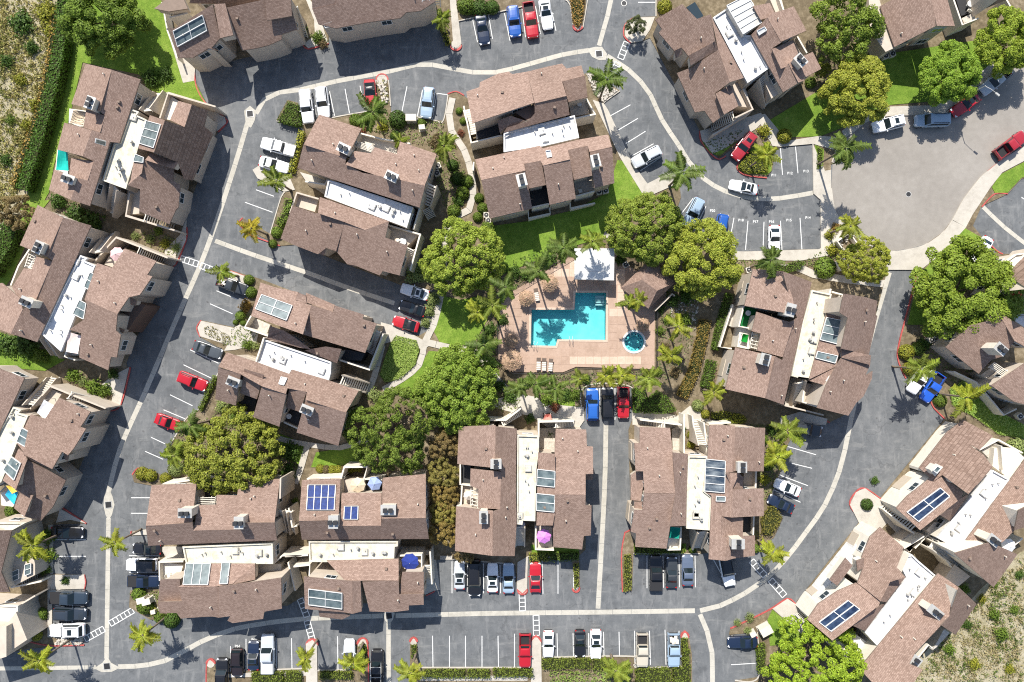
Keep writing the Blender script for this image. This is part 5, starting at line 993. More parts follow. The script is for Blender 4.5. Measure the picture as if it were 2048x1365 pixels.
for l in '''40,45,24,d,loose 92,25,20,y,loose 62,95,14,d,loose 12,122,14,d,loose 100,62,14,y,loose 10,320,13,d,loose 40,160,13,y,loose 70,210,14,y,loose 52,250,12,y,loose 20,240,10,g,loose 300,158,20,d,loose 330,148,14,d,loose 338,205,8,y,loose 333,218,7,g,loose 150,432,26,d,loose 182,445,22,d,loose 115,402,16,d,loose 270,472,9,p,flower 300,478,10,p,flower 330,488,11,y,flower 352,496,10,p,flower 316,462,9,g,loose
45,688,28,d,loose 12,690,24,d,loose 82,712,15,g,loose 145,752,15,g,loose 166,764,12,p,flower 186,776,18,g,loose 208,782,14,g,loose 225,748,11,d,loose 24,1022,16,g 80,1230,13,g 74,1258,9,g,loose 72,1272,11,y 92,1075,15,g,loose 96,1112,14,g,loose 88,1138,12,g,loose 70,1075,12,d,loose 130,1162,8,d,loose 276,1190,14,g 288,1214,17,g 342,1242,17,d 318,1236,12,g 322,1192,9,p,loose 305,1222,9,y,loose
932,10,18,g 960,16,18,d 984,14,14,d 710,240,13,g 795,238,18,d 843,246,9,g 724,262,9,r,loose 765,250,12,y,loose 790,272,11,d 873,283,14,b,loose 905,330,12,d 914,356,14,d 934,362,13,g 925,386,14,g 908,422,14,g 916,402,11,d,loose 918,222,7,g 926,242,7,g 922,266,7,r,loose 958,396,10,g 965,416,11,g 955,434,10,g 975,455,14,g 553,465,12,g 545,488,9,g
497,560,11,g 501,585,12,g 490,612,12,o,loose 480,632,10,g 471,645,6,g 486,646,6,g 494,690,11,g,loose 510,692,9,p,flower 866,598,14,p,loose 858,622,12,p,loose 851,646,10,p,loose 750,792,15,p,loose 443,815,13,p,loose 505,855,14,p,loose 470,836,12,g,loose 830,548,20,p,loose 852,545,22,p,loose 868,510,18,p,loose
1322,618,9,d,loose 1336,640,10,g,loose 1320,662,9,g,loose 1330,695,10,b,loose 1350,745,11,b,loose 1318,745,9,g,loose 1396,812,12,p 1411,829,9,y 1652,536,22,g 1545,535,15,d,loose 1570,272,15,y 1530,262,13,y,loose 1622,165,11,g 1330,12,15,y 1815,705,16,y 1838,698,14,g 1820,738,13,y 1882,802,13,g 1900,700,13,d,loose 1848,690,14,d,loose 2036,895,20,p 1735,1010,12,d 1750,962,8,d,loose 1512,1098,9,g 1385,1100,8,g 1475,1246,8,p,flower 1500,1236,10,p,flower 1496,1262,8,p,flower 1790,745,1,g
1095,835,9,r,loose 1060,838,10,d,loose 1130,790,13,d,loose 1095,800,13,g,loose 1110,815,10,r,loose 1150,790,12,g,loose 1172,760,10,d,loose 1020,795,14,d,loose 1000,772,12,d,loose 985,730,13,d,loose 980,660,14,d,loose 1005,640,12,d,loose 1030,545,14,d,loose 1055,550,13,d,loose 1100,520,14,d,loose 1143,495,12,d,loose 1240,520,11,d,loose 1375,590,18,d,loose 1345,600,14,d,loose 1370,640,13,g,loose
640,938,9,y 652,940,9,b 664,940,9,y 676,940,9,y 688,940,9,b 700,940,9,y 715,935,10,y,loose 580,905,20,d,loose 575,945,18,d,loose 560,960,14,d,loose 350,940,16,p 300,952,13,y 330,958,12,y 283,948,13,y 590,1003,7,g,loose 590,1040,9,d,loose 648,1150,8,p,loose 659,1150,8,y,loose 1345,935,7,d,loose 1365,860,7,d,loose 1362,900,7,g,loose 1380,870,8,y,loose 1382,890,8,y,loose 1100,870,9,d,loose 1500,1065,9,y,loose 1525,880,12,g 1535,930,13,g 1510,900,10,p,loose 1530,960,12,y,loose 1545,860,12,d,loose 1800,945,1,g 1740,1005,1,g 1462,835,1,g
1665,500,12,y,loose 1660,470,10,y,loose 1672,455,9,o,loose 1905,165,9,d,loose 1740,60,12,y,loose 1760,100,8,g,loose 1985,610,1,g 1600,1290,1,g 1990,1230,12,g,loose 1930,1180,11,g,loose 1875,1275,12,g,loose 1900,1300,11,g,loose 1965,1200,9,y,loose 2005,1270,14,g,loose 2030,1220,9,g,loose 1950,1330,11,y,loose 2020,1340,10,y,loose 1935,1250,10,d,loose 1990,1170,8,g,loose 2040,1150,9,d,loose 400,660,1,g 635,75,12,g,loose 645,88,10,b,loose 607,60,8,g,loose 570,1345,1,g'''.split():
    q = l.split(',')
    if float(q[2]) > 2: shrub(float(q[0]), float(q[1]), float(q[2]), q[3], q[4] if len(q) > 4 else 'ball')
def hedge(poly, h, c, label, name='hedge', group='clipped hedges', dens=34, leaf=.17, cat='hedge', kind=None):
    """clipped hedge filling a pixel polygon: leaves over its top and sides round a twiggy body with inner shade in its colour"""
    top = ccw([P(x, y, h) for x, y in pts(poly)]); c0 = sum(top, Vector())/len(top); c0.z = 0.1; col = tuple(q*1.25 for q in (SC_[c][0] if isinstance(c, str) else c))
    p2 = [(v.x-c0.x, v.y-c0.y) for v in top]; A = abs(area2(p2)); N = int(A*dens)
    xs = [p[0] for p in p2]; ys = [p[1] for p in p2]; C = []; tri = 0
    X = NR.uniform(min(xs), max(xs), N*4); Y = NR.uniform(min(ys), max(ys), N*4)
    for x, y in zip(X, Y):
        if inside((x, y), p2):
            C.append((x, y, h-.1+NR.uniform(-.08,.07), NR.normal()*.35, NR.normal()*.35, 1))
            if len(C) >= N: break
    for i in range(len(p2)):
        a = Vector(p2[i]); b = Vector(p2[(i+1)%len(p2)]); L = (b-a).length; d = (b-a).normalized(); n = Vector((d.y, -d.x))
        for _ in range(int(L*h*dens)):
            t = NR.uniform(); q = a.lerp(b, t)+n*NR.uniform(-.06,.1); C.append((q.x, q.y, NR.uniform(0, h), n.x+NR.normal()*.3, n.y+NR.normal()*.3, .3+NR.normal()*.3))
    C = np.array(C); r = thing(name, label, cat, c0, 0, group) if kind is None else None
    me = leaf_cloud(name, C[:,:3], C[:,3:], leaf*NR.uniform(.7,1.3,len(C)))
    if kind: o = new_obj(name, me); o.location = c0; o['kind'] = kind; o.color = (*col, 1); return o
    f = new_obj('foliage', me, r); f.color = (*col, 1)
    i2 = inset(p2, min(.18, math.sqrt(A)*.12)); MB().prism([Vector((v.x, v.y, h-.22)) for v in i2], [Vector((v.x, v.y, -.1)) for v in i2]).build('shaded_twigs', M['twig'], r, Vector((0,0,0)))
def band(s, w):
    L, R = strip_pts(smooth_line(pts(s), 18), w); return ' '.join(f'{v.x:.1f},{v.y:.1f}' for v in L+R[::-1])
hedge(band('126,-40 124,0 117,94 98,187 72,281 42,378', 25), 2.1, (.055,.115,.012), 'tall dark green hedge running down the left side beside the dry hillside', dens=26, leaf=.24)
hedge(band('22,440 8,480 -30,545', 34), 2.4, (.055,.11,.012), 'short dark green hedge stub at the left edge below the brown bushy tree', dens=26, leaf=.24)
hedge(band('108,20 97,120 80,200 52,290 24,370', 12), 1.0, (.30,.20,.05), 'ochre ragged hedge strip along the hillside of the tall dark hedge', dens=18, leaf=.25)
hedge('553,242 575,202 596,208 602,252 590,252', 1.2, (.075,.125,.015), 'triangular clipped hedge at the corner of the white pickup bays')
hedge(band('603,262 592,300 582,345', 12), .9, 'y', 'yellow green hedge strip right of the two white vehicles at the left stalls')
hedge(band('578,398 572,430 556,450', 18), 1.0, 'g', 'rounded hedge strip at the left end of the sandy roofed balcony')
hedge(band('1462,588 1445,640 1432,700', 15), 1.3, (.075,.13,.016), 'long dark green hedge beside the green turf balcony')
hedge(band('1426,722 1412,776', 20), 1.3, (.075,.13,.016), 'short wide green hedge below the long dark one by the white end wall')
hedge(band('1412,640 1402,690 1388,745 1364,795', 22), 1.1, (.19,.14,.035), 'curving reddish brown hedge through the pool garden')
hedge('1266,778 1290,776 1294,800 1316,782 1340,798 1354,822 1330,828 1268,826', 1.3, (.075,.135,.015), 'large clipped hedge block right of the red pickup in the central bay')
hedge('1424,826 1450,824 1484,830 1496,840 1488,848 1450,846 1426,838', .9, (.16,.19,.02), 'oval yellow green clipped hedge left of the yellow palm below the roof corner')
hedge('1540,1015 1552,1012 1566,1036 1556,1056 1544,1072 1526,1070 1524,1040', .8, (.15,.14,.03), 'olive and reddish bed hedge beside the navy sedan at the right stalls')
hedge('1249,1112 1262,1110 1264,1180 1248,1184', .7, (.16,.18,.03), 'narrow hedge strip in the red kerbed island left of the black pickup')
hedge('1148,1130 1158,1128 1157,1174 1149,1180', .7, (.15,.18,.025), 'slim hedge island at the right end of the bays with the red coupe')
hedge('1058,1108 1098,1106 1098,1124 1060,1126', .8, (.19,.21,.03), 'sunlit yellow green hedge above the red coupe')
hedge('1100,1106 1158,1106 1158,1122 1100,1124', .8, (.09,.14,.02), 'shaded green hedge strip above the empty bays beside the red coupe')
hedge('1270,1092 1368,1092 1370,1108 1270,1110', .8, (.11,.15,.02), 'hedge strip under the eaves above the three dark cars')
for q, lb in [('502,1346 566,1346 566,1400 500,1400','first bottom hedge from the left, below the silver pickup'), ('569,1345 602,1345 602,1400 569,1400','second bottom hedge from the left, beside the walkway with the small palm'), ('637,1346 704,1346 704,1360 637,1360','low bottom hedge left of the silver coupe'), ('845,1342 930,1342 930,1358 845,1358','long bottom hedge just right of the bottom palm by the gutter spur'), ('934,1342 980,1342 980,1358 934,1358','short bottom hedge in the middle of the empty bays'), ('986,1340 1066,1340 1066,1356 986,1356','bottom hedge left of the red pickup at the bottom'), ('1084,1320 1150,1320 1150,1338 1084,1340','bottom hedge just below the white sedan'), ('1152,1320 1182,1320 1182,1340 1152,1338','small bottom hedge just below the black sedan'), ('1185,1320 1224,1320 1222,1340 1186,1342','small bottom hedge just below the white coupe'), ('1272,1340 1342,1338 1344,1420 1270,1420','broad bottom hedge below the beige pickup'), ('1346,1338 1366,1336 1366,1300 1380,1300 1384,1420 1346,1420','yellow green hedge wrapping round the light blue loaded pickup')]:
    hedge(q, .9, (.12,.155,.022), lb, group='clipped hedges along the bottom bays')
hedge('718,1292 724,1288 732,1294 732,1328 718,1328', .7, (.11,.15,.02), 'rounded hedge in the red kerbed island right of the silver coupe'); hedge('822,1292 832,1292 832,1316 822,1316', .7, (.10,.14,.02), 'small hedge block in the red kerbed island by the gutter spur'); hedge('1364,1278 1376,1278 1377,1306 1364,1306', .7, (.13,.17,.02), 'small hedge block in the red kerbed island right of the light blue pickup')
hedge('1140,-30 1170,-30 1168,20 1162,48 1154,54 1146,44 1142,10', .7, (.26,.16,.04), 'orange and olive hedge filling the pointed island at the top')
hedge('1476,336 1500,304 1540,298 1538,344 1494,346', .7, (.17,.19,.02), 'yellow green ground hedge in the red kerbed island beside the red SUV')
hedge('1538,540 1600,520 1612,526 1604,538 1560,550', 1.0, (.085,.14,.018), 'angular green hedge above the roof with the palm shadow', dens=30)
hedge('1514,1292 1532,1290 1532,1345 1518,1350', 1.0, (.11,.16,.02), 'green hedge right of the empty bottom right bay')
hedge('1636,292 1646,298 1646,334 1636,338', .6, (.11,.16,.02), 'small hedge strip right of bay P13')
hedge('1728,75 1742,70 1752,120 1740,128', 1.0, (.19,.21,.02), 'yellow green hedge along the end wall by the shaded lawn at the upper right')
hedge('876,50 888,46 902,86 892,90', .8, (.17,.18,.02), 'narrow yellow green bed hedge beside the top walkway')
hedge('425,752 434,756 402,824 394,818', .9, (.11,.16,.02), 'slanting hedge right of the red wagon')
# low planting nobody could count
hedge('792,672 832,682 838,700 830,730 800,758 770,765 760,750 768,722 780,690', .45, (.22,.30,.07), None, 'ground_cover', kind='stuff', dens=120, leaf=.15)
hedge('408,656 420,652 458,672 462,684 450,688 410,668', .3, (.16,.15,.06), None, 'ground_cover', kind='stuff', dens=36, leaf=.15)
hedge('1900,780 1930,760 1960,800 2010,830 2048,850 2048,875 2000,870 1950,835 1905,810', .4, (.21,.30,.07), None, 'ground_cover', kind='stuff', dens=30, leaf=.18)
hedge('1100,1345 1260,1345 1262,1420 1100,1420', .5, (.16,.22,.05), None, 'ground_cover', kind='stuff', dens=22, leaf=.24)
hedge('1320,600 1400,590 1390,660 1370,740 1330,770 1316,740', .25, (.13,.16,.06), None, 'ground_cover', kind='stuff', dens=9, leaf=.2)
hedge('1060,745 1150,748 1305,742 1300,770 1170,772 1160,815 1080,790', .3, (.14,.18,.06), None, 'ground_cover', kind='stuff', dens=11, leaf=.2)
hedge('1480,1040 1530,1075 1500,1100 1480,1090', .3, (.2,.19,.04), None, 'ground_cover', kind='stuff', dens=14, leaf=.2)
hedge('980,560 1030,520 1140,480 1150,500 1030,575 1000,605 990,760 970,720', .3, (.09,.14,.03), None, 'ground_cover', kind='stuff', dens=9, leaf=.22)
hedge('755,160 764,156 774,164 778,205 765,212 756,190', .3, (.22,.22,.07), None, 'ground_cover', kind='stuff', dens=14, leaf=.2)
hedge('1405,288 1440,275 1488,258 1472,282 1440,310 1420,305', .25, (.10,.13,.03), None, 'ground_cover', kind='stuff', dens=14, leaf=.2)
hedge('110,440 240,470 225,500 120,450', .3, (.06,.10,.02), None, 'ground_cover', kind='stuff', dens=12, leaf=.22)
hedge('300,460 365,480 350,520 260,475', .3, (.17,.2,.06), None, 'ground_cover', kind='stuff', dens=12, leaf=.2)
for q in ['880,258 905,300 930,342 936,398 905,428 880,400 868,330 862,280', '700,230 780,225 890,246 870,292 800,282 720,252', '445,690 500,690 530,640 480,620 470,650', '500,850 440,820 340,880 345,945 420,960 560,930 540,880', '1000,780 1040,800 1030,830 960,810 900,860 880,820', '1490,850 1560,850 1570,900 1545,985 1520,1010 1515,900', '1440,560 1470,520 1540,520 1590,540 1480,545', '1640,505 1700,505 1770,510 1765,560 1690,545 1600,528', '0,0 2,0 2,2', '1862,690 1900,690 1990,780 1960,790 1900,760 1830,745 1812,700', '1620,110 1700,20 1740,90 1650,180 1630,170', '640,60 658,84 640,92 610,70', '258,1188 318,1182 345,1212 348,1244 300,1238']:
    if len(q) > 24: hedge(q, .28, (.13,.17,.045), None, 'ground_cover', kind='stuff', dens=13, leaf=.2)
def scatter(name, poly, N, col, leaf, h, var=.5):
    w = [P(x, y, .1) for x, y in pts(poly)]; p2 = [(v.x, v.y) for v in w]; xs = [p[0] for p in p2]; ys = [p[1] for p in p2]; C = []; Nn = []; S = []
    ctr = [(NR.uniform(min(xs), max(xs)), NR.uniform(min(ys), max(ys)), NR.uniform(.6, 3.0)) for _ in range(70)]
    while len(C) < N:
        if NR.uniform() < .75: c_ = ctr[NR.randint(70)]; x = c_[0]+NR.normal()*c_[2]*.6; y = c_[1]+NR.normal()*c_[2]
        else: x = NR.uniform(min(xs), max(xs)); y = NR.uniform(min(ys), max(ys))
        if not inside((x, y), p2): continue
        r = NR.uniform(.15, .55)**1.0
        for _ in range(12):
            C.append((x+NR.normal()*r*.6, y+NR.normal()*r*.6, .14+abs(NR.normal())*h)); Nn.append((NR.normal(), NR.normal(), .8)); S.append(leaf*NR.uniform(.5,1.4))
    o = new_obj(name, leaf_cloud(name, np.array(C), np.array(Nn), np.array(S), .45)); o['kind'] = 'stuff'; o.color = (*col, 1)
HL = '-20,-20 128,-20 118,60 98,190 75,290 45,370 10,420 -20,440'; HR = '2060,1090 2040,1110 1965,1185 1890,1275 1850,1325 1800,1380 2060,1380'
scatter('dry_scrub', HL, 15000, (.42,.38,.15), .34, .22); scatter('green_scrub', HL, 6000, (.26,.28,.07), .32, .28); scatter('dry_scrub', HR, 9000, (.33,.29,.15), .28, .16); scatter('green_scrub', HR, 4200, (.13,.18,.04), .3, .22)
# ---------------------------------------------------------------- vehicles (front towards +x)
def loft(st, n=None):
    """stations (x, half width, sill z, belt z, crown) -> closed body shell"""
    mb = MB(); rings = []
    for x, w, z0, z1, cr in st:
        r = [(-.80*w,z0),(-.97*w,z0+.12),(-w,z0+.38*(z1-z0)),(-.985*w,z1-.16),(-.93*w,z1-.04),(-.80*w,z1+.2*cr),(-.4*w,z1+.8*cr),(0,z1+cr),(.4*w,z1+.8*cr),(.80*w,z1+.2*cr),(.93*w,z1-.04),(.985*w,z1-.16),(w,z0+.38*(z1-z0)),(.97*w,z0+.12),(.80*w,z0)]
        rings.append([Vector((x, y, z)) for y, z in r])
    k = len(rings[0]); vs = [v for r in rings for v in r]; fs = []
    for i in range(len(rings)-1):
        for j in range(k): a = i*k+j; b = i*k+(j+1)%k; fs.append((a, b, b+k, a+k))
    fs.append(tuple(range(k))); fs.append(tuple(range((len(rings)-1)*k, len(rings)*k))[::-1]); return mb.add(vs, fs)
def q3(a, b, u, v):  # point in quad rows
    return a.lerp(b, u).lerp(v, 0)
def car_proto(kind):
    S = {'sedan': dict(L=4.75,W=1.84,zb=.88,zr=1.42,hood=1.30,wb=(.45,-1.62),rf=(-.25,-1.02),tail=-2.0), 'coupe': dict(L=4.45,W=1.82,zb=.84,zr=1.28,hood=1.35,wb=(.35,-1.72),rf=(-.35,-.95),tail=-2.0), 'suv': dict(L=4.75,W=1.92,zb=1.05,zr=1.72,hood=1.35,wb=(.72,-2.22),rf=(.1,-2.0),tail=-2.3), 'van': dict(L=5.05,W=1.97,zb=1.05,zr=1.78,hood=1.6,wb=(1.25,-2.42),rf=(.6,-2.25),tail=-2.4), 'pickup': dict(L=5.45,W=1.94,zb=1.06,zr=1.76,hood=1.55,wb=(.95,-.95),rf=(.35,-.8),tail=-.95), 'jeep': dict(L=4.5,W=1.88,zb=1.08,zr=1.78,hood=1.3,wb=(.55,-2.1),rf=(.35,-2.0),tail=-2.15)}[kind]
    L, W, zb, zr = S['L'], S['W'], S['zb'], S['zr']; h = L/2; w = W/2; wf, wr = S['wb']; rf, rr = S['rf']; t = thing('proto_'+kind, None, None)
    z0 = .24 if kind in ('sedan','coupe') else .32
    if kind in ('sedan','coupe'): st = [(-h,.66*w,z0+.16,zb-.18,.01),(-h+.10,.84*w,z0+.05,zb-.08,.02),(-h+.35,.95*w,z0,zb+.01,.03),(wr-.1,.99*w,z0,zb+.03,.03),(-.6,w,z0,zb,.02),(wf,w,z0,zb,.03),(1.2,.98*w,z0,zb-.06,.05),(h-.45,.93*w,z0,zb-.16,.05),(h-.14,.80*w,z0+.03,zb-.26,.03),(h,.58*w,z0+.14,zb-.36,.01)]
    elif kind == 'pickup': st = [(-.95,w,z0,zb,.0),(.95,w,z0,zb,.02),(1.4,.99*w,z0,zb-.02,.05),(h-.4,.96*w,z0,zb-.07,.05),(h-.1,.88*w,z0+.03,zb-.16,.03),(h,.76*w,z0+.1,zb-.28,.01)]
    else: st = [(-h,.80*w,z0+.12,zb-.05,.0),(-h+.12,.93*w,z0,zb,.0),(-h+.5,.99*w,z0,zb,.0),(wf,w,z0,zb,.02),(1.3,.98*w,z0,zb-.03,.05),(h-.4,.93*w,z0,zb-.1,.05),(h-.12,.83*w,z0+.03,zb-.2,.03),(h,.64*w,z0+.14,zb-.32,.01)]
    body = new_obj('body', loft(st).mesh('car_body', M['paint'], smooth=False), t)
    bl, tl = w*.92, w*.74 if kind in ('sedan','coupe') else w*.80   # half widths at belt and roof
    # cabin shell and panes
    zt = zr-.05; A = [Vector((wf,-bl*.97,zb)),Vector((wf,bl*.97,zb)),Vector((wr,bl*.95,zb)),Vector((wr,-bl*.95,zb))]; B = [Vector((rf,-tl,zt)),Vector((rf,tl,zt)),Vector((rr,tl*.97,zt)),Vector((rr,-tl*.97,zt))]
    rs = []; nx, ny = 6, 6
    mb = MB(); vs = []
    for i in range(nx+1):
        u = i/nx
        for j in range(ny+1):
            v = j/ny*2-1; p = B[0].lerp(B[3], u); wd = tl*(1-.03*u); e = (1-(2*u-1)**4)*(1-v**4); vs.append(Vector((p.x, v*wd, zt+.075*e+.012)))
    fs = [(i*(ny+1)+j, (i+1)*(ny+1)+j, (i+1)*(ny+1)+j+1, i*(ny+1)+j+1) for i in range(nx) for j in range(ny)]
    mb.add(vs, fs); mb.add(A+B, [(0,1,5,4),(1,2,6,5),(2,3,7,6),(3,0,4,7)])
    new_obj('roof', mb.mesh('car_roof', M['paint'], smooth=False), t)
    def pane(name, a, b, c, d, mu, mv, m='carglass'):
        g = lambda u, v: a.lerp(b, u).lerp(d.lerp(c, u), v); n = (b-a).cross(d-a).normalized()*.012
        if n.dot(g(.5,.5)-Vector((g(.5,.5).x*.6, 0, zb))) < 0: n = -n
        return new_obj(name, MB().add([g(mu,mv)+n, g(1-mu,mv)+n, g(1-mu,1-mv)+n, g(mu,1-mv)+n], [(0,1,2,3)]).mesh(name, M[m]), t)
    pane('windshield', A[0], A[1], B[1], B[0], .05, .06); pane('rear_window', A[2], A[3], B[3], B[2], .07, .1)
    for s in (0, 1):
        a, b, c, d = (A[1], A[2], B[2], B[1]) if s else (A[3], A[0], B[0], B[3]); pane('side_window', a, b, c, d, .07, .14)
    if kind == 'pickup':
        y = w*.97; x0, x1 = -h, -.97; bd = MB(); fl = .62
        bd.box(((x0+x1)/2,0,fl-.15), (x1-x0-.01,2*y-.02,.3)); bed = new_obj('cargo_bed', bd.mesh('bed_floor', M['plastic']), t)
        sd = MB(); 
        for sg in (-1, 1): sd.box(((x0+x1)/2, sg*(y-.1), (zb+z0)/2), (x1-x0, .2, zb-z0))
        sd.box((x0+.06,0,(zb+fl)/2-.08), (.12,2*y-.42,zb-fl+.3)); new_obj('bed_sides', sd.mesh('bed_sides', M['paint']), t)
        rl = MB()
        for sg in (-1, 1): rl.box(((x0+x1)/2, sg*(y-.1), zb+.02), (x1-x0-.1,.12,.04))
        new_obj('bed_rail', rl.mesh('bed_rail', M['plastic']), bed)
    wx = (h-.85, -h+.95); wrad = .33 if kind in ('sedan','coupe') else .39
    tm = MB().tube([(0,-.11,0),(0,-.09,0),(0,.09,0),(0,.11,0)], [wrad*.9,wrad,wrad,wrad*.9], 16).mesh('tyre', M['rubber'], smooth=False); rm = MB().tube([(0,-.118,0),(0,.118,0)], [wrad*.62]*2, 12).mesh('rim', M['alloy'])
    for x in wx:
        for sg in (-1, 1):
            o = new_obj('wheel', tm, t); o.location = (x, sg*(w-.13), wrad); new_obj('rim', rm, o)
    for sg in (-1, 1):
        new_obj('headlight', MB().box((h-.24, sg*.66*w, zb-.28 if kind in ('sedan','coupe') else zb-.22), (.32,.30,.14), -sg*.45).mesh('headlight', M['lamp']), t)
        new_obj('tail_light', MB().box((-h+.13, sg*.72*w, zb-.13), (.2,.26,.16), sg*.3).mesh('tail_light', M['tail']), t)
        new_obj('mirror', MB().box((wf-.18, sg*(w+.07), zb+.05), (.14,.2,.13)).mesh('mirror', M['paint']), t)
    new_obj('grille', MB().box((h-.05,0,zb-.45), (.12,W*.42,.16)).mesh('grille', M['plastic']), t)
    new_obj('bumper', MB().box((-h+.03,0,z0+.22), (.16,W*.7,.2)).mesh('bumper', M['plastic']), t)
    new_obj('wiper', MB().bar((wf-.02,-.5,zb+.04), (wf-.12,.1,zb+.12), .03, .03).mesh('wiper', M['plastic']), t)
    if kind in ('suv', 'van'):
        for sg in (-1, 1): new_obj('roof_rack', MB().bar((rf-.3,sg*tl*.86,zr+.04), (rr+.2,sg*tl*.86,zr+.04), .05, .06).mesh('roof_rack', M['plastic']), t)
    return t, S
CP = {}
for k in ('sedan','coupe','suv','van','pickup','jeep'): CP[k] = car_proto(k)
for k in CP: reg(CP[k][0])
BLK = (.012,.012,.014); NAV = (.012,.022,.05); DGY = (.07,.08,.09); SIL = (.50,.53,.56); WHT = (.82,.83,.84); RED_ = (.42,.012,.022); DRED = (.33,.02,.03); BLU = (.015,.09,.36); LBL = (.30,.40,.50); BEI = (.52,.47,.38); CHAR = (.035,.04,.045)
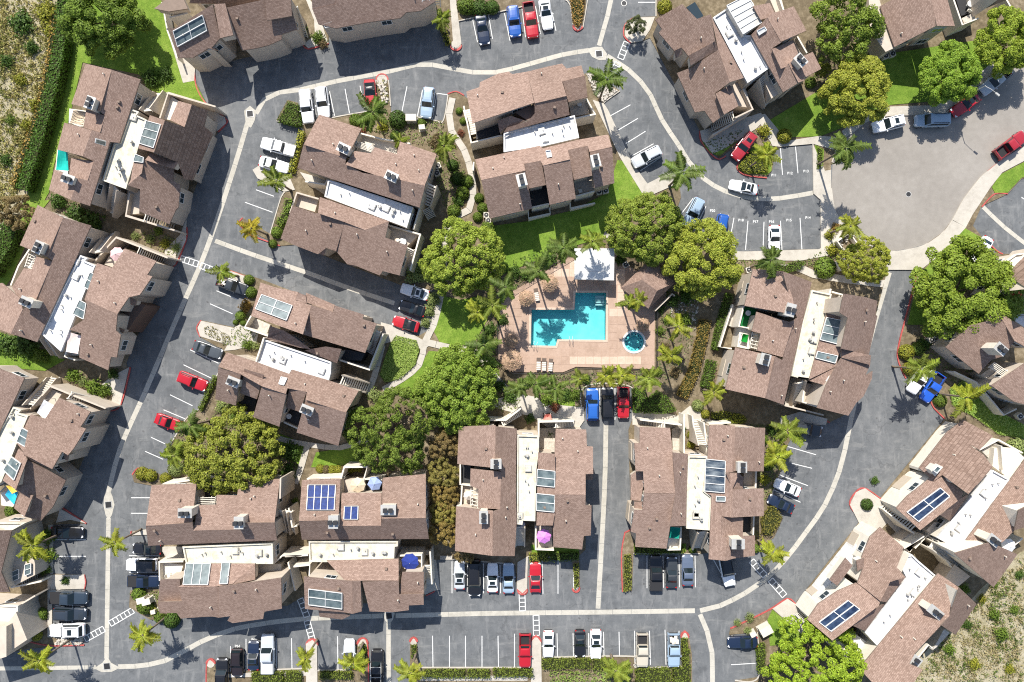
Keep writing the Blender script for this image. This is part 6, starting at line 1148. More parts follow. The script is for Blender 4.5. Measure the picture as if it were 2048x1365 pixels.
CARS = [ # x, y, heading in photo, kind, colour, length px or 0, extras, label
 (965,58,.16,1,'sedan',NAV,0,'','dark navy sedan alone in the shaded bay by the top walkway'), (1028,43,.12,1,'suv',BLU,0,'','blue wagon next to the red pickup at the top'), (1061,40,.15,1,'pickup',RED_,0,'','red pickup at the top, between the blue wagon and a white sedan'), (1092,27,.15,1,'sedan',WHT,0,'s','white sedan at the top edge, right of the red pickup'),
 (740,187,.08,1,'coupe',RED_,0,'b','red sports car with a black top under the shaggy palm'), (613,213,.12,1,'pickup',WHT,66,'t','white pickup with a grey bed cover beside the triangular hedge'), (645,205,.12,1,'suv',WHT,0,'','white SUV right of the white pickup at the triangular hedge'), (855,206,-.12,1,'suv',LBL,0,'','grey blue SUV in the upper bays near the footpath'),
 (556,294,-1,-.28,'pickup',WHT,70,'t','white pickup with a grey bed cover facing the left gutter'), (547,329,1,.27,'sedan',WHT,60,'','white sedan below the white pickup, above the island palm'), (1293,314,-.9,.46,'suv',SIL,0,'','silver SUV alone in the diagonal bays'), (1488,293,-.62,.8,'suv',DRED,0,'s','red SUV in the single bay between the grass strip and the island'),
 (1488,374,-1,-.22,'sedan',WHT,58,'sb2','white sedan with a black sunroof driving on the curved gutter'), (1387,426,-.45,.9,'suv',LBL,0,'','silver blue SUV at the end of the numbered bays'), (1442,456,-.2,1,'suv',BLU,46,'','blue car half hidden by the yellow green tree in bay P19'), (1550,479,0,1,'coupe',WHT,0,'','white coupe in bay P16'),
 (1777,248,-1,.25,'suv',WHT,64,'s','white SUV with a sunroof parked on the cul-de-sac kerb'), (1864,241,-1,.02,'van',LBL,68,'','grey blue van parked in the tree shade on the cul-de-sac'), (1933,209,-.8,.56,'coupe',RED_,62,'s','red sports car with a black sunroof on the street kerb'), (1991,162,-.76,.62,'pickup',SIL,70,'','white pickup with an open dark bed under the corner tree'),
 (2023,290,.8,-.6,'pickup',DRED,70,'','red pickup on the right side of the street, by the far lawn'), (1966,500,-.5,.86,'coupe',WHT,0,'','white coupe beside the small red kerbed lawn at the right'), (1838,759,-.5,.86,'suv',WHT,0,'','white SUV under the green palm, left of the bright blue pickup'), (1866,776,-.55,.83,'pickup',(.02,.10,.50),58,'','bright blue pickup beside the white SUV under the palm'),
 (1615,859,1,.2,'suv',CHAR,60,'','dark grey SUV tucked under the roof by the yellow green palm'), (1576,976,-.93,-.38,'sedan',WHT,54,'','white sedan above the navy one at the right hand bays'), (1563,1009,-.9,-.42,'sedan',NAV,54,'','navy sedan below the white one at the right hand bays'), (1185,809,0,-1,'suv',(.02,.11,.42),64,'','bright blue SUV at the head of the central drive'),
 (1215,806,0,-1,'van',BLK,62,'','black van between the bright blue SUV and the red pickup'), (1247,806,0,1,'pickup',RED_,62,'','red pickup at the head of the central drive'), (1312,1147,0,-1,'pickup',BLK,70,'t2','black pickup, leftmost of the three dark cars below the eaves'), (1344,1146,.02,-1,'sedan',CHAR,0,'','charcoal sedan between the black pickup and the slate sedan'),
 (1376,1142,0,-1,'sedan',(.10,.13,.19),0,'','slate blue sedan, rightmost of the three dark cars below the eaves'), (1455,1143,.2,1,'suv',WHT,0,'b','white SUV with a dark roof poking out from under the eaves'), (919,1152,0,-1,'sedan',SIL,56,'s','silver sedan with a dark sunroof, leftmost of its row below the brown tree'), (949,1157,0,1,'van',BLK,72,'','long black van between the silver sedan and a white sedan'),
 (985,1157,0,-1,'sedan',WHT,58,'s','white sedan with a dark sunroof, right of the long black van'), (1017,1158,0,-1,'sedan',LBL,60,'','pale blue sedan beside the round ended walkway'), (1071,1156,0,-1,'coupe',RED_,60,'','red coupe in the bay right of the round ended walkway'), (1050,1303,0,1,'pickup',RED_,66,'','red pickup in the bottom bays beside the concrete walkway'),
 (1097,1290,0,1,'sedan',WHT,54,'','white sedan right of the concrete walkway at the bottom'), (1160,1289,0,1,'sedan',BLK,54,'s','black sedan between two white cars in the bottom bays'), (1192,1290,0,1,'sedan',WHT,60,'s','white sedan with a small sunroof beside the black sedan in the bottom bays'), (1285,1302,0,1,'pickup',BEI,66,'','beige pickup in the bottom bays'),
 (1348,1302,0,1,'pickup',LBL,66,'c','light blue pickup carrying pale boards in its bed'), (1486,1286,-1,.03,'sedan',NAV,60,'','dark blue sedan parked crosswise by the bottom right lawn'), (444,1348,0,-1,'suv',BLK,62,'','black SUV cut off by the bottom edge, next to the red kerb tip'), (474,1327,0,1,'suv',(.02,.014,.014),56,'','brownish black wagon in bay P64'),
 (506,1313,0,-1,'sedan',NAV,58,'s','dark blue sedan in bay P63'), (535,1308,0,-1,'pickup',SIL,78,'t3','long silver pickup with a white bed cover at the bottom'), (698,1310,0,-1,'coupe',SIL,60,'','silver coupe with a teal windshield under the bottom palm'), (754,1334,0,-1,'pickup',BLK,68,'r','black pickup with a pale ladder rack by the gutter spur'),
 (133,1066,1,.03,'sedan',BLK,64,'s','black sedan in the upper left bay beside the green bushes'), (137,1196,1,.02,'pickup',(.03,.045,.065),74,'t2','dark blue grey pickup with a bed cover in the left column'), (140,1228,1,.03,'suv',(.03,.04,.055),64,'','dark blue SUV between the dark pickup and the white SUV at left'), (134,1261,-1,.02,'suv',WHT,70,'s','white SUV in the bottom left bay by the pebble edge'),
 (292,1099,-1,-.02,'sedan',BLK,58,'s','black sedan tucked against the eaves, above the white jeep'), (283,1130,-1,0,'jeep',WHT,62,'b','white jeep with a dark roof between the black sedan and the navy pickup'), (287,1163,1,0,'pickup',NAV,60,'t2','navy pickup with a covered bed below the white jeep'), (414,700,1,.36,'sedan',DGY,60,'','dark grey sedan beside the concrete island'),
 (385,763,1,.4,'suv',RED_,60,'','red wagon in the left bays'), (337,846,1,.36,'sedan',RED_,58,'','red sedan by the green palm, lower in the left bays'), (464,571,1,.36,'pickup',CHAR,60,'d','charcoal pickup with its bed full of tools under the yellow palm'), (829,584,-1,-.3,'sedan',WHT,58,'s','white sedan at the dead end of the gutter drive'),
 (824,617,-1,-.32,'coupe',BLK,54,'','black coupe between the white sedan and the red convertible'), (811,648,-1,-.3,'coupe',RED_,54,'b','red convertible with a dark top at the dead end')]
NAMES = {'sedan':'sedan_car','coupe':'sports_car','suv':'suv_car','van':'van','pickup':'pickup_truck','jeep':'jeep_car'}
for x, y, dx, dy, k, col, lp, ex, lb in CARS:
    pr, S = CP[k]; r = copy_tree(pr); r.name = NAMES[k]; loc = P(x, y, .9); loc.z = .008; r.location = loc; r.rotation_euler = (0,0,math.atan2(-dy, dx)); tag(r, lb, {'pickup':'pickup','suv':'car','van':'van','jeep':'jeep'}.get(k,'car'), 'parked cars')
    sc = (lp/K/S['L']) if lp else 1.0; sc = max(.88, min(1.15, sc)); r.scale = (sc, (1+sc)/2, (1+sc)/2)
    for c in r.children:
        n = c.name.split('.')[0]
        c.color = (*col, 1)
        if n == 'roof' and 'b' in ex and 'b2' not in ex: c.color = (.02,.02,.022,1)
    h = S['L']/2; rf, rr = S['rf']; zr = S['zr']
    if 's' in ex: new_obj('sunroof', MB().box((rf*.55+rr*.45,0,zr+.035), (.55,.8,.03)).mesh('sunroof', M['carglass']), r)
    if 't' in ex:
        new_obj('bed_cover', MB().box((-h/2-.5,0,S['zb']+.03), (h-1.02,S['W']*.86,.06)).mesh('bed_cover', M['plastic' if '2' in ex else 'frame' if '3' in ex else 'metal']), r)
    if 'c' in ex or 'd' in ex:
        for j in range(7): new_obj('cargo', MB().box((random.uniform(-h+.5,-1.3), random.uniform(-.55,.55), .75+.05*j), (random.uniform(.3,1.1), random.uniform(.2,.5), .18), random.uniform(-.3,.3)).mesh('cargo', random.choice([M['wood'], M['beige_metal'], M['frame']] if 'c' in ex else [M['wood'], M['trim'], M['metal']])), r)
    if 'r' in ex:
        rk = MB()
        for sg in (-1, 1): rk.bar((-h+.2, sg*.8, 1.95), (h-1.6, sg*.8, 1.95), .07, .07)
        for xx in (-h+.3,-1.2,.4): rk.bar((xx,-.8,1.97), (xx,.8,1.97), .06, .06)
        for xx in (-h+.3,-1.2):
            for sg in (-1, 1): rk.bar((xx,sg*.8,1.0), (xx,sg*.8,1.95), .06, .06)
        new_obj('ladder_rack', rk.mesh('ladder_rack', M['metal']), r)
for k in CP:
    pr = CP[k][0]
    for c in KIDS[pr.name]:
        for g2 in KIDS.get(c.name, []): bpy.data.objects.remove(g2)
        bpy.data.objects.remove(c)
    bpy.data.objects.remove(pr)
# ---------------------------------------------------------------- pool garden
DECK = pts('1148,509 1088,545 1026,583 998,609 996,719 1026,745 1126,745 1152,734 1309,739 1310,622 1340,592 1300,560 1240,520 1230,500')

dk = ccw([P(x, y, ZD) for x, y in DECK]); pl = POOLW; sc_ = SPAC; spa = SPAW
deck = ring_hole('pool_deck', dk, [pl, spa], ZD, .3, M['tile']); deck['kind'] = 'structure'
# paving slabs laid on the deck: square grid, pale border on two sides
pl_in = [Vector((v.x, v.y)) for v in pl]; x0 = min(v.x for v in dk); y0 = min(v.y for v in dk); st = 1.22; BORD = [P(x, y, ZD) for x, y in pts('1030,745 1126,745 1152,734 1309,739 1309,722 1150,716 1120,730 1040,728')]
plx = [v.to_2d() for v in inset(pl, -.55)]
dki = inset(dk, .12)
for i in range(int((max(v.x for v in dk)-x0)/st)+1):
    for j in range(int((max(v.y for v in dk)-y0)/st)+1):
        a = x0+i*st; b_ = y0+j*st; cs = [(a+.02,b_+.02),(a+st-.02,b_+.02),(a+st-.02,b_+st-.02),(a+.02,b_+st-.02)]
        if not all(inside(c, dki) for c in cs): continue
        if any(inside(c, plx) for c in cs+[(a+st/2, b_+st/2)]) or any(((c[0]-sc_.x)**2+(c[1]-sc_.y)**2) < 2.0**2 for c in cs): continue
        pale = inside((a+st/2, b_+st/2), BORD) or (b_ > P(1100,560).y and a < P(1148,500).x) or (P(1218,0).x < a < P(1240,0).x and b_ > P(0,640).y); zz = ZD+.02+random.uniform(0,.004)
        MB().prism([Vector((*c, zz)) for c in cs], [Vector((*c, ZD-.05)) for c in cs]).build('paving_slab', M['coping' if pale else 'tile'], deck)
r = thing('swimming_pool', 'turquoise stepped swimming pool in the middle of the tiled deck', 'pool', (pl[0].x, pl[0].y, 0))
bs = MB(); k = len(pl); bs.add([Vector((v.x, v.y, ZD+.01)) for v in pl]+[Vector((v.x, v.y, -1.3)) for v in pl], [tuple(range(k, 2*k))]+[(i, i+k, (i+1)%k+k, (i+1)%k) for i in range(k)]); bs.build('basin', M['plaster'], r)
MB().add([Vector((v.x, v.y, ZD-.10)) for v in pl], [tuple(range(k))]).build('water', M['water'], r)
def coping(poly, wd, z, name, root, mat):
    o = inset(poly, -wd); i2 = inset(poly, -.01); n = len(poly)
    for i in range(n):
        j = (i+1) % n; q = [Vector((*o[i], z)), Vector((*o[j], z)), Vector((*i2[j], z)), Vector((*i2[i], z))]; MB().prism(q, [v-Vector((0,0,.2)) for v in q]).build(name, mat, root)
coping(pl, .34, ZD+.055, 'coping', r, M['coping'])
def handrail(p, d, root, n=2, w=.5):
    for sg in range(n):
        o = Vector((-d.y, d.x, 0))*(w*(sg-.5)); MB().tube([p+o-d*.5, p+o-d*.5+Vector((0,0,.75)), p+o+Vector((0,0,.85)), p+o+d*.5+Vector((0,0,.6)), p+o+d*.7+Vector((0,0,-.2))], [.03]*5, 6).build('handrail', M['alloy'], root)
handrail(P(1070,690,ZD), Vector((.2,.98,0)), r); handrail(P(1141,680,ZD), Vector((0,1,0)), r); 
for q in range(4): w_ = P(1200,594+q*5,ZD-.14-.14*q); MB().box((w_.x, w_.y, ZD-.3-.18*q), (1.4,.34,.1)).build('pool_step', M['frame'], r)
r = thing('spa_tub', 'round whirlpool spa with a turquoise floor beside the pool, lower right of the deck', 'hot tub', sc_)
bs = MB(); n = 28; bs.add([v.copy() for v in spa]+[sc_+(v-sc_)*.98+Vector((0,0,-.35)) for v in spa]+[sc_+(v-sc_)*.62+Vector((0,0,-.4)) for v in spa]+[sc_+(v-sc_)*.6+Vector((0,0,-1)) for v in spa], [(i, (i+1)%n, (i+1)%n+n, i+n) for i in range(n)]+[(i+n, (i+1)%n+n, (i+1)%n+2*n, i+2*n) for i in range(n)]+[(i+2*n, (i+1)%n+2*n, (i+1)%n+3*n, i+3*n) for i in range(n)]+[tuple(range(3*n, 4*n))]); bs.build('basin', M['plaster'], r)
MB().add([v-Vector((0,0,.1)) for v in spa], [tuple(range(n))]).build('water', M['water'], r); coping(spa, .3, ZD+.06, 'coping', r, M['frame'])
for a in range(14): MB().box((sc_.x+1.17*math.cos(a*.449), sc_.y+1.17*math.sin(a*.449), ZD-.33), (.16,.16,.03), a*.449).build('tile', M['darkglass'], r)
handrail(sc_+Vector((-.3,1.4,0)), Vector((.3,-.95,0)), r, 2, .9)
def lounger(x, y, rz, lb):
    t = thing('sun_lounger', lb, 'lounger', P(x, y, ZD), rz, 'sun loungers on the pool deck'); t.location.z = ZD+.024
    new_obj('seat', MB().box((-.3,0,.34), (1.3,.66,.06)).mesh('lounger_seat', M['trim']), t); new_obj('backrest', MB().bar((.33,0,.36), (.95,0,.62), .66, .06).mesh('lounger_back', M['trim']), t)
    for j in range(5): new_obj('slat', MB().box((-.85+.27*j,0,.385), (.2,.62,.02)).mesh('slat', M['wood']), t)
    for sx in (-.8,.3):
        for sg in (-1,1): new_obj('leg', MB().box((sx,sg*.28,.16), (.05,.05,.32)).mesh('lounger_leg', M['metal']), t)
lounger(1077,728,1.55,'left of the three sun loungers below the pool'); lounger(1088,729,1.55,'middle of the three sun loungers below the pool'); lounger(1101,730,1.5,'right of the three sun loungers below the pool'); lounger(1073,590,1.75,'single sun lounger between two thatched parasols, upper left of the pool')
def parasol(x, y, rpx, col, lb, h=2.5, zb=ZD, n=8, mat='canvas', name='patio_umbrella', grp='patio umbrellas', cat='umbrella', rise=.55, seg=1):
    c = P(x, y, h); t = thing(name, lb, cat, (c.x, c.y, zb), random.uniform(0, .8), grp); r = rpx/K*(H-h)/H; hh = h-zb
    for i in range(n):
        a0, a1 = 2*math.pi*i/n, 2*math.pi*(i+1)/n; A = Vector((r*math.cos(a0), r*math.sin(a0), hh-rise)); B = Vector((r*math.cos(a1), r*math.sin(a1), hh-rise)); T = Vector((0,0,hh)); m_ = (A+B)/2-Vector((0,0,.0)); m_ = Vector((m_.x*.96, m_.y*.96, m_.z))
        f = new_obj('panel', MB().add([T, A, m_, B, T-Vector((0,0,.02)), A-Vector((0,0,.02)), m_-Vector((0,0,.02)), B-Vector((0,0,.02))], [(0,1,2,3),(7,6,5,4),(1,5,6,2),(2,6,7,3)]).mesh('panel', M[mat]), t); v = random.uniform(.9,1.08); f.color = (col[0]*v, col[1]*v, col[2]*v, 1)
        new_obj('rib', MB().bar(A-Vector((0,0,.04)), T-Vector((0,0,.05)), .03, .03).mesh('rib', M['wood']), t)
    new_obj('pole', MB().tube([(0,0,0),(0,0,hh+.12)], [.03,.03], 7).mesh('pole', M['wood']), t); new_obj('base', MB().tube([(0,0,0),(0,0,.1)], [.3,.26], 12).mesh('umbrella_base', M['stone']), t); return t
THA = (.42,.29,.20)
def thatch(x, y, r, lb):
    t = parasol(x, y, r, THA, lb, 2.5, ZD, 12, 'canvas', 'thatched_parasol', 'thatched parasols round the pool', 'parasol', .8)
    C = []; R = r/K
    for _ in range(520):
        a = NR.uniform(0, 6.283); q = NR.uniform(.1, 1.06)*R; C.append((q*math.cos(a), q*math.sin(a), 2.5-ZD-.8*q/R+NR.uniform(0,.1)))
    C = np.array(C); n_ = np.stack([C[:,0]*.3, C[:,1]*.3, np.ones(len(C))], 1)+NR.normal(size=(len(C),3))*.3; f = new_obj('thatch', leaf_cloud('thatch', C, n_, NR.uniform(.15,.34,len(C)), .35), t); f.color = (.46,.33,.23,1)
for a in [(1100,566,17,'thatched parasol nearest the white shelter, upper left of the pool'), (1053,596,16,'thatched parasol left of the single sun lounger'), (1022,682,14,'thatched parasol left of the pool, halfway down the deck'), (1024,722,21,'thatched parasol in the lower left corner of the deck'), (1288,650,13,'small thatched parasol above the round spa')]: thatch(*a)
# shelter with a flat pale roof
c = P(1189,528,0); r = thing('shade_shelter', 'flat white roofed shade shelter at the upper end of the pool', 'shelter', (c.x, c.y, 0)); zs = 3.1; w4 = [P(x, y, zs) for x, y in pts('1149,558 1228,560 1229,497 1149,497')]
for i in range(4):
    a = (w4[0].lerp(w4[3], i/4)); b_ = w4[1].lerp(w4[2], i/4); c2 = w4[1].lerp(w4[2], (i+1)/4); d = w4[0].lerp(w4[3], (i+1)/4); MB().prism([a, b_, c2-Vector((0,.02,0)), d-Vector((0,.02,0))], [v-Vector((0,0,.12)) for v in (a, b_, c2-Vector((0,.02,0)), d-Vector((0,.02,0)))]).build('roof_panel', M['frame'], r)
MB().bar(w4[0]-Vector((0,.06,.1)), w4[1]-Vector((0,.06,.1)), .1, .24).build('fascia', M['metal'], r)
for q in w4: v = q.lerp(Vector((c.x, c.y, q.z)), .06); MB().box((v.x, v.y, 1.5), (.16,.16,2.9)).build('post', M['metal'], r)
# pool house with a hipped roof
b = Bld('small brown hip roofed pool house at the upper right of the deck', (0,0,1), (.75,-.66), name='pool_house', cat='pool house', group='pool garden buildings', centre=(1297,568))
b.Z('1241,576,3.1 1297,618,3.1 1314,582,4.5 1284,560,4.5',skirt=False).Z('1350,566,3.1 1303,516,3.1 1284,560,4.5 1314,582,4.5',perp=True,skirt=False)
b.Z('1303,516,3.1 1241,576,3.1 1284,560,4.5',perp=True,skirt=False).Z('1297,618,3.1 1350,566,3.1 1314,582,4.5',skirt=False)
w5 = ccw(inset(ccw([P(x, y, 3.0) for x, y in pts('1241,576 1297,618 1350,566 1303,516')]), .5)); b.walls.prism([Vector((*v, 2.98)) for v in w5], [Vector((*v, -.02)) for v in w5]); b.done(False)
for i in range(2): p_ = P(1262+14*i,597+10*i,1.1); MB().box((p_.x, p_.y, 1.1), (.9,.12,2.1), -.65).build('door', M['wood'], b.root)
b.W('1310,622 1345,588 1350,592',1.8)
# iron fence round the deck
c = P(1150,640,0); r = thing('pool_fence', 'dark iron picket fence round the pool deck', 'fence', (c.x, c.y, 0)); FL = pts('1150,506 1088,542 1025,581 996,608 994,720 1025,747 1127,747 1153,736 1311,741 1312,622 1345,590'); pm = MB().box((0,0,.72), (.06,.06,1.44)).mesh('post', M['dark']); pk = MB().box((0,0,.75), (.022,.022,1.3)).mesh('picket', M['dark']); np_ = 0; pmb = MB()
for i in range(len(FL)-1):
    a = P(*FL[i], 0); b_ = P(*FL[i+1], 0); L = (b_-a).length
    for zz in (.3, 1.36): MB().bar(a+Vector((0,0,zz)), b_+Vector((0,0,zz)), .04, .05).build('rail', M['dark'], r)
    for j in range(max(1, int(L/2.2))): o = new_obj('post', pm, r); o.location = a.lerp(b_, j/max(1, int(L/2.2)))-r.location
    for j in range(int(L/.16)):
        q = a.lerp(b_, j*.16/L); pmb.box((q.x, q.y, .78), (.022,.022,1.2))
o = pmb.build('picket', M['dark'], r); o['kind'] = 'stuff'
# patio umbrellas, sails and awnings
for a in [(230,508,15,(.72,.50,.50),'faded pink patio umbrella on the balcony by the upper left drive',5.6,3.4), (714,972,16,(.62,.52,.38),'beige patio umbrella on the balcony left of the blue one',5.2,3.1), (748,969,15,(.30,.38,.62),'blue grey hexagonal umbrella on the balcony right of the beige one',5.2,3.1), (819,1127,18,(.03,.05,.24),'navy blue umbrella at the end of the cream flat roof',5.6,3.3), (1088,1075,15,(.68,.25,.68),'magenta umbrella on the patio beside the central drive',5.4,3.2), (2035,589,16,(.80,.16,.10),'coral red umbrella at the right edge',5.0,.1), (936,993,10,(.72,.66,.60),'pale umbrella under the slatted trellis left of the magenta umbrella roof',5.0,3.1), (2022,1094,15,(.82,.82,.80),'white umbrella at the far right beyond the white walled building',4.8,.1), (1042,1052,9,(.32,.34,.38),'small grey umbrella at the end of the cream roof left of the magenta one',5.2,.8)]:
    parasol(a[0], a[1], a[2], a[3], a[4], a[5], a[6], 6 if 'hexa' in a[4] else 8)
def sail(poly, z, col, lb, name='shade_sail', cat='shade sail', stripes=0, grp='shade cloths', zb=0.1):
    q = [P(x, y, z) for x, y in pts(poly)]; c = sum(q, Vector())/len(q); t = thing(name, lb, cat, (c.x, c.y, zb), 0, grp)
    g_ = lambda u, v: q[0].lerp(q[1], u).lerp(q[3].lerp(q[2], u), v)-Vector((0,0,.5*math.sin(u*3.1416)*math.sin(v*3.1416)))
    n = 6; vs = [g_(i/n, j/n) for i in range(n+1) for j in range(n+1)]; fs = [(i*(n+1)+j, (i+1)*(n+1)+j, (i+1)*(n+1)+j+1, i*(n+1)+j+1) for i in range(n) for j in range(n)]
    mb = MB().add(vs, fs); mb.add([v-Vector((0,0,.03)) for v in vs], [f[::-1] for f in fs]); o = mb.build('cloth', M['canvas'], t); o.color = (*col, 1)
    for v in q: MB().tube([Vector((v.x, v.y, zb)), v], [.05,.04], 6).build('post', M['wood'], t)
    for k_ in range(stripes): f = (k_+.5)/stripes; MB().bar(g_(0,f)+Vector((0,0,.05)), g_(1,f)+Vector((0,0,.05)), .05, .05).build('batten', M['trim'], t)
sail('116,300 135,303 137,342 112,340', 5.2, (.02,.40,.34), 'teal shade sail over the left balcony facing the hedge'); sail('147,220 172,224 166,252 140,246', 5.2, (.62,.52,.38), 'pale tan striped awning above the teal sail', 'awning', 'awning', 5)
sail('10,990 22,972 36,986 28,1010', 5.4, (.04,.42,.62), 'sky blue canopy at the left edge, below its yellow neighbour'); sail('12,972 24,970 36,982 24,988', 5.8, (.80,.55,.10), 'yellow canopy at the left edge touching the blue one')
sail('88,800 110,812 92,840 74,826', 5.6, (.78,.78,.78), 'pale square awning on the balcony by the left drive', 'awning', 'awning'); sail('1341,1054 1361,1056 1358,1078 1338,1076', 5.2, (.01,.23,.17), 'dark green awning at the lower end of the roof with four dark skylight panes', 'awning', 'awning')
sail('137,664 162,672 156,708 132,704', 5.8, (.80,.66,.60), 'pinkish cream awning at the lower end of the white roof on the left', 'awning', 'awning'); sail('1090,829 1102,829 1103,841 1086,841', 3.2, (.62,.25,.20), 'faded red awning in the entrance court below the forked path', 'awning', 'awning')
sail('1486,668 1497,670 1494,686 1482,683', 3.7, (.01,.22,.03), 'green cloth cover lying low on the turf balcony', 'awning', 'awning', zb=3.0)
# street lamp
def lamp(x, y, h, d, lb):
    t = thing('street_lamp', lb, 'street lamp', P(x, y, .1)); d = Vector(d).normalized()
    new_obj('pole', MB().tube([(0,0,0),(0,0,.3),(0,0,h*.6),(0,0,h)], [.14,.1,.075,.055], 8).mesh('lamp_pole', M['metal']), t); new_obj('arm', MB().tube([Vector((0,0,h-.1)), d*.9+Vector((0,0,h+.15)), d*1.9+Vector((0,0,h+.2))], [.045,.04,.035], 7).mesh('lamp_arm', M['metal']), t)
    hd = new_obj('head', MB().box((0,0,0), (.7,.3,.14), 0, .8).mesh('lamp_head', M['metal']), t); hd.location = d*2.1+Vector((0,0,h+.16)); hd.rotation_euler = (0,0,math.atan2(d.y,d.x)); new_obj('lens', MB().box((0,0,-.08), (.5,.22,.04)).mesh('lens', M['lamp']), hd)
lamp(1906,207,7.2,(.75,-.6,0),'thin street lamp on the kerb between the green clumpy tree and the red sports car')
# air conditioners, cabinets, bins and benches
def ac(x, y, rz, lb, z=.1):
    t = thing('air_conditioner', lb, 'air conditioner', P(x, y, z), rz, 'air conditioner units on the ground'); t.location.z = z
    new_obj('case', MB().box((0,0,.42), (.82,.82,.84)).mesh('ac_case', M['beige_metal']), t); new_obj('fan_guard', MB().tube([(0,0,.84),(0,0,.88)], [.34,.34], 16).mesh('fan_guard', M['dark']), t); new_obj('hub', MB().tube([(0,0,.88),(0,0,.92)], [.1,.1], 10).mesh('hub', M['metal']), t)
for a in [(877,334,.4,'upper of two air conditioners at the right end of the building above the white roof'), (875,349,.4,'lower of two air conditioners at the right end of the building above the white roof'), (1197,386,.2,'left of two air conditioners on the shaded lawn'), (1210,384,.2,'right of two air conditioners on the shaded lawn'), (973,432,0,'upper air conditioner at the corner of the roof above the shaded lawn'), (977,443,0,'lower air conditioner at the corner of the roof above the shaded lawn'), (38,1042,0,'left air conditioner beside the blue and yellow canopy roof'), (50,1042,0,'right air conditioner beside the blue and yellow canopy roof'), (1766,116,.3,'left air conditioner below the roof at the top right'), (1780,112,.3,'right air conditioner below the roof at the top right'), (1250,531,.6,'air conditioner in the yard behind the pool house'), (1494,541,.3,'air conditioner at the corner of the roof with the palm shadow'), (1866,670,.5,'upper air conditioner in the tree shade at the right'), (1857,680,.5,'lower air conditioner in the tree shade at the right'), (2033,832,.6,'air conditioner beside the angled wall near the right edge')]: ac(*a)
def cabinet(x, y, d, rz, lb, mat='beige_metal'):
    t = thing('utility_cabinet', lb, 'cabinet', P(x, y, .1), rz, 'utility cabinets'); t.location.z = .1
    new_obj('case', MB().box((0,0,d[2]/2), d).mesh('cabinet_case', M[mat]), t); new_obj('lid', MB().box((0,0,d[2]+.04), (d[0]+.12,d[1]+.12,.08)).mesh('cabinet_lid', M[mat]), t)
    for sg in (-1,1): new_obj('door', MB().box((sg*d[0]*.24,-d[1]/2-.015,d[2]/2), (d[0]*.44,.03,d[2]*.8)).mesh('cabinet_door', M['metal']), t)
    new_obj('plinth', MB().box((0,0,.03), (d[0]+.3,d[1]+.3,.1)).mesh('plinth', M['concrete']), t)
for a in [(824,240,(1.5,.9,1.1),0,'pale utility cabinet between the dark clipped ball and the upper bays'), (845,258,(.8,.6,.9),.1,'small pale utility box below the clipped ball in the upper bays garden'), (290,1196,(1.2,.8,1.2),.25,'left half of the pale cabinet pair near the navy pickup'), (301,1198,(1.2,.8,1.3),.25,'right half of the pale cabinet pair near the navy pickup'), (1527,1256,(1.7,1.2,1.2),.5,'pale green utility cabinet by the bottom right lawn'), (1503,1265,(.8,.6,.8),.5,'small white utility box above the dark blue sedan'), (312,1220,(.6,.5,.9),.2,'small white utility box on the clipped bushes near the navy pickup')]: cabinet(*a)
def enclosure(x, y, a, rz, lb):
    t = thing('planter_enclosure', lb, 'planter', P(x, y, .1), rz, 'square white walled enclosures'); t.location.z = .1
    for dx, dy, sx, sy in ((a/2,0,.16,a),(-a/2,0,.16,a),(0,a/2,a-.16,.16),(0,-a/2,a-.16,.16)): new_obj('side_wall', MB().box((dx,dy,.55), (sx,sy,1.1)).mesh('enclosure_wall', M['stucco_pale']), t)
    for j in range(9): s_ = random.uniform(.25,.5); new_obj('stone', MB().box((random.uniform(-a/3,a/3), random.uniform(-a/3,a/3), .25), (s_,s_*.8,.4), random.uniform(0,3), .7).mesh('stone', M['stone']), t)
enclosure(1689,489,2.3,.6,'square white walled enclosure filled with stones below the cul-de-sac'); enclosure(1678,531,1.4,.5,'small white walled enclosure below the stone filled one')
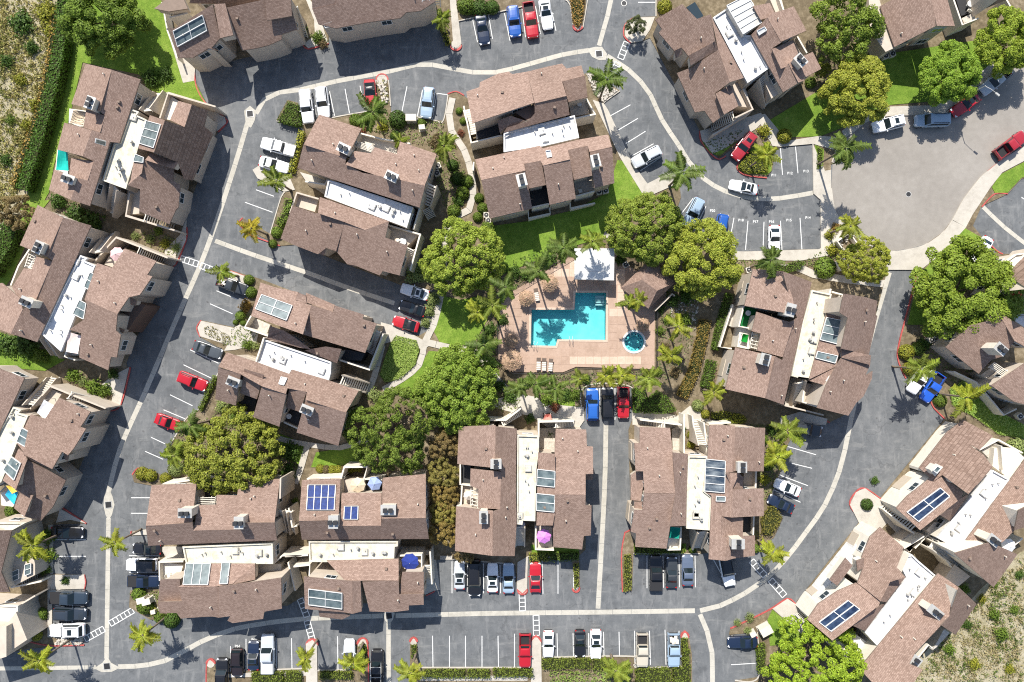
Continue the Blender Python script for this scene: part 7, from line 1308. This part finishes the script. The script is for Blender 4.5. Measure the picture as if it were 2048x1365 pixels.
# pebbles and stones in the beds
def pebbles(name, poly, n, s0, s1, mat):
    w = [P(x, y, .1) for x, y in pts(poly)]; p2 = [(v.x, v.y) for v in w]; mb = MB(); xs = [p[0] for p in p2]; ys = [p[1] for p in p2]; c = 0
    while c < n:
        x = random.uniform(min(xs), max(xs)); y = random.uniform(min(ys), max(ys))
        if inside((x, y), p2): s_ = random.uniform(s0, s1); mb.box((x, y, .12+s_*.2), (s_, s_*random.uniform(.6,1), s_*.6), random.uniform(0,3), .6); c += 1
    o = mb.build(name, M[mat]); o['kind'] = 'stuff'
pebbles('pebbles', '1174,150 1190,150 1236,182 1206,204 1190,190', 420, .15, .45, 'stone'); pebbles('pebbles', '112,1276 165,1276 165,1289 112,1289', 90, .2, .5, 'stone'); pebbles('pebbles', '755,170 772,170 776,205 765,208', 60, .2, .6, 'stone'); pebbles('pebbles', '1340,600 1400,600 1390,660 1345,660', 120, .1, .35, 'stone')
# patio furniture
def table(x, y, z, lb, r_=.5):
    t = thing('patio_table', lb, 'table', P(x, y, z), random.uniform(0,3), 'patio tables on the balconies'); new_obj('top', MB().tube([(0,0,.7),(0,0,.74)], [r_,r_], 16).mesh('table_top', M['frame']), t); new_obj('leg', MB().tube([(0,0,0),(0,0,.7)], [.25,.06], 8).mesh('table_leg', M['metal']), t)
def chair(x, y, z, rz, lb):
    t = thing('patio_chair', lb, 'chair', P(x, y, z), rz, 'patio chairs on the balconies'); new_obj('seat', MB().box((0,0,.43), (.55,.55,.07)).mesh('chair_seat', M['wood']), t); new_obj('backrest', MB().box((-.27,0,.72), (.06,.55,.5)).mesh('chair_back', M['wood']), t)
    for sx in (-.22,.22):
        for sy in (-.22,.22): new_obj('leg', MB().box((sx,sy,.2), (.05,.05,.4)).mesh('chair_leg', M['metal']), t)
for x, y, z, w_ in [(640,820,3.0,''),]: pass
table(581,832,3.02,'round table on the left dark balcony above the huge olive tree'.replace('left ','right '), .4); table(1158,212,3.02,'small white table on the walled balcony by the pebble bed', .35); table(807,485,3.24,'pale table on the tan walled balcony below the white roof', .55); table(1493,627,3.03,'round white table on the green turf balcony', .4); table(1684,600,3.03,'grey table on the pale patio right of the turf balcony roof', .5); table(1935,12,3.05,'round table on the dark balcony at the top right', .5)
chair(1160,384,3.05,.3,'wooden chair on the tan balcony facing the shaded lawn'); chair(797,482,3.24,2.2,'pale chair next to the table on the tan walled balcony'); chair(1935,24,3.05,1.0,'pale chair beside the round table at the top right'); chair(1676,596,3.03,0,'chair beside the grey table on the pale patio'); chair(340,1150,3.05,.2,'pale chair on the courtyard balcony right of the white jeep')
